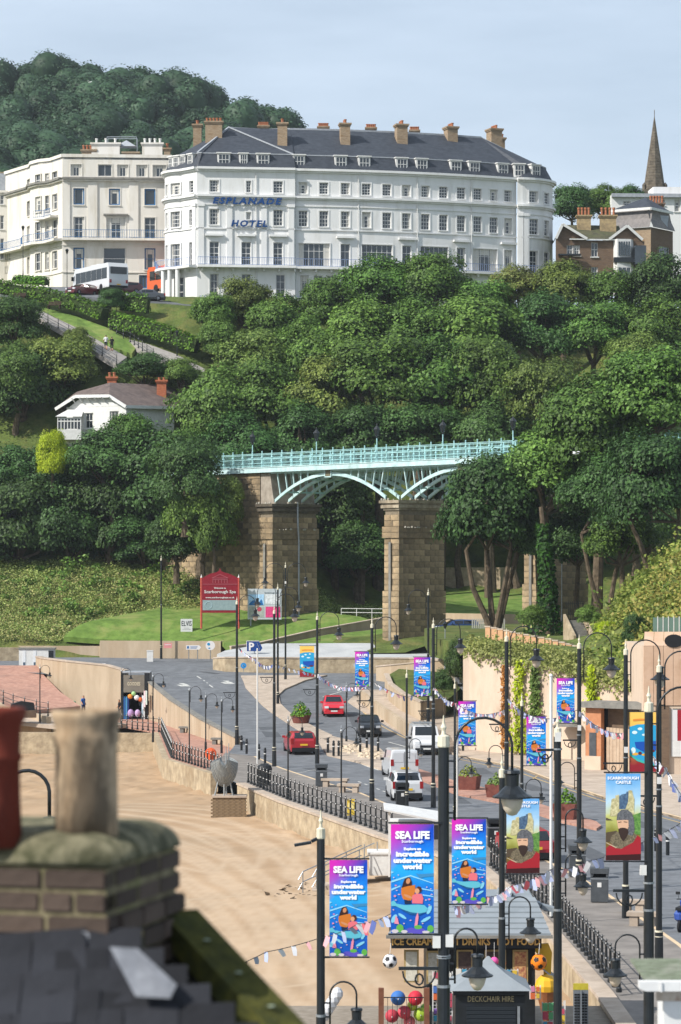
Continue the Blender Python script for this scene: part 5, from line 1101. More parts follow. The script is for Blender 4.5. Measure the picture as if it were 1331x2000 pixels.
part('pane', gl, M_glass, by, world=True); part('bay_band', MB().box(q0.x - .02, q1.x + .02, q0.y - 1.06, q0.y - .3, bzz(512), bzz(502)), M_black, by, world=True)
part('porch_glazing', MB().box(*sorted((f.pt(f.s_of(1240), 0, 0).x, f.pt(f.s_of(1258), 0, 0).x)), BD - .6, BD + 1.2, bzz(516), bzz(480)), M_glass, bh, world=True)
part('fire_balcony', MB().box(f.pt(f.s_of(1090), 0, 0).x, f.pt(f.s_of(1133), 0, 0).x, BD - 1.1, BD - .01, bzz(500), bzz(497)), M_black, bh, world=True)
for x in (1141, 1188):
 chimney(bh, x, 405, 445, BD + 4, 1.7 if x < 1150 else 2.0, 1.2, m=mat('stone_chimney', '#8b7a5e', '#a8946f', scale=3, rough=.95, dirt='#5d5240', dscale=1), pots=4, ph=1.0)
# ---- house with bell mansard behind it
MD = 366.0; mzz = lambda y: H + (YH - y) * MD / F; mx = lambda x: (x - XC) * MD / F
mh = thing('mansard_house', 'tan brick house with grey bell shaped mansard roof and skylight', 'house', (mx(1200), MD, mzz(540)))
X0, XM, X1, dp = mx(1196), mx(1274), mx(1324), 7
fm = Face([(mx(1198), MD + 3), (mx(1272), MD)]); fs = Face([(mx(1272), MD), (mx(1324), MD + 5)])
W1 = []; W2 = [(fs.s_of(1288), fs.s_of(1309), mzz(500), mzz(476))]
part('wall', wall_face(fm, mzz(570), mzz(443), W1), M_buff, mh, world=True); part('side_wall', wall_face(fs, mzz(570), mzz(443), W2), M_rb, mh, world=True)
for h in W2: window(mh, fs, *h, nx=2, ny=2)
prof = [(.35, 443), (.15, 436), (-.25, 424), (-.5, 408), (-.6, 405)]; mb = MB()
for (o0, y0), (o1, y1) in zip(prof[:-1], prof[1:]):
 for fa in (fm, fs):
  mb.quad(fa.pt(.02, o0, mzz(y0)), fa.pt(fa.L, o0, mzz(y0)), fa.pt(fa.L, o1, mzz(y1)), fa.pt(.02, o1, mzz(y1)))
part('mansard', mb, mat('weathered_slate', '#6e6a68', '#817c79', scale=3, rough=.8, dirt='#5d5c60', dscale=1), mh, world=True)
mb = MB(); ap = U(1262, 385, MD + 5)
for fa in (fm, fs): mb.add([fa.pt(0, -.2, mzz(404)), fa.pt(fa.L, -.2, mzz(404)), ap], [(0, 1, 2)]); part('cornice', band(fa, mzz(409), mzz(404), .1), M_wpaint, mh, world=True)
part('hip_roof', mb, M_slate, mh, world=True); q = fs.pt(fs.L * .55, -.05, mzz(437)); part('skylight', MB().quad(q + Vector((-.7, -.35, 0)), q + Vector((.7, .6, 0)), q + Vector((.9, .9, 1.5)), q + Vector((-.9, -.2, 1.5))), M_lead, mh, world=True)
chimney(mh, 1283, 382, 400, MD + 7, 1.9, 1.0, m=M_rb, pots=5, ph=1.0)
o, f, zz, n_ = simple_house('white flat roofed modern block behind the mansard house', 1195, 1345, 392, 380, 520, M_stucco, [(1216, 1234, 392, 400), (1295, 1300, 388, 400), (1318, 1330, 388, 412)], ang=3)
part('roof_edge', band(f, zz(385), zz(378), .6), M_lead, o, world=True)
mb = MB().prism([(tuple(f.pt(f.L - 4.6, -1.5, 0).xy)), tuple(f.pt(f.L, -1.5, 0).xy), tuple(f.pt(f.L, -6, 0).xy), tuple(f.pt(f.L - 4.6, -6, 0).xy)], zz(380), zz(361)); part('penthouse', mb, M_stucco, o, world=True)
# ---- church spire
M_sp = mat('spire_stone', '#544d44', '#71685b', scale=1.5, rough=.95, dirt='#453e34', dscale=.7, bump=.05, bscale=4)
SD = 470.0; base = U(1279, 400, SD); ztop = H + (YH - 228) * SD / F; zb = H + (YH - 372) * SD / F
sp = thing('church_spire', 'tall dark stone church spire at the right', 'spire', (base.x, base.y, 50))
rb = 1.78; cs = MB(); nc = 26
for i in range(nc):                                        # courses of stone, each one stepping in
 f0, f1 = i / nc, (i + 1) / nc; r0 = rb * (1 - f0) + .06; r1 = rb * (1 - f1) + .07
 c = MB().lathe([(r0, zb + (ztop - zb) * f0 + .02), (r1, zb + (ztop - zb) * f1 - .02)], (base.x, base.y, 0), 8); part('course', c, M_sp, sp, world=True)
part('tower', MB().box(base.x - 1.9, base.x + 1.9, base.y - 1.9, base.y + 1.9, 50, zb - .01), M_sp, sp, world=True)
part('finial', MB().tube([(base.x, base.y, ztop - .1), (base.x, base.y, ztop + 1.2)], .06, 5), M_sp, sp, world=True)
for dx in (-1.75, 1.75): part('pinnacle', MB().lathe([(.35, zb - 1), (.35, zb + .9), (.02, zb + 1.3)], (base.x + dx, base.y - .6, 0), 4), M_sp, sp, world=True)
# ---- the white villa below the cliff path
VD = 309.0; vz = lambda y: H + (YH - y) * VD / F; vx = lambda x: (x - XC) * VD / F
vl = thing('villa', 'white villa with brown hipped roof and glazed balcony among trees', 'house', (vx(225), VD, 26.0))
va = Vector((vx(125), VD + 3)); vb = Vector((vx(248), VD - 1)); vc = Vector((vx(336), VD + 4)); fa = Face([va, vb]); fbv = Face([vb, vc])
W = [(fa.s_of(a_), fa.s_of(b_), vz(d_), vz(c_)) for a_, b_, c_, d_ in ((164, 182, 805, 835), (213, 232, 803, 830))]
W2 = [(fbv.s_of(287), fbv.s_of(318), vz(850), vz(806))]
part('front_wall', wall_face(fa, 22, vz(792), W), M_wpaint, vl, world=True); part('side_wall', wall_face(fbv, 22, vz(792), []), M_wpaint, vl, world=True)
for h in W: window(vl, fa, *h, nx=2, ny=2)
part('gable', MB().add([fa.pt(.3, .02, vz(793)), fa.pt(fa.L, .02, vz(793)), fa.pt(fa.L * .72, .02, vz(770)), fa.pt(fa.L * .3, .02, vz(770))], [(0, 1, 2, 3)]), M_wpaint, vl, world=True)
M_vr = mat('purple_slate', '#5e5350', '#72655f', scale=2, rough=.8, dirt='#4e4644', dscale=.7)
g = lambda x, y, d: U(x, y, d)
e_l, e_fl, e_fr, e_r = g(108, 797, VD + 2.7), g(147, 772, VD + 1.7), g(213, 771, VD - .45), g(246, 792, VD - 1.5)
r0, r1 = g(215, 747, VD + 3.5), g(320, 752, VD + 9); er = g(372, 795, VD + 5)
part('roof', MB().quad(e_fl, e_fr, r0, g(150, 765, VD + 4)).quad(e_fr, e_r, er, r1).add([e_fr, r1, r0], [(0, 1, 2)]).add([er, g(372, 770, VD + 11), r1], [(0, 1, 2)]).quad(e_l, e_fl, g(150, 765, VD + 4), g(130, 780, VD + 8)), M_vr, vl, world=True)
mb = MB(); up = Vector((0, 0, -.12))
for a_, b_ in ((e_l, e_fl), (e_fl, e_fr), (e_fr, e_r), (e_r, er)): mb.bar(a_ + up, b_ + up, .12, .34)
part('bargeboard', mb, M_wpaint, vl, world=True)
q = g(112, 850, VD + .5); by = part('glazed_balcony', MB().box(q.x, q.x + 2.6, q.y, q.y + 2.5, vz(858), vz(838)).add([(q.x - .2, q.y - .2, vz(813)), (q.x + 2.7, q.y - .2, vz(813)), (q.x + 2.7, q.y + 2, vz(797)), (q.x + 1, q.y + 2, vz(797))], [(0, 1, 2, 3)]), M_wpaint, vl, world=True)
mb = MB()
for i in range(8): mb.box(q.x + i * .36, q.x + i * .36 + .09, q.y, q.y + .1, vz(837.9), vz(815))
for y_ in (816, 822): mb.box(q.x, q.x + 2.6, q.y + .002, q.y + .09, vz(y_) - .06, vz(y_) + .06)
part('glazing_bars', mb, M_wpaint, by, world=True); part('pane', MB().box(q.x + .05, q.x + 2.55, q.y + .1, q.y + .14, vz(837), vz(816)), M_glass, by, world=True)
for i in range(6): s = 1.2 + i * 1.0; part('eave_bracket', MB().bar(fa.pt(s, .05, vz(784)), fa.pt(s, .8, vz(775)), .1), M_wpaint, vl, world=True)
chimney(vl, 219, 727, 755, VD + 5, 1.0, .8, m=mat('red_brick', '#95543a', '#ab6a4c', scale=3, rough=.95, stretch=(1, 1, 3)), pots=2, ph=.5); chimney(vl, 316, 737, 780, VD + 5.5, 1.05, .8, m=MATS['red_brick'], pots=2, ph=.3)
# ------------------------------------------------------------------ lamp columns
M_bulb = mat('lamp_bowl', '#bfb3a2', '#cbbfae', scale=3, rough=.25, spec=.5)
_c = {}
def swan(parent, side, zp, wd, L=None, r=.026, head=1.0, off=.17, drop=.42, rod=1.35):
 """a swan-neck arm: upright rod beside the post, half-circle, hanging lamp; zp = height of its crown"""
 key = (round(wd, 2), r, head, off, drop, rod)
 if key not in _c:
  R_ = wd / 2; zc = -R_; pts = [(off, 0, zc - rod), (off, 0, zc)] + [(off + R_ - R_ * math.cos(t), 0, zc + R_ * math.sin(t)) for t in np.linspace(.2, PI - .05, 11)] + [(off + wd, 0, zc - drop)]
  a = MB().tube(pts, r, 7)
  st = MB()
  for k in (.1, .45, .8): st.bar((.03, 0, zc - rod + rod * k), (off, 0, zc - rod + rod * k), .03)
  h = head; z0 = zc - drop
  s_ = MB().lathe([(.03 * h, 0), (.14 * h, -.02 * h), (.155 * h, -.07 * h), (.13 * h, -.1 * h), (.12 * h, -.3 * h), (.19 * h, -.36 * h), (.27 * h, -.44 * h), (.36 * h, -.49 * h), (.36 * h, -.52 * h), (.2 * h, -.5 * h)], (off + wd, 0, z0), 14)
  g = MB().lathe([(.2 * h, -.505 * h), (.2 * h, -.58 * h), (.16 * h, -.72 * h), (.08 * h, -.83 * h), (.01, -.85 * h)], (off + wd, 0, z0), 12)
  _c[key] = (a.mesh('arm', M_black, True), st.mesh('standoff', M_black), s_.mesh('lamp_shade', M_black), g.mesh('lamp_bowl', M_bulb, True))
 a, st, s_, g = _c[key]; o = link('swan_neck_arm', a, parent, (0, 0, zp), 0 if side > 0 else PI); link('standoffs', st, o); h_ = link('lamp_shade', s_, o); link('lamp_bowl', g, o); return o
def post_mesh(L, r, small):
 key = ('post', round(L, 2), r, small)
 if key not in _c:
  a = MB().tube([(0, 0, 0), (0, 0, .05), (0, 0, L * .13), (0, 0, L * .131), (0, 0, L * .55), (0, 0, L * .551), (0, 0, L)], [r * 1.9, r * 1.75, r * 1.55, r * 1.2, r * 1.15, r, r * .95], 12)
  t = MB().lathe([(r * 1.0, L - .0), (r * 1.08, L + .02), (r * 1.03, L + .2), (r * .42, L + .23), (r * .34, L + .3), (r * .55, L + .36), (r * .25, L + .43), (r * .08, L + .58)], n=10)
  rg = [MB().lathe([(r * 1.62, L * .131), (r * 1.62, L * .131 + .06)], n=12), MB().lathe([(r * 1.6, L * .115), (r * 1.64, L * .115 + .03)], n=12)]
  bd = MB().lathe([(r * 1.2, L * .55), (r * 1.2, L * .55 + .05)], n=12)
  _c[key] = (a.mesh('shaft', M_black, False), t.mesh('finial', M_ltrim), [q.mesh('gilt_ring', M_ltrim) for q in rg], bd.mesh('steel_band', M_steel))
 return _c[key]
def bracket(parent, side, z, wd=.84):
 key = ('br', round(wd, 2))
 if key not in _c:
  a = MB().bar((.05, 0, 0), (wd + .1, 0, 0), .05, .06); a.tube([(.12 + wd * .45 - wd * .42 * math.cos(t), 0, -.05 - wd * .42 * math.sin(t)) for t in np.linspace(0, PI, 10)], .018, 5); a.tube([(.12 + wd * .45 + .07 * math.cos(t), 0, -.2 + .1 * math.sin(t)) for t in np.linspace(0, 6.28, 9)], .02, 5)
  _c[key] = a.mesh('basket_bracket', M_black)
 return link('basket_bracket', _c[key], parent, (0, 0, z), 0 if side > 0 else PI)
COL = {}
def column(key, label, x, yt, d, zb=None, r=.085, arms=(), brackets=(), boxes=(), group='tall lamp columns along the sea front', yb=None):
 """lamp column at photo column x; yt = row of the top of its cap; arms = [(side, row of crown, width px)]"""
 zb = zr(d) if zb is None else zb; zt = H - (yt - YH) * d / F; L = zt - zb - .5
 q = Vector(((x - XC) * d / F, d, zb)); o = thing('lamp_column', label, 'lamp post', q, 0, group)
 a, t, rg, bd = post_mesh(L, r, 0); link('shaft', a, o); link('finial', t, o)
 for g in rg: link('gilt_ring', g, o)
 link('steel_band', bd, o)
 zz = lambda y: H - (y - YH) * d / F - zb
 for am in arms:
  wd = am[2] * d / F; hd = am[3] if len(am) > 3 else 1.0; swan(o, am[0], zz(am[1]), wd, r=.026 if hd > .8 else .02, head=hd, drop=.42 if hd > .8 else .25, rod=1.35 if hd > .8 else .8, off=.1 + r)
 for s, y, wpx in brackets: bracket(o, s, zz(y), wpx * d / F - .1)
 for y, sx_ in boxes:
  b = MB().box(-.07 + sx_ * .13, .07 + sx_ * .13, -.12, .05, zz(y) - .1, zz(y) + .12); link('control_box', b.mesh('control_box', M_wpaint), o)
  link('steel_band', MB().lathe([(r * 1.25, zz(y) - .3), (r * 1.25, zz(y) - .26)], n=10).mesh('steel_band', M_steel), o)
 COL[key] = o; return o
column('a', 'plain tall black pole standing before the mown lawn at the left', 315, 1085, 276, 4.2, r=.075)
column('b', 'tall lamp column in front of the left post of the red sign', 463, 1167, 203, .3, arms=[(1, 1163, 31)], brackets=[(-1, 1353, 27)])
column('c', 'nearer of the two tall columns standing close together below the white billboard', 536, 1184, 184, 0, arms=[(1, 1160, 34)], brackets=[(-1, 1323, 28)])
column('d', 'farther of the two tall columns standing close together below the white billboard', 543, 1140, 233, 1.5, r=.075, arms=[(1, 1147, 36), (-1, 1140, 36)])
column('e', 'double armed lamp column in front of the first bridge pier', 558, 1098, 249, 3.2, r=.07, arms=[(1, 1100, 36), (-1, 1100, 36)], boxes=[(1138, 0)])
column('f', 'tall lamp column above the round litter bin with yellow sea banner', 620, 1196, 187, 0, arms=[(1, 1195, 37)], brackets=[(-1, 1347, 28)])
column('g', 'tall lamp column beside the sea wall pavement left of the white cars', 727, 1209, 156.5, 0, arms=[(1, 1205, 41)], brackets=[(-1, 1369, 30)])
column('h', 'tall lamp column with its arm to the left before the tall bridge pier', 837, 1150, 218, .85, arms=[(-1, 1152, 34)], brackets=[])
column('i', 'tall lamp column right of the white vans', 847, 1209, 153.5, 0, arms=[(1, 1209, 46)], brackets=[(-1, 1389, 30)], boxes=[(1365, -1)])
column('j', 'tall lamp column before the left part of the tall retaining wall', 990, 1231, 123, 0, arms=[(1, 1223, 50), (-1, 1456, 26, .55)], brackets=[(-1, 1415, 34)])
column('k', 'tall lamp column before the middle of the tall retaining wall', 1132, 1243, 113, 0, arms=[(1, 1236, 54), (-1, 1489, 29, .55)], brackets=[(-1, 1446, 32)], boxes=[(1422, 0)])
column('l', 'tall lamp column left of the yellow and blue banner at the right', 1223, 1253, 104, 0, arms=[(1, 1250, 57)], brackets=[(-1, 1491, 44)], boxes=[(1465, 0)])
column('m', 'rightmost far lamp column before the peach building', 1288, 1283, 91, 0, arms=[(1, 1272, 64)], brackets=[(-1, 1555, 48)], boxes=[(1525, 0)])
column('n', 'nearest tall lamp column at the right with a castle banner', 1268, 1347, 62.5, 0, r=.1, arms=[(1, 1342, 96), (-1, 1826, 48, .75)], brackets=[(-1, 1740, 70)], boxes=[(1700, -1)])
column('o', 'tall black column right of the white pole, carrying a castle banner', 1090, 1398, 66, 0, r=.085, arms=[(1, 1581, 34, .62), (1, 1668, 34, .62)], brackets=[(-1, 1465, 40)], boxes=[(1440, 0)])
column('p', 'nearest and largest lamp column with a wide swan neck in the middle', 867, 1406, 51.4, 0, r=.105, arms=[(1, 1402, 112), (1, 1814, 44, .8)], brackets=[(-1, 1892, 88)], boxes=[(1840, -1), (1838, .8)])
column('q', 'short column hidden behind the largest one, carrying the right hand sea banner', 869, 1530, 62.5, 0, r=.07)
column('r', 'black column over the sand with a floodlight and sea banner', 627, 1590, 56.7, -.4, r=.085, arms=[(1, 1918, 52, .8)])
column('s', 'black column in front of the deckchair hut', 981, 1480, 70, 0, r=.075, arms=[(1, 1752, 42, .75)])
column('t', 'slim column with small lamp in front of the white SUV', 795, 1306, 152, 0, r=.06, arms=[(1, 1443, 22, .5)])
column('u', 'slim column with small lamp and sea banner right of the white vans', 889, 1326, 143, 0, r=.06, arms=[(1, 1478, 26, .55)])
column('v', 'slim column with small lamp and sea banner before the creepers', 1020, 1356, 118, 0, r=.065, arms=[(1, 1522, 30, .55)])
o = COL['r']; d = 56.7; zz = H - (1645 - YH) * d / F - o.location.z
part('floodlight', MB().bar((-.05, 0, zz + .08), (-.18, -.05, zz + .02), .06).obox((-.36, -.05, zz - .03), (.17, 0, .03), (0, .09, 0), (-.005, 0, .025)), M_black, o)
SG = 'small swan neck lamps along the promenade'
for lab, x, yt, yb, zb in (('small lamp on the landing at the foot of the brick ramp', 78, 1297, 1412, .7), ('small lamp in front of the beach shop sign', 237, 1303, 1420, 0), ('small lamp right of the beach shop door', 299, 1313, 1450, 0), ('leftmost of three small lamps in a row before the road wall', 370, 1338, 1487, 0), ('middle of three small lamps in a row before the road wall', 402, 1352, 1475, 0), ('rightmost of three small lamps in a row before the road wall', 433, 1360, 1472, 0),
 ('small lamp left of the red car seen from behind', 563, 1397, 1566, 0), ('small lamp on the pavement left of the yellow notice', 667, 1416, 1602, 0), ('small lamp at the edge of the red car seen from the front', 677, 1332, 1462, 0), ('small lamp between the red and the black car', 703, 1342, 1466, 0), ('grey street lamp below the right hand bridge arch', 870, 1218, 1322, 4.5), ('thin grey street lamp beside the ivy trunk', 1098, 1092, 1222, 8.0)):
 q = G(x, yb, zb); d = q.y; zt = H - (yt - YH) * d / F; L = zt - zb - .4; grey = 'grey' in lab
 o = thing('street_lamp', lab, 'lamp post', q, 0, SG); m_ = M_steel if grey else M_black
 link('shaft', MB().tube([(0, 0, 0), (0, 0, .9), (0, 0, .92), (0, 0, L)], [.09, .08, .045, .04], 8).mesh('shaft', m_), o)
 if grey: link('lantern', MB().lathe([(.06, L), (.2, L + .35), (.22, L + .38), (.02, L + .6)], n=6).mesh('lantern', M_black), o)
 else:
  link('finial', MB().lathe([(.05, L), (.06, L + .1), (.02, L + .16), (.035, L + .24), (.005, L + .4)], n=8).mesh('finial', M_steel), o); swan(o, 1, L + .3, .72, r=.018, head=.55, off=.07, drop=.22, rod=.7)
for lab, x, y0, y1, d in (('thin white pole beside the lower promenade', 503, 1268, 1492, 184), ('tall white pole in front of the castle banner column', 1077, 1320, 1790, 84), ('thin white pole behind the largest lamp column', 893, 1440, 1640, 100)):
 b = U(x, y1, d); t = thing('white_pole', lab, 'pole', b); part('pole', MB().tube([(0, 0, 0), (0, 0, (y1 - y0) * d / F)], .05 if d > 150 else .045, 8), M_wpaint, t); part('cap', MB().sphere((0, 0, (y1 - y0) * d / F), .06, 6, 4), M_wpaint, t)
# ------------------------------------------------------------------ banners
def grad_mat(name, stops, tint=None, smin=-2.55):
 m = bpy.data.materials.new(name); m.use_nodes = True; t = m.node_tree; b = t.nodes['Principled BSDF']; b.inputs['Roughness'].default_value = .6; b.inputs['Specular IOR Level'].default_value = .2
 tc = t.nodes.new('ShaderNodeTexCoord'); sp = t.nodes.new('ShaderNodeSeparateXYZ'); t.links.new(tc.outputs['Object'], sp.inputs[0])
 mr = t.nodes.new('ShaderNodeMapRange'); mr.inputs[1].default_value = 0; mr.inputs[2].default_value = smin; t.links.new(sp.outputs[2], mr.inputs[0])
 nz = t.nodes.new('ShaderNodeTexNoise'); nz.inputs['Scale'].default_value = 4; nz.inputs['Detail'].default_value = 5; t.links.new(tc.outputs['Object'], nz.inputs[0])
 ad = t.nodes.new('ShaderNodeMath'); ad.operation = 'MULTIPLY_ADD'; ad.inputs[1].default_value = .16; t.links.new(nz.outputs[0], ad.inputs[0]); t.links.new(mr.outputs[0], ad.inputs[2])
 r = t.nodes.new('ShaderNodeValToRGB'); el = r.color_ramp.elements
 while len(el) < len(stops): el.new(.5)
 for e, (p_, c_) in zip(el, stops): e.position = p_; e.color = lin(c_)
 t.links.new(ad.outputs[0], r.inputs[0]); out = r.outputs[0]
 if tint:
  m2 = t.nodes.new('ShaderNodeMath'); m2.operation = 'MULTIPLY_ADD'; m2.inputs[1].default_value = -1.1; t.links.new(sp.outputs[0], m2.inputs[0]); t.links.new(sp.outputs[2], m2.inputs[2])
  r2 = t.nodes.new('ShaderNodeMapRange'); r2.inputs[1].default_value = -.6; r2.inputs[2].default_value = .35; t.links.new(m2.outputs[0], r2.inputs[0])
  mx = t.nodes.new('ShaderNodeMixRGB'); mx.inputs[2].default_value = lin(tint); t.links.new(r2.outputs[0], mx.inputs[0]); t.links.new(out, mx.inputs[1]); out = mx.outputs[0]
 t.links.new(out, b.inputs['Base Color']); return m
def flat(name, c): return mat('print_' + name, c, rough=.6, spec=.2)
def ell(cx, cy, rx, ry, n=14, a=0): return [(cx + rx * math.cos(2 * PI * k / n) * math.cos(a) - ry * math.sin(2 * PI * k / n) * math.sin(a), cy + rx * math.cos(2 * PI * k / n) * math.sin(a) + ry * math.sin(2 * PI * k / n) * math.cos(a)) for k in range(n)]
def printed(polys, m, k, conv=lambda q: q, name='print'):
 mb = MB()
 for pg in polys: mb.extr([conv(q) for q in pg], (0, -.006 - .0022 * k, 0), (1, 0, 0), (0, 0, 1), (0, -1, 0), .0016)
 return mb.mesh(name, m)
W_ = flat('white', '#f2f2f5')
def cloth_mesh(m, h):
 nx_, nz_ = 6, 12; V = []; Q = []
 for j in range(nz_ + 1):
  for i in range(nx_ + 1): u = i / nx_ - .5; v = -h * j / nz_; V.append((u, .012 * math.sin(v * 3 + u * 2) - .0, v))
 for j in range(nz_):
  for i in range(nx_): k = j * (nx_ + 1) + i; Q.append((k, k + 1, k + nx_ + 2, k + nx_ + 1))
 mb = MB(); mb.v = [(x, .0 * y, z) for x, y, z in V]; n = len(V); mb.v += [(x, .006, z) for x, y, z in V]; mb.f = Q + [tuple(i + n for i in reversed(q)) for q in Q]; return mb.mesh('cloth', m)
def lines(spec):
 out = []
 for txt, y, sz, wd, bold in spec:
  me = text_mesh(txt, sz, W_, bold=bold, ext=.001); xs = [v.co.x for v in me.vertices]; k = wd / (max(xs) - min(xs))
  for v in me.vertices: v.co.x *= k
  out.append((me, y))
 return out
cv = lambda q: ((q[0] - 354) / 528, -(q[1] - 60) / 528)
sea_cloth = cloth_mesh(grad_mat('sea_banner_cloth', [(.0, '#16309a'), (.2, '#0f4fc4'), (.33, '#1480e0'), (.5, '#25a6e8'), (.68, '#1273cf'), (.95, '#0f56b4')], '#d62bb4'), 2.557)
SEA_T = lines([('SEA LIFE', -.335, .235, .80, .012), ('Scarborough', -.43, .085, .5, .002), ('Explore an', -.605, .08, .4, .005), ('incredible', -.75, .15, .78, .01), ('underwater', -.90, .15, .90, .01), ('world', -1.045, .15, .45, .01)])
SEA_P = [printed([[(355, 700), (395, 665), (430, 680), (615, 668), (615, 705), (500, 715), (440, 735), (430, 712)][1:]], flat('whale', '#3f86b4'), 0, cv, 'whale_print'),
  printed([[(95, 760), (330, 690), (612, 790), (612, 800), (330, 706), (95, 785)], [(95, 860), (200, 820), (212, 830), (95, 885)], [(400, 840), (610, 880), (610, 892), (400, 856)], [(480, 930), (612, 950), (612, 962), (480, 945)], [(92, 640), (130, 655), (92, 672)]], flat('ripple', '#8fd0f0'), 0, cv, 'wave_print'), printed([ell(130, 1230, 30, 60, 10, .5), ell(230, 1200, 60, 18, 10, .6), ell(520, 1240, 70, 20, 10, -.5), ell(560, 1120, 26, 60, 10, .4)], flat('ray', '#7fc4dc'), .4, cv, 'fish_print'), printed([ell(x_, y_, 7 + (x_ * 7) % 9, 6, 8) for x_, y_ in ((125, 720), (180, 690), (160, 880), (190, 930), (530, 840), (580, 860), (520, 1000), (590, 930), (150, 1000), (250, 1290), (480, 1290), (330, 1250), (560, 1060), (120, 1120))], flat('fleck', '#e8b8b0'), 5, cv, 'fish_print'),
  printed([[(212, 880), (235, 800), (258, 740), (290, 718), (325, 722), (345, 770), (350, 830), (300, 870), (240, 890)]], flat('hair', '#3a2320'), 1, cv, 'hair_print'), printed([ell(302, 765, 26, 36, 12, .3), ell(300, 955, 60, 16, 10, .4)], flat('skin', '#c88a63'), 2, cv, 'skin_print'),
  printed([[(218, 850), (290, 830), (385, 812), (392, 870), (370, 960), (330, 1010), (240, 990), (216, 920)]], flat('orange', '#c9742c'), 1.5, cv, 'dress_print'), printed([ell(432, 872, 38, 42)], flat('hair2', '#4a2c24'), 2, cv, 'child_hair_print'), printed([ell(412, 888, 28, 34)], flat('skin2', '#d79a74'), 3, cv, 'child_face_print'),
  printed([[(352, 945), (400, 920), (470, 925), (488, 980), (480, 1045), (350, 1040)]], flat('pink', '#e0707a'), 2.5, cv, 'child_dress_print'), printed([[(255, 1000), (330, 1005), (345, 1045), (260, 1050)]], flat('navy', '#1c2a44'), 2, cv, 'skirt_print'),
  printed([[(92, 1020), (130, 1005), (160, 1045), (260, 1062), (420, 1055), (500, 1062), (545, 1105), (520, 1150), (440, 1165), (330, 1150), (220, 1110), (150, 1075), (95, 1075)]], flat('manatee', '#5fb6c8'), 3, cv, 'manatee_print'), printed([[(200, 1112), (330, 1152), (440, 1167), (520, 1152), (440, 1185), (320, 1175)]], flat('manatee_dark', '#1f5c8e'), 3.5, cv, 'belly_print'),
  printed([[(380, 1320), (395, 1210), (420, 1150), (430, 1210), (415, 1320)], [(130, 1290), (150, 1190), (175, 1230), (190, 1300)], ell(150, 820, 14, 9), ell(560, 990, 16, 10), ell(140, 950, 16, 12)], flat('fish', '#e08aa0'), 4, cv, 'fish_print'),
  printed([ell(340, 1375, 60, 34), ell(440, 1380, 70, 38), ell(390, 1395, 50, 20)], flat('coral_purple', '#5a4fb4'), 4, cv, 'coral_print'), printed([ell(200, 1350, 46, 52), ell(575, 1355, 40, 46), ell(425, 1335, 50, 26)], flat('coral_green', '#5fa84a'), 4.6, cv, 'coral_print'), printed([ell(140, 1385, 44, 24), ell(255, 1390, 40, 20), ell(520, 1395, 46, 16)], flat('coral_pale', '#c8bfc4'), 5, cv, 'coral_print')]
cv2 = lambda q: ((q[0] - 448) / 530, -(q[1] - 240) / 530)
castle_cloth = cloth_mesh(grad_mat('castle_banner_cloth', [(.0, '#3f8fd6'), (.22, '#7fb6e2'), (.42, '#b9d6ea'), (.56, '#c7c87a'), (.74, '#8a8a3c'), (1, '#6d2226')]), 2.53)
CAS_T = lines([('SCARBOROUGH', -.17, .11, .9, .004), ('CASTLE', -.29, .11, .44, .004)])
CAS_P = [printed([[(245, 900), (270, 640), (290, 625), (330, 620), (330, 580), (385, 565), (385, 700), (500, 680), (530, 500), (580, 500), (600, 580), (620, 640), (610, 860), (560, 900)]], mat('print_castle', '#a39a70', '#d8d0a4', scale=12, rough=.7), 0, cv2, 'castle_print'), printed([[(385, 790), (390, 590), (430, 560), (490, 550), (500, 520), (530, 515), (520, 680), (480, 790)]], mat('print_castle_dark', '#33496a', '#5a7690', scale=14, rough=.7), 1, cv2, 'castle_print'),
  printed([[(600, 880), (715, 840), (715, 1180), (620, 1180)]], mat('print_bush', '#3c6c30', '#74a050', scale=16, rough=.7), 1, cv2, 'bush_print'), printed([[(185, 960), (185, 920), (290, 960)], [(185, 1150), (350, 1120), (350, 1260), (185, 1300)]], flat('earth', '#54483a'), 1, cv2, 'ground_print'),
  printed([[(190, 1560), (190, 1390), (250, 1340), (640, 1180), (718, 1230), (718, 1560)]], flat('cape', '#a02630'), 1.6, cv2, 'cape_print'), printed([[(240, 1300), (270, 1200), (350, 1140), (600, 1140), (660, 1200), (600, 1300), (420, 1400), (330, 1390)]], mat('print_mail', '#4c4436', '#8a7e66', scale=22, rough=.7), 2, cv2, 'mail_print'),
  printed([[(345, 960), (360, 860), (420, 800), (510, 795), (580, 850), (615, 960), (620, 1120), (590, 1200), (520, 1180), (530, 960)]], mat('print_hood', '#45474c', '#75777c', scale=26, rough=.7), 3, cv2, 'hood_print'), printed([[(350, 960), (525, 955), (530, 1060), (500, 1130), (420, 1140), (370, 1080)]], flat('face', '#d8ae90'), 3.5, cv2, 'face_print'),
  printed([[(372, 1100), (400, 1080), (440, 1075), (485, 1080), (520, 1100), (530, 1150), (500, 1220), (450, 1290), (405, 1230), (380, 1150)], [(370, 990), (420, 980), (420, 992), (370, 1002)], [(455, 980), (510, 985), (510, 996), (455, 992)]], flat('beard', '#3a2c28'), 4, cv2, 'beard_print'), printed([[(190, 1300), (350, 1380), (340, 1390), (190, 1312)]], flat('cord', '#c9b89a'), 4.5, cv2, 'cord_print'), printed([[(190, 1500), (718, 1480), (718, 1580), (190, 1580)]], flat('dark_base', '#3a1a1c'), 4, cv2, 'base_print')]
yel_cloth = cloth_mesh(grad_mat('seaside_banner_cloth', [(.0, '#f0c765'), (.25, '#efc05c'), (.33, '#e6b95a'), (.95, '#8e2630'), (1, '#8e2630')]), 2.5)
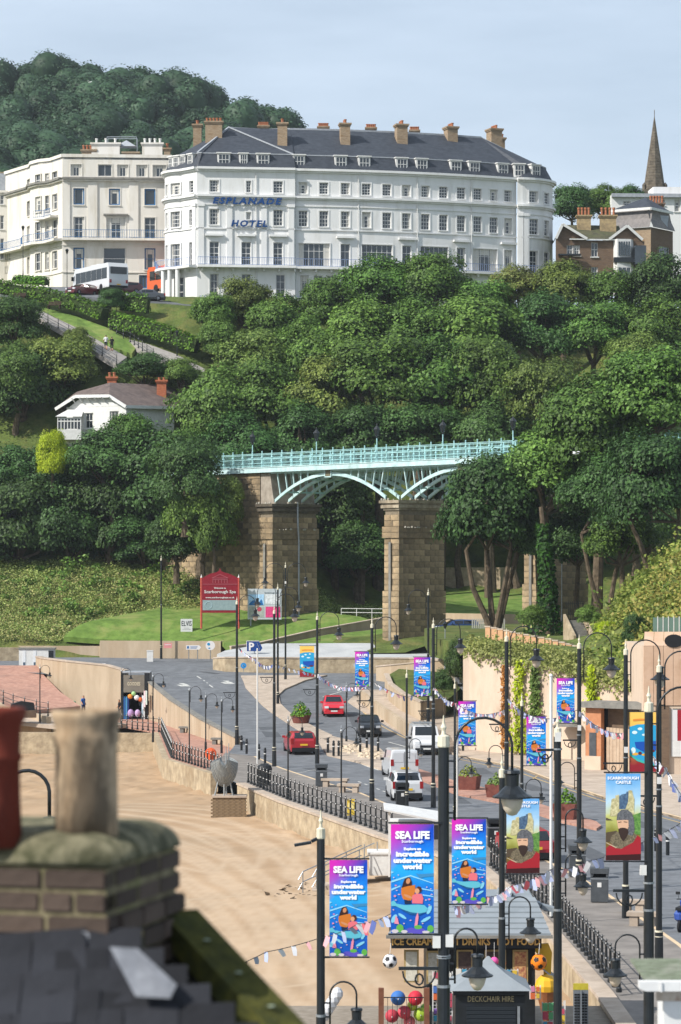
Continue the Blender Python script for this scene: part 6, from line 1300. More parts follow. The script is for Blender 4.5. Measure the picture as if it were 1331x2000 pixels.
YEL_P = [printed([ell(.12, -1.35, .72, .78, 22)] and [[(-.5, -.62), (-.2, -.52), (.2, -.5), (.5, -.55), (.5, -2.3), (.2, -2.2), (-.2, -2.05), (-.5, -1.8)]], flat('sea_circle', '#2c9ccc'), 0, name='sea_print'), printed([[(-.3, -1.25), (.5, -1.2), (.5, -1.6), (.1, -1.7), (-.25, -1.5)]], flat('deep', '#1b50a8'), 1, name='sea_print'), printed([ell(-.3, -.85, .1, .07), ell(-.1, -.7, .09, .06), ell(.1, -.95, .13, .05), ell(-.35, -1.6, .09, .13), ell(.2, -.65, .08, .05)], flat('fish_pale', '#cfe6ea'), 2, name='fish_print'),
  printed([ell(-.28, -1.75, .12, .06), ell(.1, -1.78, .14, .05)], flat('fish_yellow', '#e0a83c'), 2, name='fish_print'), printed([ell(-.1, -1.72, .07, .07), ell(.3, -1.62, .16, .07)], flat('fish_dark', '#5a2c34'), 2.5, name='fish_print'), printed([[(-.5, -1.8), (-.2, -2.05), (.2, -2.2), (.5, -2.3), (.5, -2.22), (.2, -2.1), (-.2, -1.95), (-.5, -1.68)]], flat('teal', '#3fb0a4'), 3, name='teal_print'), printed([[(-.36, -.3), (-.1, -.27), (.38, -.29), (.38, -.36), (0, -.35), (-.36, -.38)]], flat('orange_script', '#dd8a3c'), 1, name='script_print')]
rodm = MB().bar((-.56, .0, 0), (.56, .0, 0), .04, .04).mesh('rod', M_black); brm = MB().bar((0, 0, 0), (.18, 0, 0), .05, .05).mesh('clamp_arm', M_black)
def banner(kind, label, x0, x1, y0, y1, d, side, yaw=0.0, group='banners hung on the lamp columns'):
 cx = (x0 + x1) / 2; s = (x1 - x0) * d / F; q = U(cx, y0, d); h = dict(sea=2.557, castle=2.53, yellow=2.5)[kind]; vs = (y1 - y0) / (x1 - x0) / h
 o = thing('banner', label, 'banner', q, yaw, group); o.scale = (s, s, s * vs)
 link('cloth', dict(sea=sea_cloth, castle=castle_cloth, yellow=yel_cloth)[kind], o)
 for me, y in dict(sea=SEA_T, castle=CAS_T, yellow=[])[kind]: link('lettering', me, o, (0, -.02, y), (PI / 2, 0, 0))
 for me in dict(sea=SEA_P, castle=CAS_P, yellow=YEL_P)[kind]: link('picture', me, o)['kind'] = 'stuff'
 for z_ in (.03, -h - .03): link('rod', rodm, o, (0, .01, z_)); link('clamp_arm', brm, o, (.5 if side > 0 else -.68, .01, z_))
 return o
banner('yellow', 'small yellow and blue banner above the pale ramp wall', 586, 614, 1262, 1322, 187, 1)
banner('sea', 'sea life banner left of the column beside the red small car', 694, 721, 1273, 1341, 156.5, 1)
banner('sea', 'sea life banner in front of the low garden walls', 809, 841, 1284, 1359, 153.5, 1)
banner('sea', 'sea life banner at the left end of the tall wall, above the wide swan neck', 896, 930, 1370, 1456, 143, -1)
banner('sea', 'sea life banner before the yellow creeper at the foot of the tall wall', 1029, 1067, 1400, 1495, 118, -1)
banner('sea', 'sea life banner high against the middle of the tall wall', 1088, 1123, 1325, 1412, 113, 1)
banner('yellow', 'large yellow and blue sea creature banner behind the right column', 1230, 1282, 1391, 1508, 104, -1)
banner('castle', 'castle banner with bearded knight hanging at the far right', 1184, 1252, 1511, 1681, 62.4, 1)
banner('castle', 'castle banner with bearded knight hanging left of the white pole', 990, 1054, 1560, 1706, 66, 1)
banner('sea', 'largest sea life banner left of the nearest column', 764, 848, 1610, 1823, 51.3, 1)
banner('sea', 'sea life banner right of the nearest column, over the kiosk roof', 883, 950, 1600, 1765, 62.2, -1)
banner('sea', 'sea life banner over the sand, right of the floodlight column', 644, 718, 1680, 1868, 56.7, -1)
# ------------------------------------------------------------------ bunting
FM = [mat('flag_' + k, c, rough=.8) for k, c in (('white', '#dcdce0'), ('blue', '#54629a'), ('red', '#c4606a'), ('pale_blue', '#a6b0d0'), ('pink', '#dca6ac'))]
fl_me = []
for i, m in enumerate(FM):
 mb = MB(); mb.add([(-.075, 0, 0), (.075, 0, 0), (.11, .03, -.16), (.1, .06, -.33), (-.02, .05, -.31), (-.05, .02, -.15), (-.075, .006, 0), (.075, .006, 0), (.11, .036, -.16), (.1, .066, -.33), (-.02, .056, -.31), (-.05, .026, -.15)], [(0, 1, 2, 5), (5, 2, 3, 4), (11, 8, 7, 6), (10, 9, 8, 11)]); fl_me.append(mb.mesh('flag', m))
def bunting(label, pts, near, size=1.0, gap=.3):
 P = [U(*q) for q in pts]; o = thing('bunting', label, 'bunting', P[0], 0, 'bunting strings over the street'); mb = MB(); allp = []
 for a, b in zip(P[:-1], P[1:]):
  n = max(4, int((b - a).length / gap)); sag = (b - a).length * .02
  allp += [a.lerp(b, i / n) - Vector((0, 0, sag * 4 * (i / n) * (1 - i / n))) for i in range(n)]
 allp.append(P[-1]); mb.tube([q - P[0] for q in allp], .008 if near else .012, 4); part('string', mb, M_black, o)
 for i, q in enumerate(allp[1:-1]):
  link('flag', fl_me[random.choice((i % 3, 0, 0, 3, 4, 3))], o, q - P[0], (random.uniform(-.5, .5), random.uniform(-.6, .6), random.uniform(-.8, .8)), size * random.uniform(.5, .85))
bunting('bunting dipping from the left column across the junction', [(463, 1262, 203), (500, 1288, 198), (536, 1297, 184), (620, 1316, 187), (727, 1330, 156.5), (795, 1362, 152)], False, 1.0, .42)
bunting('bunting rising past the low garden walls to the tall wall', [(795, 1362, 152), (847, 1342, 153.5), (889, 1372, 143), (990, 1385, 123)], False, 1.0, .4)
bunting('bunting hanging across the creepers on the tall wall', [(990, 1362, 123), (1030, 1395, 118), (1090, 1402, 113), (1132, 1385, 113)], False, .9, .34)
bunting('bunting against the brown shelter at the right', [(1132, 1388, 113), (1170, 1420, 109), (1222, 1432, 104)], False, 1.0, .22)
bunting('bunting falling to the right edge beside the peach building', [(1268, 1468, 91), (1300, 1500, 88), (1345, 1570, 84)], False, 1.0, .22)
bunting('bunting over the sand left of the floodlight column', [(440, 1895, 57), (520, 1860, 56.8), (627, 1832, 56.7)], True, 1.0, .26)
bunting('bunting between the floodlight column and the nearest column', [(627, 1832, 56.7), (700, 1805, 55), (764, 1785, 53)], True, 1.0, .34)
bunting('bunting in front of the kiosk roof', [(885, 1770, 62), (950, 1752, 66), (1000, 1730, 70), (1090, 1690, 66)], True, 1.0, .26)
bunting('bunting crossing the castle banner at the right', [(1090, 1700, 66), (1160, 1680, 64), (1210, 1662, 63), (1268, 1640, 62.5), (1345, 1598, 61)], True, 1.0, .24)
# ------------------------------------------------------------------ railings
pm_rail = MB().lathe([(.09, 0), (.09, .12), (.055, .16), (.045, .55), (.07, .6), (.045, .65), (.04, 1.02), (.06, 1.06), (.03, 1.12), (.045, 1.17), (.005, 1.24)], n=8).mesh('post', M_black)
def rail_fence(label, P, zf, gap=1.0, off=.15):
 P = [Vector((q[0], q[1])) for q in P]; S = [0]
 for a, b in zip(P[:-1], P[1:]): S.append(S[-1] + (b - a).length)
 def at(s):
  i = max(j for j in range(len(S) - 1) if S[j] <= min(s, S[-1] - 1e-6)); q = P[i].lerp(P[i + 1], (s - S[i]) / (S[i + 1] - S[i])); return Vector((q.x, q.y, zf(q.x, q.y)))
 b0 = at(0); o = thing('railing', label, 'railing', b0); n = int(S[-1] / gap); qs = [at(S[-1] * i / n) - b0 for i in range(n + 1)]
 for q in qs: link('post', pm_rail, o, q)
 for h in (.32, .62, 1.03):
  part('rail', MB().tube([q + Vector((0, 0, h)) for q in qs], .022, 5), M_black, o)
inset = lambda q: (q[0] + .22, q[1] + .05)
rail_fence('black iron railing along the lower promenade at the left', [inset((-18.6, 231))] + [inset(q) for q in SW[0:3]], lambda x, y: .03, .95)
rail_fence('black iron railing along the sea wall in the middle', [inset(q) for q in SW[3:7]], lambda x, y: .22, 1.0)
rail_fence('black iron railing running behind the ice cream kiosk', [inset(q) for q in SW[7:10]], lambda x, y: .22, 1.0)
rail_fence('black iron railing down the outside of the brick ramp', [(-36, 262.6), (-33.4, 252), (-28.4, 238.2), (-24, 231)], lambda x, y: rampz(x, y) + .07, 2.2)
rail_fence('black railing on the downhill side of the sloping cliff path', [U(-10, 592, 334).xy, U(50, 606, 330.5).xy, U(130, 650, 325).xy, U(195, 692, 321).xy, U(228, 712, 320).xy], lambda x, y: H - (float(np.interp(XC + x * F / y, [-10, 50, 130, 195, 228], [592, 606, 650, 692, 712])) - YH) * y / F, 1.9)
rail_fence('black railing beside the lower cliff path', [U(215, 652, 329.5).xy, U(255, 668, 327).xy, U(285, 690, 323).xy, U(300, 700, 322).xy], lambda x, y: H - (float(np.interp(XC + x * F / y, [215, 255, 285, 300], [652, 668, 690, 700])) - YH) * y / F, 1.1)
mb = MB(); q0, q1 = U(667, 1203, 285), U(757, 1204, 284)
wr = thing('white_rail', 'low white handrail in front of the hollow left of the tall pier', 'railing', q0)
for i in range(4): mb.tube([(q1 - q0) * i / 3 + Vector((0, 0, -.6)), (q1 - q0) * i / 3 + Vector((0, 0, .75))], .04, 5)
for h in (.35, .75): mb.tube([Vector((0, 0, h)), q1 - q0 + Vector((0, 0, h))], .035, 5)
part('rail', mb, M_wpaint, wr)
q0 = G(592, 1745, -1.3); st = thing('beach_steps', 'beach steps with grey tubular handrail beside the white kiosk', 'steps', q0); q1 = G(712, 1690, -.4) - q0
mb = MB()
for k in (0, 1.2):
 o_ = Vector((k * .5, k * .9, 0))
 for h in (.5, .95): mb.tube([o_ + Vector((-.2, -.1, h - .35)), o_ + Vector((0, 0, h)), o_ + q1 * .95 + Vector((0, 0, h))], .025, 6)
 for f in (0, .35, .7, 1): mb.tube([o_ + q1 * f, o_ + q1 * f + Vector((0, 0, .95))], .025, 6)
part('handrail', mb, M_steel, st)
for i in range(7): a = q1 * (i / 7.0); part('step', MB().box(a.x, a.x + .5, a.y, a.y + 1.6, -1.2, a.z - .05), M_flag, st)
# ------------------------------------------------------------------ bollards, bins, benches, planters
bol = [MB().lathe([(.085, 0), (.085, .75), (.1, .78), (.1, .84), (.07, .9), (.085, .98), (.05, 1.05), (.0, 1.06)], n=10).mesh('shaft', M_black), MB().lathe([(.088, .62), (.088, .68)], n=10).mesh('white_band', M_wpaint)]
for lab, x, y in (('bollard nearest the junction on the crossing island, left trio', 641, 1474), ('middle bollard of the left trio on the crossing island', 652, 1480), ('third bollard of the left trio on the crossing island', 662, 1480), ('left bollard of the three in front of the black car', 704, 1474), ('middle bollard of the three in front of the black car', 717, 1467), ('right bollard of the three in front of the black car', 739, 1472),
 ('leftmost bollard at the promenade corner', 472, 1469), ('second bollard at the promenade corner', 482, 1476), ('third bollard at the promenade corner beside the white pole', 506, 1487), ('fourth bollard at the promenade corner', 518, 1495),
 ('bollard on the landward pavement below the wide swan neck', 974, 1473), ('bollard beside the dark litter bin on the landward pavement', 1016, 1478), ('bollard on the landward pavement left of the retaining wall bench', 905, 1470), ('bollard at the right edge nearest the gravel', 1282, 1668), ('bollard at the right edge second from the gravel', 1305, 1676)):
 q = R(x, y); q.z = zr(q.y) + .12; o = thing('bollard', lab, 'bollard', q, 0, 'black bollards'); link('shaft', bol[0], o); link('white_band', bol[1], o)
M_bin = mat('grey_bin_plastic', '#3f4347', '#4b4f53', scale=4, rough=.6); M_bin2 = mat('black_bin_plastic', '#1c1f22', '#26292c', scale=4, rough=.6)
def litter_bin(label, x, y, z=.12, m=M_bin, s=1.0, zb=None):
 q = R(x, y); q.z = zr(q.y) + z if zb is None else zb; o = thing('litter_bin', label, 'bin', q, random.uniform(-.25, .1), 'litter bins'); o.scale = (s,) * 3
 part('body', MB().box(-.33, .33, -.3, .3, .03, .98), m, o); part('hood', MB().box(-.36, .36, -.33, .33, 1.12, 1.32).box(-.34, -.26, -.31, .31, .985, 1.118).box(.26, .34, -.31, .31, .985, 1.118).box(-.25, .25, .2, .3, .985, 1.118), m, o)
 part('band', MB().box(-.345, .345, -.315, .315, .9, .94), M_steel, o); part('notice', MB().box(-.08, .08, -.31, -.302, .6, .78), M_wpaint, o); part('foot', MB().box(-.3, .3, -.27, .27, 0, .028), M_bin2, o)
litter_bin('grey litter bin with white notice at the foot of the yellow banner column', 628, 1540)
litter_bin('dark litter bin in front of the white SUV', 786, 1581, m=M_bin2)
litter_bin('dark litter bin beside the deckchair hut column, behind the railing', 968, 1660, m=M_bin2)
litter_bin('grey litter bin on the pavement directly below the small castle column lamps', 1128, 1718)
litter_bin('grey litter bin with open top below the castle banner', 1172, 1768)
litter_bin('dark litter bin before the tall wall behind the sea banner', 1004, 1462, m=M_bin2)
q = R(517, 1538); q.z = .12; o = thing('round_bin', 'round black domed litter bin beside the silver boat sculpture', 'bin', q); part('body', MB().lathe([(.38, 0), (.42, .9), (.44, .92)], n=14), M_bin2, o); part('dome', MB().lathe([(.46, .925), (.46, 1.0), (.38, 1.18), (.2, 1.28), (.01, 1.3)], n=14), M_bin2, o)
for lab, x, y, L_ in (('pale concrete bench beside the grey litter bin', 655, 1541, 1.6), ('pale concrete bench left of the tall column on the pavement', 682, 1552, 1.3), ('far pale stone bench at the kerb on the right', 1238, 1790, 1.0), ('near pale stone bench at the kerb on the right', 1256, 1815, 1.1), ('dark stone bench on the brick promenade, left one', 366, 1432, 1.3), ('dark stone bench on the brick promenade, right one', 430, 1455, 1.3), ('rough stone seat against the tall wall', 955, 1452, 1.8)):
 dk = 'dark' in lab or 'rough' in lab; q = G(x, y, 0) if dk and 'rough' not in lab else R(x, y); q.z = .02 if dk and 'rough' not in lab else zr(q.y) + .12; o = thing('bench', lab, 'bench', q, -.25, 'stone benches'); m_ = M_cope if dk else M_flag
 part('seat', MB().box(-L_ / 2, L_ / 2, -.28, .28, .36, .5), m_, o); part('leg', MB().box(-L_ / 2 + .1, -L_ / 2 + .4, -.22, .22, 0, .358), m_, o); part('leg', MB().box(L_ / 2 - .4, L_ / 2 - .1, -.22, .22, 0, .358), m_, o)
M_plant = mat('brown_planter', '#6a3c34', '#7a4a40', scale=4, rough=.8)
pl_leaf = None
def plant_tuft(n, rad, h, m, seed, size=.14):
 r = np.random.default_rng(seed); a = r.uniform(0, 6.28, n); k = r.random(n) ** .6; P = np.stack([np.cos(a) * k * rad, np.sin(a) * k * rad, h * (1 - k ** 2) * r.uniform(.2, 1, n)], 1); N = np.stack([np.cos(a), np.sin(a), np.full(n, .7)], 1); V, Q = leaves(P, N, size, .5, r); return npmesh('plants', V, Q, m)
for i, (lab, x, y, s) in enumerate((('brown planter box on the central island under the swan neck lamp', 917, 1546, 1.0), ('second brown planter box on the central island', 970, 1561, .9), ('brown planter box with bright plants behind the white pole', 1106, 1604, 1.0))):
 q = R(x, y); q.z = zr(q.y) + .12; o = thing('planter', lab, 'planter', q, -.3, 'brown planters'); o.scale = (s,) * 3; b = part('box', MB().add([(-.5, -.5, 0), (.5, -.5, 0), (.5, .5, 0), (-.5, .5, 0), (-.6, -.6, .8), (.6, -.6, .8), (.6, .6, .8), (-.6, .6, .8)], [(3, 2, 1, 0), (4, 5, 6, 7), (0, 1, 5, 4), (1, 2, 6, 5), (2, 3, 7, 6), (3, 0, 4, 7)]), M_plant, o); link('plants', plant_tuft(260, .62, .75, (L_mix, L_olive, L_hedge)[i], i), o, (0, 0, .78))
q = R(588, 1415); q.z = zr(q.y) + .12; o = thing('planter', 'round brown planter with spiky plants on the junction island', 'planter', q, 0, 'brown planters'); part('tub', MB().lathe([(.6, 0), (.8, .6), (.85, .62)], n=14), M_plant, o); link('plants', plant_tuft(300, .85, 1.1, L_hedge, 9, .2), o, (0, 0, .55)); link('flowers', plant_tuft(60, .7, .9, mat('yellow_flower', '#c9a83a', rough=.8), 12, .12), o, (0, 0, .6))
q = G(686, 1608); q.z = .25; q.y -= .2; o = thing('notice_board', 'yellow notice fixed to the sea wall railing', 'notice', q); part('board', MB().box(-.2, .2, -.02, .02, .15, 1.0), mat('yellow_sign', '#d8b83a', '#cbb04a', scale=6, rough=.6), o); part('panel', MB().box(-.15, .15, -.028, -.021, .5, .8), mat('pale_yellow', '#e0d08a', rough=.6), o)
q = G(412, 1494); o = thing('lifebuoy_stand', 'orange lifebuoy stand beside the promenade railing end', 'lifebuoy', q); part('post', MB().tube([(0, 0, 0), (0, 0, 1.0)], .05, 6), M_black, o); M_or = mat('orange_plastic', '#c8502c', '#d8643a', scale=5, rough=.5)
part('ring', MB().tube([(.3 * math.cos(t), -.06, .75 + .3 * math.sin(t)) for t in np.linspace(0, 2 * PI, 17)], .09, 6, False), M_or, o); part('housing', MB().lathe([(.22, .35), (.24, .95), (.1, 1.1)], n=10), M_or, o)
q = G(448, 1556, -.1); o = thing('plinth', 'low brown brick plinth under the boat sculpture', 'plinth', (q.x, q.y, -1.6)); bm_ = MB().box(-.16, .16, -.05, .05, 0, .09).mesh('brick', mat('plinth_brick', '#6b5a46', '#86735a', scale=5, rough=.9)); part('core', MB().box(-.92, .92, .055, 1.1, 0, 1.42), M_mortar, o)
for j in range(15):
 for i in range(6): link('brick', bm_, o, (-.8 + i * .33 - (.1 if j % 2 else 0), 0, j * .096))
part('coping', MB().box(-1.0, 1.0, -.12, 1.15, 1.44, 1.54), M_flag, o)
b = thing('boat_sculpture', 'silver wire mesh boat sculpture on legs beside the sea wall', 'sculpture', (q.x - .3, q.y + .5, -.06)); M_mesh = mat('silver_mesh', '#8a9092', '#a8adae', scale=8, rough=.45, metal=.5); mb = MB()
def hull(u, t): wv = .78 * (1 - abs(u) ** 2.2) ** .6; a = PI * t; return Vector((wv * math.cos(a), u * 1.0, 1.95 + .3 * u * u - wv * 1.75 * math.sin(a) - .1))
for i in range(11):
 u = -1 + 2 * (i + .5) / 11; mb.tube([hull(u, t / 10) for t in range(11)], .022, 4)
for t in range(0, 21): mb.tube([hull(-1 + 2 * (i + .3) / 10.6, t / 20) for i in range(11)], .02, 4)
part('hull', mb, M_mesh, b); mb = MB()
for i in range(8): u = -.9 + 1.8 * i / 7; mb.quad(hull(u, .05), hull(min(u + .26, .97), .05), hull(min(u + .26, .97), .95), hull(u, .95))
part('skin', MB().add([hull(-.95 + 1.9 * i / 12, t / 8) for i in range(13) for t in range(9)], [(i * 9 + t, i * 9 + t + 1, (i + 1) * 9 + t + 1, (i + 1) * 9 + t) for i in range(12) for t in range(8)]), mat('mesh_skin', '#7d8283', '#9a9fa0', scale=30, rough=.5, metal=.3), b)
for dx, dy in ((-.55, -.3), (.0, -.4), (.5, -.3), (.1, .4)): part('leg', MB().tube([(dx, dy, 0), (dx * .6, dy, .95)], .05, 5), M_mesh, b)
for dx in (.1, .25): part('mast', MB().tube([(dx, -.2 + dx, 1.8), (dx, -.2 + dx, 2.75 + dx)], [.05, .02], 5), M_mesh, b)
# ------------------------------------------------------------------ signs
M_red = mat('dark_red_paint', '#7c1424', '#8a1a2a', scale=5, rough=.5); M_redp = mat('red_post_paint', '#b2483c', '#c05a4c', scale=5, rough=.6); M_gs = mat('grey_sign', '#7f9295', '#8da0a2', scale=4, rough=.6); W2_ = flat('sign_white', '#d8d4d2')
SD_ = 280.0; q = U(430, 1222, SD_); s = SD_ / F; sg = thing('spa_sign', 'dark red welcome sign with arched top on two posts', 'sign', (q.x, q.y, q.z - .3)); P = lambda x, y: ((x - 430) * s, (1222 - y) * s + .3)
part('panel', MB().extr([P(394, 1197), P(466, 1197), P(466, 1130), P(458, 1125), P(446, 1120), P(438, 1118), P(432, 1115), P(430, 1109), P(428, 1115), P(422, 1118), P(412, 1120), P(402, 1125), P(394, 1130)], (0, 0, 0), (1, 0, 0), (0, 0, 1), (0, 1, 0), .15), M_red, sg)
part('grey_panel', MB().extr([P(396, 1192), P(464, 1192), P(464, 1172), P(396, 1172)], (0, -.02, 0), (1, 0, 0), (0, 0, 1), (0, 1, 0), .018), M_gs, sg)
for x in (393.5, 466.5): part('post', MB().tube([(P(x, 0)[0], .07, 0), (P(x, 0)[0], .07, P(0, 1128)[1])], .1, 8), M_redp, sg); part('finial', MB().lathe([(.11, P(0, 1128)[1]), (.06, P(0, 1126)[1]), (.01, P(0, 1122)[1])], (P(x, 0)[0], .07, 0), 8), W2_, sg)
for t_, y, sz, wd in (('Welcome to', 1150, .22, 1.2), ('Scarborough Spa', 1158.5, .42, 3.15), ('www.scarboroughspa.co.uk', 1168.5, .22, 2.9)):
 me = text_mesh(t_, sz, W2_, bold=.006, ext=.01); xs = [v.co.x for v in me.vertices]; k = wd / (max(xs) - min(xs))
 for v in me.vertices: v.co.x *= k
 link('lettering', me, sg, (0, -.03, P(0, y)[1]), (PI / 2, 0, 0))
mb = MB(); 
for a_, b_ in (((414, 1129), (430, 1122)), ((430, 1122), (446, 1129)), ((414, 1129), (446, 1129)), ((415, 1132), (445, 1132)), ((396, 1141), (464, 1141))): mb.bar((P(*a_)[0], -.02, P(*a_)[1]), (P(*b_)[0], -.02, P(*b_)[1]), .03, .05)
for x in (416, 421, 427, 433, 439, 444): mb.bar((P(x, 0)[0], -.02, P(0, 1132)[1]), (P(x, 0)[0], -.02, P(0, 1139)[1]), .03, .05)
part('bandstand_emblem', mb, mat('emblem_pink', '#a85a64', rough=.6), sg); part('roundel', MB().tube([(P(408, 0)[0] + .34 * math.cos(t), -.035, P(0, 1182)[1] + .34 * math.sin(t)) for t in np.linspace(0, 6.283, 21)], .02, 4, False), mat('roundel_blue', '#a9c4cc', rough=.6), sg)
SB = 281.0; q = U(517, 1212, SB); s2 = SB / F; bb = thing('billboard', 'white billboard with four poster panels right of the red sign', 'billboard', (q.x, q.y, q.z - .2)); P3 = lambda x, y: ((x - 517) * s2, (1212 - y) * s2 + .2)
part('frame', MB().extr([P3(484, 1210), P3(550, 1210), P3(550, 1150), P3(484, 1150)], (0, 0, 0), (1, 0, 0), (0, 0, 1), (0, 1, 0), .14), mat('billboard_white', '#aeb6bc', '#bcc3c8', scale=3, rough=.6), bb)
for x0, x1, y0, y1, c_ in ((486, 516, 1161, 1182, '#8fb0cc'), (519, 548, 1161, 1180, '#b9bcc0'), (486, 516, 1185, 1206, '#8f948f'), (519, 548, 1185, 1206, '#b83a6c')):
 part('poster', MB().extr([P3(x0, y1), P3(x1, y1), P3(x1, y0), P3(x0, y0)], (0, -.02, 0), (1, 0, 0), (0, 0, 1), (0, 1, 0), .015), mat('poster_' + c_[1:], c_, '#' + ''.join('%02x' % min(255, int(int(c_[i:i + 2], 16) * 1.25)) for i in (1, 3, 5)), scale=4, rough=.6), bb)
part('picture', MB().extr([P3(486, 1182), P3(515, 1182), P3(511, 1170), P3(505, 1178), P3(495, 1172), P3(488, 1178)], (0, -.026, 0), (1, 0, 0), (0, 0, 1), (0, 1, 0), .004), flat('wave', '#2c6ca8'), bb); part('picture', MB().extr([P3(*q_) for q_ in ell(507, 1190, 4.5, 4.5)], (0, -.026, 0), (1, 0, 0), (0, 0, 1), (0, 1, 0), .004), flat('ring', '#b04a5c'), bb)
for x in (490, 544): part('leg', MB().tube([(P3(x, 0)[0], .1, -.4), (P3(x, 0)[0], .1, .5)], .07, 6), M_steel, bb)
me = text_mesh('Scarborough Spa', .2, flat('sign_grey', '#5f6a74'), ext=.006); link('lettering', me, bb, (P3(530, 0)[0], -.02, P3(0, 1159)[1]), (PI / 2, 0, 0))
q = U(364.5, 1234, 280); s3 = 280 / F; ev = thing('lawn_notice', 'white lawn notice reading ELVIS', 'sign', (q.x, q.y, q.z - .15)); part('board', MB().box(-11.5 * s3, 11.5 * s3, 0, .05, .1, .1 + 26 * s3), mat('notice_white', '#c6c7c8', '#d2d3d4', scale=4, rough=.6), ev)
me = text_mesh('ELVIS', .62, flat('black', '#1c1c20'), bold=.0, ext=.006); xs = [v.co.x for v in me.vertices]; k = 19.5 * s3 / (max(xs) - min(xs))
for v in me.vertices: v.co.x *= k; v.co.y *= 1.15
link('lettering', me, ev, (0, -.012, .1 + 12.5 * s3), (PI / 2, 0, 0)); part('fine_print', MB().box(-.25, .25, -.012, -.004, .5, .54).box(-.4, .4, -.012, -.004, .36, .39), flat('grey_line', '#9a9a9c'), ev)
for x in (-.4, .4): part('stake', MB().box(x - .03, x + .03, .052, .1, -.3, .9), M_steel, ev)
q = U(497, 1272, 262); s4 = 262 / F; ps = thing('parking_sign', 'blue parking arrow sign with large white P', 'sign', (q.x, q.y, q.z - .6)); P5 = lambda x, y: ((x - 497) * s4, (1272 - y) * s4 + .6)
part('board', MB().extr([P5(482, 1272), P5(509, 1272), P5(513, 1266), P5(506, 1252), P5(482, 1252)], (0, 0, 0), (1, 0, 0), (0, 0, 1), (0, 1, 0), .05), flat('sign_blue', '#1d3f7c'), ps); me = text_mesh('P', 1.0, W2_, bold=.03, ext=.006); link('lettering', me, ps, (P5(491, 0)[0], -.012, P5(0, 1270)[1]), (PI / 2, 0, 0))
part('chevron', MB().bar((P5(502, 0)[0], -.012, P5(0, 1255)[1]), (P5(508, 0)[0], -.012, P5(0, 1269)[1]), .012, .12, (0, 1, 0)), W2_, ps); part('border', MB().bar((P5(482, 0)[0], -.01, P5(0, 1252)[1]), (P5(506, 0)[0], -.01, P5(0, 1252)[1]), .02, .05).bar((P5(482, 0)[0], -.01, P5(0, 1272)[1]), (P5(482, 0)[0], -.01, P5(0, 1252)[1]), .02, .05), W2_, ps); part('post', MB().tube([(0, .09, -.6), (0, .09, 1.0)], .05, 6), M_steel, ps)
q = U(411, 1290, 271); o = thing('roundabout_sign', 'round white sign with blue symbols on a post before the lawn wall', 'sign', q); z_ = (1290 - 1261) * 271 / F; part('disc', MB().extr(ell(0, z_, .45, .45, 18), (0, 0, 0), (1, 0, 0), (0, 0, 1), (0, 1, 0), .04), W2_, o); part('symbol', MB().extr(ell(-.16, z_ + .13, .14, .14), (0, -.012, 0), (1, 0, 0), (0, 0, 1), (0, 1, 0), .01).extr(ell(-.1, z_ - .25, .1, .06), (0, -.012, 0), (1, 0, 0), (0, 0, 1), (0, 1, 0), .01), flat('cyan', '#2c86b4'), o); part('post', MB().tube([(0, .08, 0), (0, .08, z_ + .3)], .04, 6), M_steel, o)
q = U(378, 1291, 272); o = thing('direction_sign', 'long white direction sign on two posts before the lawn wall', 'sign', q); z_ = (1291 - 1269) * 272 / F; part('board', MB().extr([(-.7, z_), (.55, z_), (.75, z_ + .22), (.55, z_ + .42), (-.7, z_ + .42)], (0, 0, 0), (1, 0, 0), (0, 0, 1), (0, 1, 0), .05), W2_, o); part('symbol', MB().box(-.62, -.42, -.012, -.003, z_ + .1, z_ + .34).box(-.3, .4, -.012, -.003, z_ + .24, z_ + .3).box(-.3, .3, -.012, -.003, z_ + .12, z_ + .17), flat('sign_blue2', '#3a6a9c'), o)
for x in (-.45, .4): part('post', MB().tube([(x, .08, 0), (x, .08, z_ + .3)], .04, 6), M_steel, o)
q = U(476, 1312, 256.5); o = thing('keep_left_sign', 'round blue arrow sign in front of the ramp wall', 'sign', q); part('disc', MB().extr(ell(0, .55, .27, .27, 16), (0, 0, 0), (1, 0, 0), (0, 0, 1), (0, 1, 0), .03), flat('sky_sign', '#2f86c4'), o); part('arrow', MB().bar((.12, -.01, .55), (-.12, -.01, .55), .01, .07, (0, 1, 0)).bar((-.12, -.01, .55), (-.02, -.01, .65), .01, .06, (0, 1, 0)).bar((-.12, -.01, .55), (-.02, -.01, .45), .01, .06, (0, 1, 0)), W2_, o); part('post', MB().tube([(0, .06, 0), (0, .06, .8)], .03, 6), M_steel, o)
q = U(328, 1266, 274); o = thing('wall_notice', 'small pink notice on the lawn wall beside the black pole', 'notice', q); part('board', MB().box(-.4, .4, 0, .03, 0, .5), flat('pink_notice', '#d08a8a'), o); part('line', MB().box(-.3, .3, -.012, -.002, .3, .36), W2_, o)
q = U(293, 1293, 272); o = thing('utility_cabinet', 'pale utility cabinet left of the black pole', 'cabinet', q); part('body', MB().box(-.3, .3, 0, .4, 0, 1.05), M_wpaint, o); part('lid', MB().box(-.33, .33, -.03, .43, 1.052, 1.12), M_wpaint, o)
q = U(70, 1304, 266); o = thing('kiosk_panel', 'white boarded hut with narrow signs at the top of the brick ramp', 'hut', q); part('wall', MB().box(-1.6, 1.7, 0, 1.5, -.2, 1.75), M_wpaint, o); part('roof', MB().box(-1.7, 1.8, -.1, 1.6, 1.752, 1.86), M_cope, o)
for x in (-1.1, -.1): part('sign_strip', MB().box(x - .14, x + .14, -.03, -.003, .1, 1.6), flat('strip_white', '#d4d6d8'), o); part('strip_mark', MB().box(x - .1, x + .1, -.04, -.031, .2, .5), flat('strip_dark', '#4a5a6a'), o)
part('dark_door', MB().box(1.2, 1.68, -.03, -.003, .4, 1.6), M_black, o)
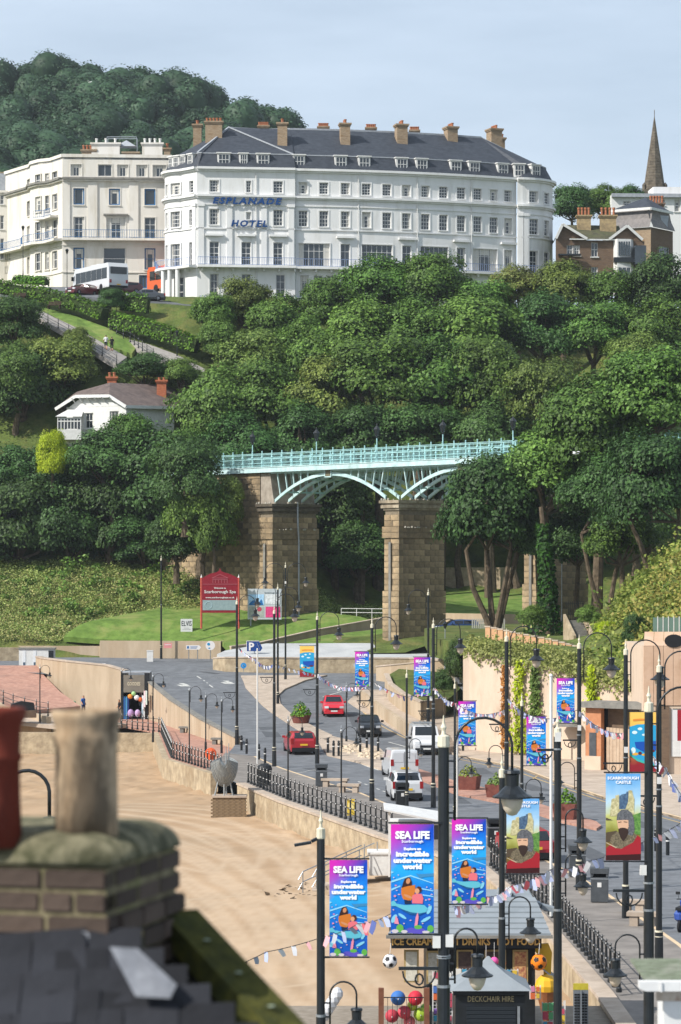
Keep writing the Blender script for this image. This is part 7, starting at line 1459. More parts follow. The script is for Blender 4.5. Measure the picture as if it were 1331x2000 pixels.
q = U(217, 1346, 249.2); o = thing('wall_banner', 'narrow white vertical sign on the tall curved wall', 'sign', (q.x - .55, q.y - 1.2, q.z)); part('board', MB().box(-.17, .17, 0, .03, 0, 2.3), W2_, o)
for i in range(7): part('mark', MB().box(-.07, .07, -.012, -.002, .2 + i * .28, .38 + i * .28), flat('mark_grey', '#8a94a4'), o)
# ------------------------------------------------------------------ beach shop under the road
q = U(265, 1405, 243.6); sh = thing('beach_shop', 'small grey beach shop set into the wall under the road', 'shop', (q.x, q.y, 0)); M_shop = mat('grey_fascia', '#6f6a60', '#7d786e', scale=4, rough=.7); M_dk = mat('dark_interior', '#14171c', rough=.8)
part('side_panel', MB().box(-1.22, -1.05, 0, 2.5, 0, 4.0), M_black, sh); part('side_panel', MB().box(.78, 1.22, -.1, 2.5, 0, 4.02), M_black, sh); part('back', MB().box(-1.05, .78, 1.6, 1.75, 0, 2.6), M_dk, sh); part('roof', MB().box(-1.25, 1.25, -.15, 2.6, 4.03, 4.12), M_lead, sh)
part('fascia', MB().box(-1.04, .77, -.12, .1, 2.35, 3.85), M_shop, sh); me = text_mesh('GOODIES', .42, flat('shop_letters', '#c8c0a8'), bold=.01, ext=.008, squeeze=.62); link('lettering', me, sh, (-.15, -.14, 2.95), (PI / 2, 0, 0))
for lab, x, z, r_, c_ in (('orange beach ball hanging in the beach shop front', -.45, 2.0, .22, '#d88a3c'), ('green inflatable hanging in the beach shop front', -.15, 2.25, .2, '#9cc88a'), ('white football hanging in the beach shop front', .12, 1.9, .24, '#d6d6d8'), ('orange and black football hanging in the beach shop front', .42, 1.75, .2, '#c8642c'), ('purple toy bag standing in the beach shop front', -.4, .55, .28, '#a88cb8'), ('second purple toy bag in the beach shop front', .2, .55, .26, '#b49ac0')):
 t = thing('beach_toy', lab, 'toy', sh.location + Vector((x, -.3, z - r_)), 0, 'toys at the beach shop'); part('ball', MB().sphere((0, 0, r_), r_, 10, 6, 1.3 if 'bag' in lab else 1), flat('toy_' + c_[1:], c_), t); part('hook', MB().tube([(0, 0, 2 * r_), (0, .2, 2 * r_ + .15)], .012, 4), M_black, t)
for i, (x, c_) in enumerate(((-.95, '#2c5c94'), (-.78, '#4a8ab4'), (-.62, '#24386c'), (.6, '#9ab4c4'), (.75, '#c8d0d4'))): t = thing('bodyboard', ('dark blue', 'light blue', 'navy', 'pale grey', 'white')[i] + ' bodyboard standing in the beach shop front', 'bodyboard', sh.location + Vector((x, -.25, 0))); part('board', MB().box(-.07, .07, 0, .06, .02, 1.9), flat('board_' + c_[1:], c_), t); part('nose', MB().box(-.05, .05, .005, .055, 1.902, 2.0), flat('board_' + c_[1:], c_), t)
rr = random.Random(4)
for i, nm in enumerate(('pale blue towel hung on the wall nearest the shop', 'white and blue towel hung second from the shop', 'pink printed towel hung third from the shop', 'pale towel hung fourth from the shop', 'small pink towel hung fifth from the shop', 'green printed towel hung farthest from the shop')):
 c_ = ('#a9b6c8', '#b4c0cc', '#c8a8ac', '#bcc6cc', '#c48a94', '#8cae98')[i]; f = .02 + .022 * i; p_ = RW0.lerp(RW1, f); t = thing('towel', nm, 'towel', (p_.x - .5, p_.y - .1, .9 + .25 * (i % 3)), math.atan2(RW1.y - RW0.y, RW1.x - RW0.x), 'towels hung on the road wall'); part('cloth', MB().box(-.38, .38, -.03, .0, 0, 1.4 - .2 * (i % 2)), mat('towel_' + c_[1:], c_, '#d2d2d2', scale=5, rough=.9), t); part('rail', MB().bar((-.42, -.02, 1.43), (.42, -.02, 1.43), .03), M_black, t)
# ------------------------------------------------------------------ vehicles
M_tyre = mat('tyre_rubber', '#15161a', '#1f2024', scale=6, rough=.85); M_rim = mat('alloy_rim', '#8f9398', rough=.3, metal=.8)
M_carglass = mat('car_glass', '#12171b', '#1c2226', scale=1, rough=.05, spec=.8); M_trim = mat('black_trim', '#1a1c1f', rough=.6); M_tail = mat('tail_light', '#8e1a1c', rough=.2, spec=.6); M_head = mat('head_light', '#c9ced2', rough=.1, spec=.8)
M_plr = mat('yellow_plate', '#d8b030', rough=.5); M_plf = mat('white_plate', '#d4d4d0', rough=.5); M_tx = mat('plate_text', '#202020', rough=.6)
wheel_c = {}
def wheel(parent, x, y, r, w=.2):
 if r not in wheel_c:
  t = MB(); prof = [(r * .62, -w / 2), (r * .93, -w / 2), (r, -w * .3), (r, w * .3), (r * .93, w / 2), (r * .62, w / 2)]; t.lathe(prof, n=18)
  g = MB().lathe([(r * .6, -w * .42), (r * .6, w * .42)], n=14)
  for k in range(5): a = 2 * PI * k / 5; g.bar((r * .1 * math.cos(a), r * .1 * math.sin(a), w * .45), (r * .58 * math.cos(a), r * .58 * math.sin(a), w * .43), .07, .03)
  wheel_c[r] = (t.mesh('tyre', M_tyre, True), g.mesh('rim', M_rim))
 o = link('wheel', wheel_c[r][0], parent, (x, y, r), (PI / 2 * (1 if y < 0 else -1), 0, 0)); link('rim', wheel_c[r][1], o); return o
def car(label, pos, head, L, W, Ht, kind, paint, ftext='', rear=True, name='car', roofrack=False, group=None, wr=.32):
 """a car whose length runs along local +x (front), turned so +x points along heading head"""
 o = thing(name, label, 'van' if 'van' in name else ('coach' if 'coach' in name else 'car'), pos, head, group); hw = W / 2; zl = .2
 S = dict(hatch=[(-.5, .62, .42, .9, .86), (-.485, .9, .63, .88, .95), (-.455, .98, .8, .82, .98), (-.38, 1.0, .96, .78, 1), (-.1, 1.0, 1.0, .78, 1), (.1, .98, .97, .78, 1), (.26, .95, .66, .9, 1), (.42, .85, .58, .9, .97), (.49, .62, .45, .9, .88), (.5, .5, .4, .9, .8)],
             suv=[(-.5, .66, .6, .9, .88), (-.49, .98, .68, .86, .95), (-.45, 1.04, .86, .8, .98), (-.38, 1.05, .98, .8, 1), (-.1, 1.05, 1.0, .8, 1), (.08, 1.04, .97, .8, 1), (.22, 1.02, .66, .9, 1), (.42, .95, .6, .9, .97), (.49, .7, .44, .9, .9), (.5, .55, .36, .9, .82)],
             van=[(-.5, .9, .9, .88, .94), (-.492, 1.1, .97, .88, .98), (-.47, 1.15, 1.0, .88, 1), (0, 1.15, 1.0, .88, 1), (.16, 1.1, .98, .86, 1), (.3, 1.08, .62, .9, 1), (.44, .95, .52, .92, .97), (.495, .7, .4, .92, .9), (.5, .5, .3, .9, .84)],
             sedan=[(-.5, .6, .5, .9, .85), (-.48, .88, .6, .9, .93), (-.34, .95, .66, .9, .98), (-.2, .96, .95, .76, 1), (0, .95, 1.0, .76, 1), (.1, .94, .96, .78, 1), (.24, .9, .62, .9, 1), (.42, .8, .55, .9, .96), (.49, .6, .42, .9, .86), (.5, .5, .36, .9, .8)])[kind]
 rings = []; cab = []
 for fx, bz, rz_, rw, ws in S:
  x = fx * L; w = hw * ws; zb = bz; zt = max(Ht * rz_, zb + .015); rwd = w * (rw if zt > zb + .2 else .95); rings.append([(x, -w * .93, zl), (x, -w, zl + .22), (x, -w, zb - .12), (x, -w * .98, zb), (x, -rwd, zt - .06 if zt > zb + .2 else zt - .006), (x, -rwd * .82, zt), (x, rwd * .82, zt), (x, rwd, zt - .06 if zt > zb + .2 else zt - .006), (x, w * .98, zb), (x, w, zb - .12), (x, w, zl + .22), (x, w * .93, zl)])
 mb = MB(); n = 12; V = [q for r_ in rings for q in r_]; Fs = []
 for i in range(len(rings) - 1):
  for k in range(n): k2 = (k + 1) % n; Fs.append((i * n + k, i * n + k2, (i + 1) * n + k2, (i + 1) * n + k))
 Fs += [tuple(range(n)), tuple((len(rings) - 1) * n + k for k in range(n - 1, -1, -1))]; mb.add(V, Fs); body = part('body', mb, paint, o)
 g = MB(); cabi = [i for i, s_ in enumerate(S) if Ht * s_[2] > s_[1] + .3]
 lerp3 = lambda a, b, t: tuple(a[k] + (b[k] - a[k]) * t for k in range(3))
 i0, i1 = cabi[0], cabi[-1]
 for sd, (kb, kt) in ((-1, (3, 4)), (1, (8, 7))):
  sb = [rings[i] for i in range(i0, i1 + 1)]
  if kind == 'van': sb = sb[-2:] if not rear else sb[-2:]
  for a, b in zip(sb[:-1], sb[1:]):
   q = [lerp3(a[kb], a[kt], .12), lerp3(b[kb], b[kt], .12), lerp3(b[kb], b[kt], .9), lerp3(a[kb], a[kt], .9)]; c = [(lerp3(q[0], q[1], t)) for t in (.04, .96)] + [lerp3(q[3], q[2], t) for t in (.96, .04)]
   part('side_window', MB().add([(x, y + sd * .012, z) for x, y, z in c], [(0, 1, 2, 3)]), M_carglass, body)
 a, b = rings[i1], rings[i1 + 1]; q = [lerp3(a[5], b[5], .1), lerp3(a[6], b[6], .1), lerp3(a[6], b[6], .9), lerp3(a[5], b[5], .9)]; part('windscreen', MB().add([(x + .012, y, z + .012) for x, y, z in q], [(0, 1, 2, 3)]), M_carglass, body)
 if kind != 'van':
  a, b = (rings[1], rings[2]) if kind != 'sedan' else (rings[i0 - 1], rings[i0]); c = rings[3]
  q = [lerp3(a[5], b[5], .2), lerp3(a[6], b[6], .2), lerp3(a[6], b[6], 1 if kind != 'sedan' else .85), lerp3(a[5], b[5], 1 if kind != 'sedan' else .85)]
  if kind != 'sedan': q += [lerp3(b[6], c[6], .75), lerp3(b[5], c[5], .75)]
  part('rear_window', MB().add([(x - .02, y, z + .02) for x, y, z in q], [(0, 1, 2, 3)] + ([(3, 2, 4, 5)] if len(q) > 4 else [])), M_carglass, body)
 else:
  part('door_line', MB().box(-L / 2 - .012, -L / 2 - .002, -.012, .012, .5, Ht * .93), M_trim, body)
  for sd in (-1, 1): part('rear_door_panel', MB().box(-L / 2 - .016, -L / 2 - .004, *sorted((sd * .08, sd * hw * .74)), 1.05, Ht * .88), paint, body)
 part('bumper', MB().box(-L / 2 - .05, -L / 2 + .12, -hw * .88, hw * .88, zl, zl + .28), M_trim, o); part('bumper', MB().box(L / 2 - .12, L / 2 + .05, -hw * .84, hw * .84, zl, zl + .26), M_trim if kind in ('van', 'suv') else paint, o)
 part('grille', MB().box(L / 2 - .06, L / 2 + .02, -hw * .5, hw * .5, .5, .66), M_trim, o)
 zt_ = S[1][1] * .82
 for sd in (-1, 1):
  part('tail_light', MB().box(-L / 2 - .02, -L / 2 + .14, *sorted((sd * hw * .74, sd * hw * .955)), zt_ - .08, zt_ + (.32 if kind in ('van', 'suv') else .2)), M_tail, o)
  part('headlight', MB().obox((L * .475, sd * hw * .7, .72 if kind != 'van' else .82), (.1, 0, 0), (-.03 * sd, .16, 0), (0, 0, .085)), M_head, o)
  part('wing_mirror', MB().box(L * .16, L * .16 + .1, *sorted((sd * hw * .98, sd * (hw + .2))), 1.0, 1.16), paint if kind != 'van' else M_trim, o)
  for fx in (-.32, .33): wheel(o, fx * L, sd * (hw - .1), wr)
 part('number_plate', MB().box(-L / 2 - .062, -L / 2 - .052, -.26, .26, .62, .74), M_plr, o); part('number_plate', MB().box(L / 2 + .052, L / 2 + .062, -.26, .26, .36, .47), M_plf, o)
 if roofrack:
  for fx in (-.3, -.1, .12): part('roof_bar', MB().bar((fx * L, -hw * .8, Ht + .1), (fx * L, hw * .8, Ht + .1), .05), M_steel, o)
  part('ladder', MB().bar((-.38 * L, -.2, Ht + .16), (.2 * L, -.2, Ht + .16), .05).bar((-.38 * L, .15, Ht + .16), (.2 * L, .15, Ht + .16), .05), M_steel, o)
 return o
def paint(n, c, met=0.0): return mat('car_paint_' + n, c, rough=.28, spec=.5, metal=met, coat=.6)
def rp(x, y): q = R(x, y); return q
PR, PK, PWh, PG, PDR = paint('red', '#a01c26'), paint('black', '#16181c'), paint('white', '#c4c6c8'), paint('grey', '#4a4e54', .3), paint('dark_red', '#5c1a22')
away = PI / 2; to = -PI / 2
car('red hatchback seen from behind, driving up the left lane', rp(586, 1470), away + .14, 4.5, 1.9, 1.55, 'suv', PR)
car('small bright red car seen from the front in the junction lane', rp(651, 1397), to + .05, 3.6, 1.72, 1.6, 'hatch', paint('bright_red', '#c01f2e'))
car('black hatchback seen from the front beside the low wall', rp(721, 1436), to + .03, 4.0, 1.76, 1.52, 'hatch', PK)
car('white van with roof bars seen from the front behind the slim column', rp(829, 1470), to + .05, 5.0, 1.95, 1.95, 'van', PWh, name='van', roofrack=True)
car('white small van seen from behind, in front of the SUV', rp(781, 1517), away + .12, 4.4, 1.82, 1.82, 'van', PWh, name='van')
car('white SUV seen from behind beside the dark litter bin', rp(790, 1560), away + .08, 4.25, 1.8, 1.65, 'suv', PWh, wr=.34)
car('red car half hidden behind the left castle banner', rp(1024, 1678), away + .2, 4.2, 1.8, 1.5, 'hatch', PR)
car('dark blue car parked behind the tall wall near the bridge', Vector(((893 - XC) * 262 / F, 262, 6.9)), PI + .2, 4.2, 1.75, 1.45, 'hatch', paint('blue', '#25406e'))
FQ = lambda x, y, d: U(x, y, d)
car('grey saloon car parked beside the hotel porch', FQ(284, 588, 339), PI + .12, 4.7, 1.8, 1.42, 'sedan', PG)
car('dark red car parked behind the grey saloon', FQ(243, 574, 344), PI + .2, 4.3, 1.75, 1.45, 'hatch', PDR)
car('dark red car parked beside the white coach', FQ(160, 577, 342), PI + .9, 4.2, 1.75, 1.4, 'hatch', PDR)
def coach(label, pos, head, L, W, Ht, pm, name='coach'):
 o = thing(name, label, 'coach', pos, head); hw = W / 2; mb = MB(); n = 0
 prof = [(-L / 2 + .05, .4), (-L / 2, 1.2), (-L / 2 + .05, Ht - .5), (-L / 2 + .35, Ht), (L / 2 - .6, Ht), (L / 2 - .1, Ht - .8), (L / 2, 1.2), (L / 2 - .05, .4)]
 mb.extr(prof, (0, -hw, 0), (1, 0, 0), (0, 0, 1), (0, 1, 0), W); part('body', mb, pm, o)
 for sd in (-1, 1):
  for i in range(6): x0 = -L / 2 + .6 + i * (L - 1.4) / 6; part('side_window', MB().box(x0 + .04, x0 + (L - 1.4) / 6 - .04, *sorted((sd * (hw + .001), sd * (hw + .02))), 1.5, Ht - .55), M_carglass, o)
  for fx in (-.28, .3): wheel(o, fx * L, sd * (hw - .12), .48, .3)
  part('tail_light', MB().box(-L / 2 - .03, -L / 2 + .1, *sorted((sd * hw * .75, sd * hw * .95)), .9, 1.3), M_tail, o); part('mirror', MB().box(L / 2 - .3, L / 2 - .15, *sorted((sd * (hw + .05), sd * (hw + .3))), Ht - 1.4, Ht - .9), M_trim, o)
 part('rear_window', MB().box(-L / 2 - .02, -L / 2 + .03, -hw * .85, hw * .85, Ht - 1.35, Ht - .5), M_carglass, o); part('windscreen', MB().extr([(-hw * .9, 1.3), (hw * .9, 1.3), (hw * .9, Ht - .4), (-hw * .9, Ht - .4)], (L / 2 - .02, 0, 0), (0, 1, 0), (0, 0, 1), (1, 0, 0), .03), M_carglass, o)
 part('bumper', MB().box(-L / 2 - .06, -L / 2 + .2, -hw * .95, hw * .95, .35, .6), M_trim, o); part('number_plate', MB().box(-L / 2 - .08, -L / 2 - .062, -.26, .26, .65, .77), M_plr, o); part('roof_unit', MB().box(-1.5, 1.2, -.7, .7, Ht + .003, Ht + .2), pm, o); return o
coach('white coach seen from behind in front of the cream building', FQ(196, 574, 345), PI - 1.05, 10.5, 2.55, 3.35, PWh)
coach('orange coach half hidden behind the hotel corner', FQ(343, 568, 353), -.9, 9, 2.5, 3.2, paint('orange', '#c8541c'))
q = R(1336, 1818); q.z = .0; o = thing('motor_scooter', 'blue motor scooter parked at the right edge of the road', 'scooter', q, 1.2); PB = paint('scooter_blue', '#2c4a94')
part('body', MB().lathe([(.05, .3), (.24, .45), (.26, .65), (.15, .8)], (-.35, 0, 0), 10).obox((.05, 0, .34), (.35, 0, 0), (0, .15, 0), (0, 0, .05)), PB, o); part('front_shield', MB().obox((.42, 0, .65), (.05, 0, .03), (0, .2, 0), (-.12, 0, .38)), PB, o); part('seat', MB().obox((-.32, 0, .84), (.32, 0, 0), (0, .14, 0), (0, 0, .05)), M_trim, o); part('handlebar', MB().tube([(.32, -.34, 1.08), (.36, 0, 1.1), (.32, .34, 1.08)], .02, 6), M_trim, o)
for x in (-.55, .55): w_ = wheel(o, x, .0, .22, .1); w_.location = (x, 0, .22)
for s_ in (-1, 1): part('mirror', MB().obox((.36, s_ * .3, 1.3), (.02, 0, 0), (0, .08, 0), (0, 0, .05)).tube([(.34, s_ * .26, 1.09), (.36, s_ * .3, 1.26)], .008, 4), M_trim, o)
# ------------------------------------------------------------------ people: one skinned body each
def person(label, pos, rz_, joints, cols, ht=1.7, walk=.18, arm=.12, group=None):
 k = ht / 1.75; J = dict(pel=(0, 0, .95), ch=(0, .02, 1.32), nk=(0, .02, 1.5), hd=(0, -.01, 1.6), ht=(0, -.01, 1.74), sL=(.19, .02, 1.43), eL=(.25, arm, 1.15), hL=(.25, -arm * .6, .9), sR=(-.19, .02, 1.43), eR=(-.25, -arm * .2, 1.15), hR=(-.25, -arm * 1.8, .92), kL=(.11, -walk * .8, .52), aL=(.11, -walk * .6, .08), tL=(.11, -walk * .6 - .15, .03), kR=(-.11, walk * .3, .5), aR=(-.11, walk * 1.2, .1), tR=(-.11, walk * 1.2 - .14, .03), hpL=(.1, 0, .9), hpR=(-.1, 0, .9)); J.update(joints)
 E = [('pel', 'ch'), ('ch', 'nk'), ('nk', 'hd'), ('hd', 'ht'), ('ch', 'sL'), ('sL', 'eL'), ('eL', 'hL'), ('ch', 'sR'), ('sR', 'eR'), ('eR', 'hR'), ('pel', 'hpL'), ('hpL', 'kL'), ('kL', 'aL'), ('aL', 'tL'), ('pel', 'hpR'), ('hpR', 'kR'), ('kR', 'aR'), ('aR', 'tR')]
 Rd = dict(pel=.17, ch=.17, nk=.06, hd=.105, ht=.085, sL=.07, sR=.07, eL=.05, eR=.05, hL=.04, hR=.04, hpL=.11, hpR=.11, kL=.07, kR=.07, aL=.05, aR=.05, tL=.045, tR=.045)
 ks = list(J); me = bpy.data.meshes.new('b'); me.from_pydata([tuple(c * k for c in J[q]) for q in ks], [(ks.index(a), ks.index(b)) for a, b in E], []); ob = bpy.data.objects.new('b', me); C.objects.link(ob)
 md = ob.modifiers.new('s', 'SKIN'); sv = me.skin_vertices[0].data
 for i, q in enumerate(ks): sv[i].radius = (Rd[q] * k, Rd[q] * k * (.75 if q in ('ch', 'pel') else 1)); sv[i].use_root = q == 'pel'
 ob.modifiers.new('u', 'SUBSURF').levels = 1; dg = bpy.context.evaluated_depsgraph_get(); dg.update(); out = bpy.data.meshes.new_from_object(ob.evaluated_get(dg)); bpy.data.objects.remove(ob); out.name = 'body'
 out.materials.clear(); shirt, leg, skin, hair, shoe, hem = cols
 for m_ in (shirt, leg, skin, hair, shoe): out.materials.append(m_)
 for pgn in out.polygons:
  z = pgn.center.z / k; x = abs(pgn.center.x) / k; y = pgn.center.y / k
  pgn.material_index = 3 if (z > 1.66 or (z > 1.58 and y > .03)) else 2 if z > 1.5 else 4 if z < .1 else 2 if (x > .2 and z < 1.2) else 0 if z > .95 else 1 if z > hem else 2
  pgn.use_smooth = True
 o = thing('person', label, 'person', pos, rz_, group); link('body', out, o); return o
cm_ = lambda n, c: mat('cloth_' + n, c, rough=.9)
SK, HR = mat('skin', '#b98a6c', rough=.6), mat('brown_hair', '#3c2c22', rough=.7); SHOE = cm_('shoe', '#2a2a2c')
person('person in a white top and dark shorts walking on the cliff path', U(207, 684, 323.2), PI, {}, (cm_('white', '#d0d0d0'), cm_('dark', '#20242a'), SK, HR, SHOE, .5), 1.78)
person('person in black clothes walking beside the white top on the cliff path', U(218.5, 686, 323), PI, {}, (cm_('black', '#1c1c20'), cm_('black', '#1c1c20'), SK, mat('dark_hair', '#1e1916', rough=.7), SHOE, .35), 1.7)
person('person in blue standing at the foot of the brick ramp', G(163, 1397, .5), .8, {}, (cm_('blue', '#2f5c9c'), cm_('navy', '#24365c'), SK, HR, SHOE, .1), 1.7, .05)
person('person in dark clothes at the left side of the beach shop', G(233, 1404, 0), -1.2, {}, (cm_('black', '#1c1c20'), cm_('dark', '#20242a'), SK, mat('dark_hair', '#1e1916', rough=.7), SHOE, .1), 1.7, .03)
for i, (lab, x, y, c_) in enumerate((('red and white beach windmill display at the ramp foot', 133, 1396, '#c83c44'), ('striped beach goods stand at the ramp foot', 145, 1396, '#4a6a9c'))):
 q = G(x, y, .4); t = thing('goods_stand', lab, 'stand', q); part('pole', MB().tube([(0, 0, 0), (0, 0, 1.2)], .03, 6), M_steel, t)
 for k in range(4): part('item', MB().sphere((.1 * math.cos(k * 1.7), .1 * math.sin(k * 1.7), .25 + k * .27), .14, 7, 4), flat('good_%d%d' % (i, k), (c_, '#d4d0c4', '#c87a8c', '#5c8c6c')[k]), t)
q = G(32, 1402, .9); o = thing('covered_barbecue', 'dark covered cart on the brick terrace at the left', 'cart', q, .2); part('base', MB().box(-1.6, 1.6, -.4, .6, 0, .6), MATS['brown_brick'], o); part('cover', MB().extr([(-.5, 0), (1.5, 0), (1.4, .6), (.4, .75), (-.4, .5)], (0, -.3, .602), (1, 0, 0), (0, 0, 1), (0, 1, 0), .8), M_bin2, o)
for lab, x, y, d in (('dark bench on the path verge at the left', 37, 586, 336), ('dark bench on the path verge near the tall lamp', 106, 603, 333.5)):
 q = U(x, y, d); t = thing('park_bench', lab, 'bench', q, -.25); M_wd = mat('dark_wood', '#3c3028', '#4c3e34', scale=5, rough=.9)
 for i in range(3): part('seat_slat', MB().box(-.8, .8, -.25 + i * .16, -.12 + i * .16, .42, .46), M_wd, t); part('back_slat', MB().box(-.8, .8, .26, .3, .52 + i * .14, .62 + i * .14), M_wd, t)
 for x_ in (-.7, .7): part('leg', MB().box(x_ - .04, x_ + .04, -.22, .3, 0, .418), M_wd, t); part('back_post', MB().box(x_ - .04, x_ + .04, .302, .34, .2, .95), M_wd, t)
for lab, x, y0, y1, d in (('tall old street lamp beside the hedge and coach', 131, 485, 600, 335), ('thin street lamp before the white terraced house', 45, 440, 540, 345), ('small street lamp beside the lower cliff path', 346, 645, 695, 322.5)):
 b = U(x, y1, d); t = thing('street_lamp', lab, 'lamp post', b); L = (y1 - y0) * d / F; part('post', MB().tube([(0, 0, 0), (0, 0, .8), (0, 0, L - .7)], [.09, .05, .04], 7), M_black, t); part('lantern', MB().lathe([(.06, L - .7), (.2, L - .2), (.23, L - .17), (.04, L)], n=6), M_black, t)
def gull(label, pos, rz_, span=1.2):
 o = thing('gull', label, 'bird', pos, rz_, 'gulls'); m_ = mat('gull_white', '#d8d8d8', rough=.8); mb = MB(); V = []
 prof = [(-.3, .01), (-.22, .05), (-.05, .09), (.12, .08), (.2, .05), (.27, .055), (.32, .03), (.36, .005)]
 for x, r_ in prof:
  for k in range(8): V.append((x, r_ * math.cos(2 * PI * k / 8), r_ * math.sin(2 * PI * k / 8)))
 Fs = [(i * 8 + k, i * 8 + (k + 1) % 8, (i + 1) * 8 + (k + 1) % 8, (i + 1) * 8 + k) for i in range(len(prof) - 1) for k in range(8)]
 for s_ in (-1, 1):
  n = len(V); h = span / 2; V += [(.1, s_ * .05, .04), (.16, s_ * h * .5, .2), (.02, s_ * h, .1), (-.08, s_ * h * .5, .17), (-.1, s_ * .05, .03)]; V += [(x, y, z - .012) for x, y, z in V[n:n + 5]]; Fs += [(n, n + 1, n + 3, n + 4), (n + 1, n + 2, n + 3), (n + 9, n + 8, n + 6, n + 5), (n + 8, n + 7, n + 6), (n, n + 5, n + 6, n + 1), (n + 1, n + 6, n + 7, n + 2), (n + 2, n + 7, n + 8, n + 3), (n + 3, n + 8, n + 9, n + 4)]
 mb.add(V, Fs); part('body', mb, m_, o, True); part('beak', MB().tube([(.35, 0, 0), (.41, 0, -.01)], [.015, .003], 5), mat('gull_beak', '#c8a03c', rough=.6), o)
gull('white gull flying before the big tree at the right', U(1125, 886, 225), .5); gull('white gull flying before the wooded hill', U(176, 160, 420), 2.4, 1.3)
# ------------------------------------------------------------------ shelter and buildings behind the right pavement
q0 = R(1165, 1508); o = thing('bus_shelter', 'brown brick shelter with grey doors against the tall wall', 'shelter', (q0.x, q0.y, .1), -.62); M_shb = MATS['brown_brick']
part('brick_wall', MB().box(.3, 4.6, 1.0, 1.4, 0, 4.0), M_shb, o); part('roof', MB().box(-1.0, 4.9, -.2, 2.0, 4.01, 4.4), M_cope, o); part('side_wall', MB().box(-.9, .25, .2, .6, 0, 4.0), mat('terracotta_render', '#a8704f', '#b9825f', scale=2, rough=.9), o); part('dark_door', MB().box(-.6, -.1, .15, .195, .1, 2.4), M_bin, o); part('plinth', MB().box(-.92, .27, .1, .19, 0, .9), M_bigwall, o); part('dark_back', MB().box(-1.0, .25, 1.0, 1.6, 0, 4.0), M_bin2, o)
for i in range(16): part('fence_board', MB().box(.4 + i * .25, .63 + i * .25, .6, .66, 0, 2.75 - .012 * i), mat('pale_fence_board', '#a8927c', '#b8a48e', scale=3, rough=.9), o)
for k, (lab, x, y, s_) in enumerate((('grey shelter canopy with pitched roof before the tall wall', 1107, 1490, 1.0),)):
 q = R(x, y); o = thing('canopy', lab, 'shelter', (q.x, q.y, .12), -.4); part('roof', MB().extr([(-.95, 2.35), (.95, 2.35), (0, 2.85)], (0, -.4, 0), (1, 0, 0), (0, 0, 1), (0, 1, 0), 1.6), M_cope, o)
 for x_ in (-.85, .85): part('post', MB().box(x_ - .06, x_ + .06, 0, .12, 0, 2.348), M_black, o)
PD = 177.0; bx0 = (1258 - XC) * PD / F; pb = thing('peach_building', 'peach panelled building with sloping top and glass railing at the right edge', 'building', (bx0, PD, 0)); M_peach = mat('peach_cladding', '#bb9a80', '#c9ac94', scale=.7, rough=.85, dirt='#a98a70', dscale=.5); pzq = lambda y: H - (y - YH) * PD / F
for i in range(8):
 x0 = i * .62; part('wall_panel', MB().box(x0 + .012, x0 + .608, 0, .3, pzq(1378), pzq(1262)), M_peach, pb); part('top_panel', MB().add([(x0 + .012, 0, pzq(1261.5)), (x0 + .608, 0, pzq(1261.5)), (x0 + .608 + .2, 1.4, pzq(1235)), (x0 + .012 + .2, 1.4, pzq(1235)), (x0 + .012, .3, pzq(1262)), (x0 + .608, .3, pzq(1262))], [(0, 1, 2, 3), (4, 5, 1, 0)]), M_peach, pb)
part('core', MB().box(.02, 8, .31, 12, -.2, pzq(1262)), M_bigwall, pb); part('lower_wall', MB().box(.2, 8, .05, .3, -.2, pzq(1380)), M_bigwall, pb); part('brick_pier', MB().box(.75, 1.6, -.15, .045, -.2, pzq(1380)), M_rb, pb); part('porthole', MB().extr(ell(1.9, pzq(1252), .6, .42, 14), (0, -.06, 0), (1, 0, 0), (0, 0, 1), (0, 1, 0), .055), M_trim, pb); part('white_window', MB().box(1.75, 3, -.02, .045, pzq(1478), pzq(1385)), M_wpaint, pb)
for i in range(8): part('glass_panel', MB().box(.75 + i * .34, 1.02 + i * .34, 1.5, 1.53, pzq(1236), pzq(1207)), mat('green_glass', '#8fb0a4', rough=.1, spec=.6, trans=.6), pb); part('glass_post', MB().box(1.03 + i * .34, 1.08 + i * .34, 1.48, 1.55, pzq(1238), pzq(1205)), M_wpaint, pb)
q = R(1329, 1505); o = thing('wall_sign', 'red hanging shop sign at the right edge', 'sign', (q.x, 118, 0)); q = U(1329, 1445, 118); o.location = (q.x, q.y, q.z); part('board', MB().box(-.1, .6, 0, .08, -.05, 1.25), MATS['dark_red_paint'] if False else mat('sign_red', '#9c2430', rough=.6), o); part('letter_strip', MB().box(-.3, -.11, .01, .07, 0, 1.2), W2_, o); part('bracket', MB().bar((-.3, .05, 1.28), (1.2, .05, 1.28), .04), M_black, o)
q = U(1142, 1222, 216); o = thing('garden_steps', 'narrow dark steps with ironwork gate climbing the bank', 'steps', (q.x, q.y, bank(q.x, q.y) - .2), .2)
for i in range(9): part('step', MB().box(-.6, .6, i * .32, i * .32 + .34, -.5, .2 + i * .19), M_cope, o)
part('gate', MB().bar((-.7, 2.8, 1.8), (.8, 2.8, 1.8), .05).bar((-.7, 2.8, 3.0), (.8, 2.8, 3.0), .05), M_black, o)
for i in range(9): part('gate_bar', MB().bar((-.65 + i * .17, 2.8, 1.75), (-.65 + i * .17, 2.8, 3.2), .03), M_black, o)
for s_ in (-.75, .75): part('string_wall', MB().extr([(0, -.4), (2.9, -.4), (2.9, 2.2), (0, .6)], (s_ - .1, 0, 0), (0, 1, 0), (0, 0, 1), (1, 0, 0), .2), M_sandst, o)
q = U(922, 1232, 252); o = thing('palisade_fence', 'pale palisade fence beside the blue parked car', 'fence', (q.x, q.y, q.z - .2)); 
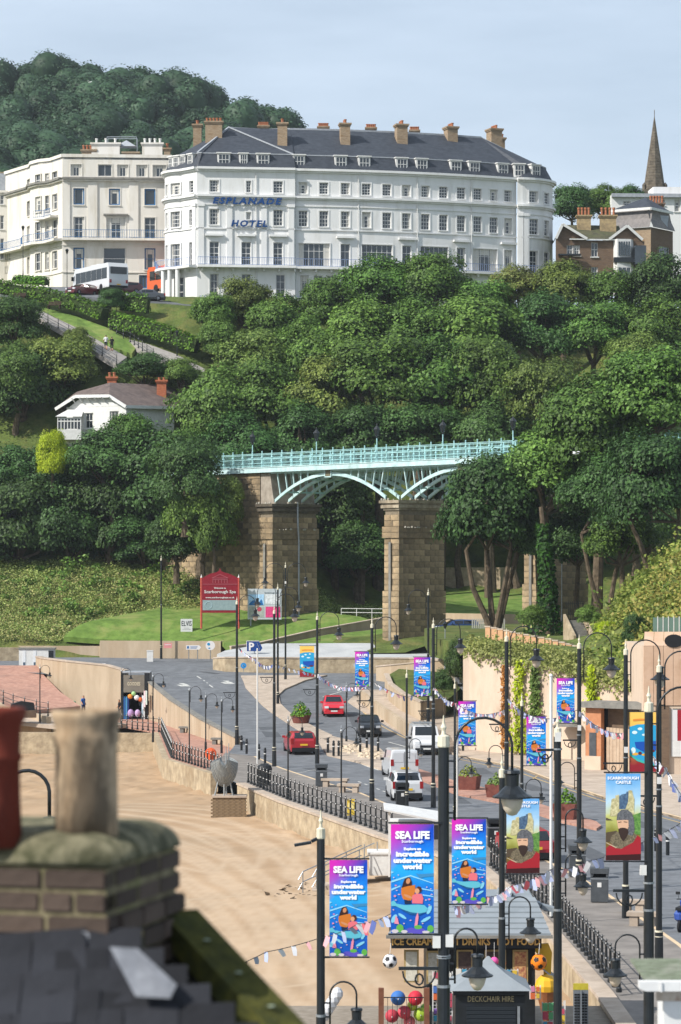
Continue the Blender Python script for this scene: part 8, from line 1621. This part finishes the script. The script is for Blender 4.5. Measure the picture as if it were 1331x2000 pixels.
for i in range(16): part('pale', MB().add([(i * .19, 0, 0), (i * .19 + .12, 0, 0), (i * .19 + .12, 0, 1.2), (i * .19 + .06, 0, 1.32), (i * .19, 0, 1.2), (i * .19, .03, 0), (i * .19 + .12, .03, 0), (i * .19 + .12, .03, 1.2), (i * .19 + .06, .03, 1.32), (i * .19, .03, 1.2)], [(0, 1, 2, 3, 4), (9, 8, 7, 6, 5), (0, 5, 6, 1), (1, 6, 7, 2), (2, 7, 8, 3), (3, 8, 9, 4), (4, 9, 5, 0)]), mat('weathered_pale', '#9a9a94', '#aeaea8', scale=4, rough=.8), o)
part('rail', MB().bar((0, .06, .4), (3.1, .06, .4), .06).bar((0, .06, 1.0), (3.1, .06, 1.0), .06), M_steel, o); part('poster', MB().box(1.6, 2.5, -.03, -.002, .5, 1.1), flat('lilac_poster', '#b4a8cc'), o)
for lab, x in (('left pale concrete pillar beside the ramp', 884), ('right pale concrete pillar beside the ramp', 903)):
 q = U(x, 1322, 236); o = thing('concrete_pillar', lab, 'pillar', (q.x, q.y, q.z - .5)); part('shaft', MB().box(-.22, .22, -.22, .22, 0, 3.3), M_flag, o); part('cap', MB().box(-.3, .3, -.3, .3, 3.303, 3.5), M_cope, o)
# ------------------------------------------------------------------ kiosks on the beach side
struct('beach_deck', MB().box(-3.2, 8.1, 62, 84, -1.4, -.03), mat('deck_boards', '#7c7264', '#91877a', scale=3, rough=.9), label='timber deck under the beach kiosks', cat='deck')
KD = 78.0; kx = lambda x: (x - XC) * KD / F; kz = lambda y: H - (y - YH) * KD / F; M_kdk = mat('black_green_paint', '#161a1a', '#20242a', scale=4, rough=.5); M_gold = mat('gold_letters', '#cfa55e', rough=.5); M_gfr = mat('gold_frame', '#a08a5c', '#b49c6c', scale=5, rough=.6); M_kroof = mat('grey_roof_sheet', '#7d8489', '#8b9297', scale=1.2, rough=.55, dirt='#858b8f', dscale=.8)
ic = thing('ice_cream_kiosk', 'black ice cream kiosk with gold lettering and grey board roof', 'kiosk', (kx(910), KD, 0)); X0, X1 = kx(765) - kx(910), kx(1058) - kx(910)
part('wall', MB().box(X0 + 1.0, X1 - .15, .3, 3.6, -.02, 2.5), M_kdk, ic); part('fascia', MB().box(X0, X1, -.1, 3.9, kz(1852), kz(1826)), M_kdk, ic)
zr0, zr1 = kz(1824), kz(1768); nb = 7
for i in range(nb):                                         # overlapping roof boards
 f0, f1 = i / nb, (i + 1) / nb; i0, i1 = .75 * f0, .75 * f1; y0, y1 = -.25 + 2.1 * f0, -.25 + 2.1 * f1
 part('roof_board', MB().add([(X0 - .1 + i0, y0, zr0 + (zr1 - zr0) * f0 + .04), (X1 + .25 - i0 * .4, y0, zr0 + (zr1 - zr0) * f0 + .04), (X1 + .25 - i1 * .4, y1, zr0 + (zr1 - zr0) * f1), (X0 - .1 + i1, y1, zr0 + (zr1 - zr0) * f1), (X0 - .1 + i0, y0, zr0 + (zr1 - zr0) * f0 - .03), (X1 + .25 - i0 * .4, y0, zr0 + (zr1 - zr0) * f0 - .03)], [(0, 1, 2, 3), (4, 5, 1, 0)]), M_kroof, ic)
part('roof_flat', MB().box(X0 + .7, X1 - .1, 1.86, 3.9, zr1 - .12, zr1 - .01), M_kroof, ic); part('eave', MB().box(X0 - .15, X1 + .3, -.3, -.1, zr0 - .1, zr0 - .02), M_cope, ic)
part('side_roof', MB().quad((X1 + .25, -.25, zr0), (X1 + .25, 3.8, zr0), (X1 - .1, 3.8, zr1), (X1 - .05, 1.85, zr1)), M_kroof, ic)
for i in range(4): part('ridge_step', MB().obox((X1 - .9 + i * .42, 2.2 + .1 * i, zr1 + .1 - i * .16), (.19, 0, -.05), (0, .3, 0), (.02, 0, .06)), M_kroof, ic)
for t_, x, wd in (('ICE CREAM', 806, 80), ('HOT DRINKS', 911, 93), ('HOT FOOD', 1013, 84)):
 me = text_mesh(t_, .27, M_gold, bold=.008, ext=.012); xs = [v.co.x for v in me.vertices]; k = wd * KD / F / (max(xs) - min(xs))
 for v in me.vertices: v.co.x *= k
 link('lettering', me, ic, (kx(x) - kx(910), -.115, kz(1845)), (PI / 2, 0, 0))
def framed(x0, x1, y0, y1, c_, c2, yy=.28):
 a, b, z0, z1 = kx(x0) - kx(910), kx(x1) - kx(910), kz(y1), kz(y0); f_ = part('menu_frame', MB().box(a, b, yy - .05, yy, z0, z1), M_gfr, ic); part('menu_sheet', MB().box(a + .05, b - .05, yy - .065, yy - .052, z0 + .05, z1 - .05), mat('sheet_' + c_[1:], c_, c2, scale=9, rough=.6), f_); return f_
framed(790, 819, 1858, 1922, '#b8b4a4', '#d2cec0'); framed(834, 858, 1860, 1925, '#8c8a80', '#b4b0a4'); framed(948, 990, 1858, 1912, '#3a2f30', '#5a4a44'); framed(1003, 1033, 1858, 1922, '#8c4a40', '#c8a06c'); framed(893, 925, 1858, 1905, '#3c3030', '#54443c')
part('awning', MB().add([(X1 - .1, 0, 2.0), (X1 + .55, -.1, 1.5), (X1 + .55, 1.6, 1.5), (X1 - .1, 1.6, 2.0)], [(0, 1, 2, 3)]), mat('striped_awning', '#6c6e70', '#8c8e8e', scale=3, rough=.7), ic); M_yb = mat('yellow_inflatable', '#d8a82c', rough=.4)
q = Vector((kx(1066), KD - .4, 0)); cn = thing('giant_cone', 'yellow giant ice cream cone model at the right side of the kiosk', 'cone', (q.x, q.y, -.03)); part('cone', MB().lathe([(.03, .4), (.28, 1.35), (.3, 1.4)], n=12), mat('wafer_brown', '#7c4a2c', '#8c5a38', scale=8, rough=.6), cn); part('scoop', MB().sphere((0, 0, 1.55), .32, 10, 6), M_yb, cn); part('stand', MB().lathe([(.3, 0), (.25, .06), (.05, .1), (.05, .5)], n=10), M_black, cn)
q = Vector((kx(1068), KD + .6, 2.2)); cn = thing('yellow_arrow', 'yellow pointing arrow sign on the kiosk roof corner', 'sign', q); part('arrow', MB().extr([(-.45, .3), (.1, .35), (.2, .1), (.16, -.75), (-.02, -.75), (-.04, -.05), (-.2, .05)], (0, 0, 0), (1, 0, 0), (0, 0, 1), (0, 1, 0), .12), M_yb, cn); part('mount', MB().bar((-.1, .06, 0), (-.4, .3, -.1), .04), M_black, cn)
def football(label, pos, r_, c_, c2):
 o = thing('football', label, 'football', pos, .4, 'footballs hanging at the kiosk'); part('ball', MB().sphere((0, 0, 0), r_, 16, 10), mat('ball_' + c_[1:], c_, rough=.4), o, True)
 for v in [(0, 0, 1), (0, 0, -1)] + [(.894 * math.cos(a), .894 * math.sin(a), s_ * .447) for a0, s_ in ((.1, 1), (.73, -1)) for a in [a0 + k * 1.2566 for k in range(5)]]:
  v = Vector(v).normalized(); e1 = v.cross(Vector((.3, .5, .8))).normalized(); e2 = v.cross(e1); mb = MB(); pts = [v * (r_ + .004)] + [(v * .93 + (e1 * math.cos(2 * PI * k / 5) + e2 * math.sin(2 * PI * k / 5)) * .36).normalized() * (r_ + .004) for k in range(5)]; mb.add(pts, [(0, k + 1, (k + 1) % 5 + 1) for k in range(5)]); part('patch', mb, mat('ball_patch', c2, rough=.5), o)
 part('cord', MB().tube([(0, 0, r_), (.03, 0, r_ + .3)], .008, 4), M_wpaint, o)
football('white football with black patches hanging at the kiosk left corner', U(762, 1878, 77.6), .2, '#d8d8da', '#16181c'); football('orange football with black patches hanging at the kiosk right corner', U(1053, 1880, 77.4), .225, '#e07a1c', '#16181c')
for lab, x, y, r_, c_ in (('pink beach ball behind the hut roof', 966, 1878, .12, '#d85a9c'), ('magenta beach ball left of the pink one', 950, 1882, .1, '#b04a9c'), ('orange beach ball right of the pink one', 982, 1882, .1, '#d8823c')):
 t = thing('beach_ball', lab, 'ball', U(x, y, 77.3), 0, 'beach balls hanging at the kiosk window'); part('ball', MB().sphere((0, 0, 0), r_, 12, 8), flat('bb_' + c_[1:], c_), t, True); part('cord', MB().tube([(0, 0, r_), (0, 0, r_ + .4)], .006, 4), M_wpaint, t)
def rack(label, x0, x1, y0, y1, d, seed, name='goods_rack', wire=None, cols=None):
 q = U((x0 + x1) / 2, y1, d); o = thing(name, label, 'rack', q); w_ = (x1 - x0) * d / F; h = (y1 - y0) * d / F; wire = wire or M_wpaint; mb = MB()
 for i in range(int(w_ / .09) + 1): x = -w_ / 2 + i * .09; mb.bar((x, 0, 0), (x, 0, h), .012)
 for j in range(int(h / .09) + 1): mb.bar((-w_ / 2, 0, j * .09), (w_ / 2, 0, j * .09), .012)
 for x in (-w_ / 2, w_ / 2): mb.bar((x, 0, 0), (x, 0, h), .03)
 part('wire_grid', mb, wire, o); r = random.Random(seed); cs = cols or ['#b04a5c', '#4a6cac', '#c8a83c', '#7c5ca4', '#5c9c6c', '#c87c9c', '#3c8cac', '#c8643c', '#d0ccc4']
 ny_ = max(2, int(h / .17)); nx_ = max(2, int(w_ / .13))
 for j in range(ny_):
  for i in range(nx_):
   if r.random() < .15: continue
   x = -w_ / 2 + (i + .5) * w_ / nx_; z = (j + .5) * h / ny_; s_ = r.uniform(.7, 1.1); part('toy_pack', MB().obox((x, -.05, z), (w_ / nx_ * .42 * s_, 0, 0), (0, .025, 0), (0, 0, h / ny_ * .42 * s_)), flat('pack_%d' % cs.index(c_), c_) if (c_ := r.choice(cs)) else None, o)
 return o
rack('white wire rack of toys left of the deckchair hut', 846, 884, 1898, 2010, 75, 1); rack('white wire rack of toys behind the hut with yellow price card', 891, 935, 1892, 1990, 75.2, 2); rack('white wire rack of toys right of the hut roof', 986, 1012, 1893, 1935, 75.2, 3); rack('blue and yellow display of toys at the kiosk right corner', 1060, 1082, 1958, 2010, 70.5, 4); rack('blue grid rack at the foot of the tall column', 1087, 1104, 1955, 2010, 69, 5, cols=['#2c6cb4', '#3c7cc0', '#c8ccd0']); rack('small rack of postcards beside the kiosk right corner', 1036, 1056, 1925, 1952, 72, 6)
q = U(911, 1912, 74.9); t = thing('price_card', 'yellow price card on the toy rack', 'card', q); part('card', MB().box(-.1, .1, 0, .01, -.08, .08), mat('card_yellow', '#dcc42c', rough=.6), t); me = text_mesh('£1.99', .08, M_tx, ext=.002); link('lettering', me, t, (0, -.004, -.025), (PI / 2, 0, 0))
q = U(793, 2012, 74); bc = thing('ball_cage', 'wire cage with brown posts full of beach balls', 'cage', q); s_ = 74 / F
for x in (745, 834): part('post', MB().box((x - 793) * s_ - .07, (x - 793) * s_ + .07, -.07, .07, -.3, 1.1), mat('brown_wood_post', '#6a4432', '#7c5240', scale=4, rough=.9), bc)
mb = MB()
for i in range(10): x = -.6 + i * .125; mb.bar((x, 0, 0), (x, 0, .85), .012)
mb.bar((-.62, 0, .85), (.56, 0, .85), .025); part('bars', mb, M_black, bc)
for i, (x, y, r_, c_) in enumerate(((778, 1950, .2, '#3c6cac'), (812, 1950, .2, '#c03040'), (766, 1985, .18, '#b0404c'), (790, 1978, .18, '#c8505c'), (822, 1982, .19, '#9cb83c'), (806, 1965, .14, '#b4c44c'), (800, 1996, .16, '#d8787c'), (832, 1970, .14, '#7cac4c'))):
 t = thing('beach_ball', ('blue', 'large red', 'dark red', 'coral', 'lime green', 'small yellow green', 'pink', 'pale green')[i] + ' ball heaped in the brown posted cage', 'ball', U(x, y, 74.4 + .05 * i), 0, 'balls in the cage'); part('ball', MB().sphere((0, 0, 0), r_, 12, 8), flat('cb_' + c_[1:], c_), t, True); part('valve', MB().sphere((0, -r_, 0), .02, 5, 3), W2_, t)
DD = 68.5; q = U(964, 1952, DD); dh = thing('deckchair_hut', 'black hut with pointed grey roof and deckchair hire lettering', 'hut', (q.x, q.y, -.03)); dzz = lambda y: H - (y - YH) * DD / F + .03; sx_ = DD / F
part('wall', MB().box(-74 * sx_, 62 * sx_, 0, 1.7, 0, dzz(1946)), M_kdk, dh); part('fascia', MB().box(-78 * sx_, 66 * sx_, -.08, 1.8, dzz(1944), dzz(1934)), M_kdk, dh)
rw, prof = 1.0, [(1.0, 1934), (.72, 1922), (.42, 1908), (.18, 1893), (.02, 1877)]; mb = MB(); cx, cy = -6 * sx_, .85; hx, hy = 80 * sx_, 1.05
ring = lambda k, y: [(cx - hx * k, cy - hy * k, dzz(y)), (cx + hx * k, cy - hy * k, dzz(y)), (cx + hx * k, cy + hy * k, dzz(y)), (cx - hx * k, cy + hy * k, dzz(y))]
for (k0, y0), (k1, y1) in zip(prof[:-1], prof[1:]):
 a, b = ring(k0, y0), ring(k1, y1)
 for i in range(4): mb.quad(a[i], a[(i + 1) % 4], b[(i + 1) % 4], b[i])
part('roof', mb, M_kroof, dh)
me = text_mesh('DECKCHAIR HIRE', .2, mat('pale_gold', '#a89c78', rough=.5), ext=.01); xs = [v.co.x for v in me.vertices]; k = 90 * sx_ / (max(xs) - min(xs))
for v in me.vertices: v.co.x *= k
link('lettering', me, dh, (-5 * sx_, -.012, dzz(1957)), (PI / 2, 0, 0))
for i in range(9): part('shutter_slat', MB().box(-52 * sx_, 44 * sx_, -.03, -.002, dzz(1966) - .1 * i - .09, dzz(1966) - .1 * i), mat('shutter_dark', '#20262c', rough=.5), dh)
part('jamb', MB().box(47 * sx_, 52 * sx_, -.04, -.002, 0, dzz(1966)), M_steel, dh)
q = U(1135, 1985, 75); sr = thing('sunglasses_spinner', 'tall black spinner of sunglasses with yellow header on the pavement', 'rack', (q.x, q.y, .12)); s_ = 75 / F; Hh = (1985 - 1860) * s_
part('header', MB().box(-.2, .2, -.02, .02, Hh - .03, Hh + .14), mat('header_yellow', '#a89a2c', '#b8aa3c', scale=6, rough=.6), sr); part('base', MB().lathe([(.4, 0), (.4, .05), (.1, .08), (.05, .3)], n=12), M_black, sr); part('panel', MB().box(-.2, .2, -.015, .015, .45, Hh - .035).box(-.015, .015, -.2, .2, .45, Hh - .035), mat('spinner_grey', '#7c8288', rough=.4, metal=.4), sr)
gm = MB().box(-.07, -.01, -.02, 0, -.02, .02).box(.01, .07, -.02, 0, -.02, .02).bar((-.01, -.01, .008), (.01, -.01, .008), .008).mesh('sunglasses', M_trim)
for j in range(15):
 for i in range(2): link('sunglasses', gm, sr, (-.1 + i * .2, -.02, .5 + j * .075))
q = U(1140, 1995, 74.4); o = thing('pushchair', 'black folded pushchair at the foot of the sunglasses spinner', 'pushchair', (q.x, q.y, .12)); part('seat', MB().obox((0, 0, .3), (.35, 0, .05), (0, .2, 0), (-.04, 0, .12)), M_bin2, o)
for x in (-.35, .35): w_ = wheel(o, x, .1, .12, .05); w_.location = (x, .1, .12)
q = G(800, 1790, -.9); wk = thing('white_kiosk', 'white beach food kiosk with sloping white awning behind the largest banner', 'kiosk', (q.x - .2, 128, -.9)); s_ = 128 / F; wz = lambda y: H - (y - YH) * 128 / F + .9; wx = lambda x: (x - XC) * s_ - wk.location.x
part('wall', MB().box(wx(762), wx(870), 0, 2.0, 0, wz(1606)), M_wpaint, wk); part('counter', MB().box(wx(722), wx(762) - .01, -.3, 1.2, 0, wz(1668)), M_wpaint, wk); part('counter_top', MB().box(wx(718), wx(764), -.36, 1.3, wz(1668) + .003, wz(1664)), M_wpaint, wk)
part('awning', MB().add([(wx(750), -1.2, wz(1577)), (wx(862), -1.0, wz(1600)), (wx(862), 1.4, wz(1590)), (wx(750), 1.2, wz(1572)), (wx(750), -1.2, wz(1580)), (wx(862), -1.0, wz(1604)), (wx(862), 1.4, wz(1594)), (wx(750), 1.2, wz(1576))], [(0, 1, 2, 3), (7, 6, 5, 4), (0, 4, 5, 1), (1, 5, 6, 2), (2, 6, 7, 3), (3, 7, 4, 0)]), M_wpaint, wk)
for x in (760, 845): part('post', MB().box(wx(x) - .04, wx(x) + .04, -.9, -.82, 0, wz(1604 if x > 800 else 1582)), M_wpaint, wk)
part('yellow_notice', MB().box(wx(820), wx(840), -.03, -.003, wz(1612), wz(1607)), M_yb, wk); part('hatch', MB().box(wx(835), wx(868), -.02, -.003, wz(1640), wz(1612)), M_bin, wk)
for lab, xs_, d in (('brown wooden post fence with thin bars left of the floodlight column', (606, 673, 697), 72),):
 q = U(650, 2008, d); o = thing('post_fence', lab, 'fence', (q.x, q.y, -.03)); s_ = d / F
 for x in xs_: part('post', MB().box((x - 650) * s_ - .07, (x - 650) * s_ + .07, -.06, .06, 0, 1.15 + .06 * (x > 690)), MATS['brown_wood_post'], o)
 for i in range(12): part('bar', MB().bar(((612 + i * 7.5 - 650) * s_, 0, .1), ((612 + i * 7.5 - 650) * s_, 0, 1.15), .018), M_black, o)
 part('top_rail', MB().bar((-.5, 0, 1.16), (.66, 0, 1.16), .025), M_black, o)
q = U(646, 1995, 71); o = thing('bagged_goods', 'clear bags of white goods behind the brown fence', 'bags', q)
for i in range(5): part('bag', MB().sphere((-.15 + .08 * i, .1, .15 + .13 * i), .15, 8, 5, 1.2), mat('clear_bag', '#b4b6ba', '#cccdd0', scale=9, rough=.3), o)
# ------------------------------------------------------------------ roofs close to the camera
CDp = 9.2; ch = thing('rooftop_chimney', 'weathered brick chimney with two pots on the dark slate roof in the foreground', 'roof', U(209, 1850, CDp)); ch.rotation_euler = (0, 0, -math.radians(15)); k_ = CDp / F
M_fb = stone_mat('chimney_brick', '#3f352f', '#62544a', '#24241c'); M_fm = mat('lime_mortar', '#57503d', '#7f765c', scale=12, rough=1, dirt='#6f7046', dscale=5, bump=.004, bscale=60); M_moss = mat('mossy_mortar', '#635f4a', '#8a846a', scale=9, rough=1, dirt='#262b14', dscale=8, dpos=(.4, .58), bump=.006, bscale=40)
part('mortar_core', MB().box(-.6, -.004, .004, .72, -.35, .255), M_fm, ch); bk = [MB().box(-w_ / 2, w_ / 2, 0, .1, 0, .062) for w_ in (.215, .105)]; bkm = []
for b_ in bk:
 me = b_.mesh('brick', M_fb); bm__ = bmesh.new(); bm__.from_mesh(me); bmesh.ops.bevel(bm__, geom=bm__.edges[:], offset=.006, segments=2, affect='EDGES'); bm__.to_mesh(me); bm__.free(); bkm.append(me)
for j in range(8):
 z = .185 - j * .0765; out = 0 if j < 2 else .0; x = -.004 + (.012 if j == 2 else 0)
 while x > -.62:
  w_ = .215 if (j + int(x * 10)) % 2 or j % 2 else .105; w_ = .215 if j % 2 == 0 else random.choice((.105, .105, .215)); link('brick', bkm[0 if w_ > .2 else 1], ch, (x - w_ / 2, -.004 + random.uniform(-.003, .003), z)); x -= w_ + .012
 y = .1
 while y < .7: link('brick', bkm[0], ch, (-.1 + .1 + (.0 if j < 2 else .02) + .001, y + .1, z), PI / 2); y += .227
mb = MB()                                                    # rounded mortar cap
N_ = 12
for i in range(N_ + 1):
 t = i / N_ * PI / 2; zz_ = .262 + .105 * math.sin(t); k = 1 - (1 - math.cos(t)) * .42
 mb.v += [(.012 - .62 - .01, .36 - .37 * k, zz_), (.012 - .31 * (1 - k), .36 - .37 * k, zz_), (.012 - .31 * (1 - k), .36 + .37 * k, zz_), (-.63, .36 + .37 * k, zz_)]
for i in range(N_):
 for q_ in range(4): mb.f.append((4 * i + q_, 4 * i + (q_ + 1) % 4, 4 * i + 4 + (q_ + 1) % 4, 4 * i + 4 + q_))
mb.f.append(tuple(4 * N_ + q_ for q_ in range(4))); mb.f.append((3, 2, 1, 0)); part('mortar_cap', mb, M_moss, ch, True)
part('lead_flashing', MB().add([(-.31, -.02, .03), (-.06, -.02, .05), (-.02, -.03, -.005), (-.12, -.04, -.03), (-.26, -.04, -.045)], [(0, 1, 2, 3, 4)]), mat('bright_lead', '#62656b', '#7c7f85', scale=14, rough=.6), ch)
M_p1 = mat('buff_pot', '#8c765c', '#b7a286', scale=9, rough=.95, dirt='#1b1613', dscale=4, dpos=(.47, .58), bump=.003, bscale=50, stretch=(1, 1, .35)); M_p2 = mat('red_pot', '#5a2218', '#733324', scale=6, rough=.9, dirt='#331612', dscale=6, stretch=(1, 1, .4))
for lab, x, d_, m_, r_, hh in (('buff', 169, 9.42, M_p1, .107, .395), ('red', -12, 9.35, M_p2, .1, .40)):
 q = U(x, 1618, d_) - Vector(ch.location); q.rotate(Matrix.Rotation(math.radians(15), 3, 'Z')); pr_ = [(r_, -.06), (r_ * .98, .1), (r_ * .96, hh * .7), (r_ * 1.02, hh * .74), (r_ * 1.02, hh * .8), (r_ * .98, hh * .83), (r_ * 1.03, hh * .9), (r_ * 1.1, hh * .94), (r_ * 1.12, hh * .98), (r_ * 1.06, hh), (r_ * .85, hh), (r_ * .82, hh * .6)]
 if lab == 'red': pr_ = [(r_ * .95, -.06), (r_ * .88, .1), (r_ * .86, hh * .55), (r_ * .93, hh * .57), (r_ * .93, hh * .61), (r_ * .87, hh * .63), (r_ * .9, hh * .85), (r_ * 1.02, hh * .9), (r_ * 1.08, hh * .97), (r_ * 1.04, hh), (r_ * .8, hh), (r_ * .78, hh * .6)]
 o = link('chimney_pot', MB().lathe(pr_, n=32).mesh('chimney_pot', m_, True), ch, q); o['label'] = lab + ' clay chimney pot'
sl_o = thing('slate_roof', 'dark purple slate roof slope at the bottom left corner', 'roof', U(150, 1930, 9.05)); M_sl = stone_mat('purple_slates', '#1f2024', '#303238', '#1a1b1f'); a_ = math.radians(38); dn = Vector((0, -math.cos(a_), -math.sin(a_))); nrm = Vector((0, -math.sin(a_), math.cos(a_))); sm_ = MB().obox((0, 0, 0), (.086, 0, 0), dn * .12, nrm * .005).mesh('slate', M_sl)
for j in range(7):
 for i in range(-4, 9):
  x = -.42 + i * .178 + (.089 if j % 2 else 0) - j * .01; q = Vector((x, 0, -.0)) + dn * (j * .09 - .1) + nrm * (.004 * ((i * 7 + j * 3) % 3)) + Vector((0, 0, .016 * i * .6 - .0))
  if x > .27 + .12 * j * .6: continue
  link('slate', sm_, sl_o, q, (random.uniform(-.03, .05), random.uniform(-.07, -.02), random.uniform(-.04, .04)))
part('roof_bed', MB().obox(dn * .25 + nrm * -.05 + Vector((-.42, 0, .0)), (.62, 0, .02), dn * .5, nrm * .03), mat('mossy_batten', '#2c2a1c', '#3f3c26', scale=10, rough=1), sl_o)
part('lead_flashing', MB().add([Vector((.11, -.06, .14)) , Vector((.2, -.06, .135)), Vector((.33, -.13, .03)), Vector((.31, -.16, -.01)), Vector((.2, -.15, -.005))], [(0, 1, 2, 3, 4)]), mat('bright_lead', '#8b8d92'), sl_o)
A_, B_ = U(345, 1800, 9.9), U(585, 2060, 9.3); vg = thing('mossy_coping', 'sloping stone coping thick with dark green moss beside the slates', 'coping', A_); M_mg = mat('dark_moss', '#2f3210', '#4d4c1c', scale=14, rough=1, dirt='#26301a', dscale=6, bump=.012, bscale=50)
b_ = B_ - A_; part('coping_stone', MB().bar((0, 0, 0), b_, .15, .09), M_mg, vg); part('verge_wall', MB().bar(Vector((-.06, .02, -.085)), b_ + Vector((-.06, .02, -.085)), .1, .075), mat('dark_verge_stone', '#1f1e16', '#2f2c20', scale=8, rough=1), vg)  # verge wall below the coping coloured near-black brown all over
for f in (.25, .5, .75): part('lichen', MB().sphere(b_ * f + Vector((.02 * f, -.03, .05)), .014, 8, 4, .25), mat('lichen', '#8f9a86', rough=1), vg)
q = U(33, 2100, 60); zb0 = q.z; o = thing('lamp_column', 'lamp column hidden behind the chimney, only its curved arm showing', 'lamp post', (U(-6, 1500, 60).x, 60, -1.2), 0, 'tall lamp columns along the sea front'); zt_ = H - (1505 - YH) * 60 / F + 1.2; part('shaft', MB().tube([(0, 0, 0), (0, 0, zt_)], .085, 10), M_black, o); swan(o, 1, zt_, .95, r=.042, off=.17, drop=.5)
GD = 22.0; q = U(1250, 1935, GD); gt = thing('roof_parapet', 'white gutter and rendered parapet at the bottom right corner', 'roof', q); s_ = GD / F
part('gutter', MB().extr([(0, 16 * s_), (.0, 3 * s_), (.05, -2 * s_), (1.2, -2 * s_), (1.2, 16 * s_)], (0, 0, 0), (1, 0, 0), (0, 0, 1), (0, 1, 0), .12), M_wpaint, gt); part('bracket', MB().box(40 * s_, 44 * s_, -.012, .0, -3 * s_, 16 * s_), M_wpaint, gt)
part('fascia', MB().box(38 * s_, 1.2, .13, .2, -26 * s_, -2.2 * s_), mat('stained_render', '#a89888', '#beb2a4', scale=8, rough=.9, dirt='#8c7060', dscale=6), gt); part('wall', MB().box(52 * s_, 1.2, .15, .6, -1.4, -26.5 * s_), M_wpaint, gt); part('flat_roof', MB().box(18 * s_, 1.2, .13, 1.4, 8 * s_, 14 * s_), mat('mossy_felt', '#5c6450', '#7c8470', scale=10, rough=1, dirt='#8c8a80', dscale=4), gt)
# ------------------------------------------------------------------ thin sea haze over the whole place
hz = bpy.data.materials.new('haze'); hz.use_nodes = True; t = hz.node_tree; t.nodes.remove(t.nodes['Principled BSDF'])
pv = t.nodes.new('ShaderNodeVolumePrincipled'); pv.inputs['Color'].default_value = (.86, .93, 1.0, 1); pv.inputs['Density'].default_value = .00009; pv.inputs['Anisotropy'].default_value = .2
t.links.new(pv.outputs[0], t.nodes['Material Output'].inputs['Volume'])
o = link('haze', MB().box(-920, 920, -20, 1520, -6, 190).mesh('haze', hz)); o['kind'] = 'stuff'; o['label'] = 'thin blue sea haze softening the far hill'; o['category'] = 'haze'
SC.cycles.volume_bounces = 0
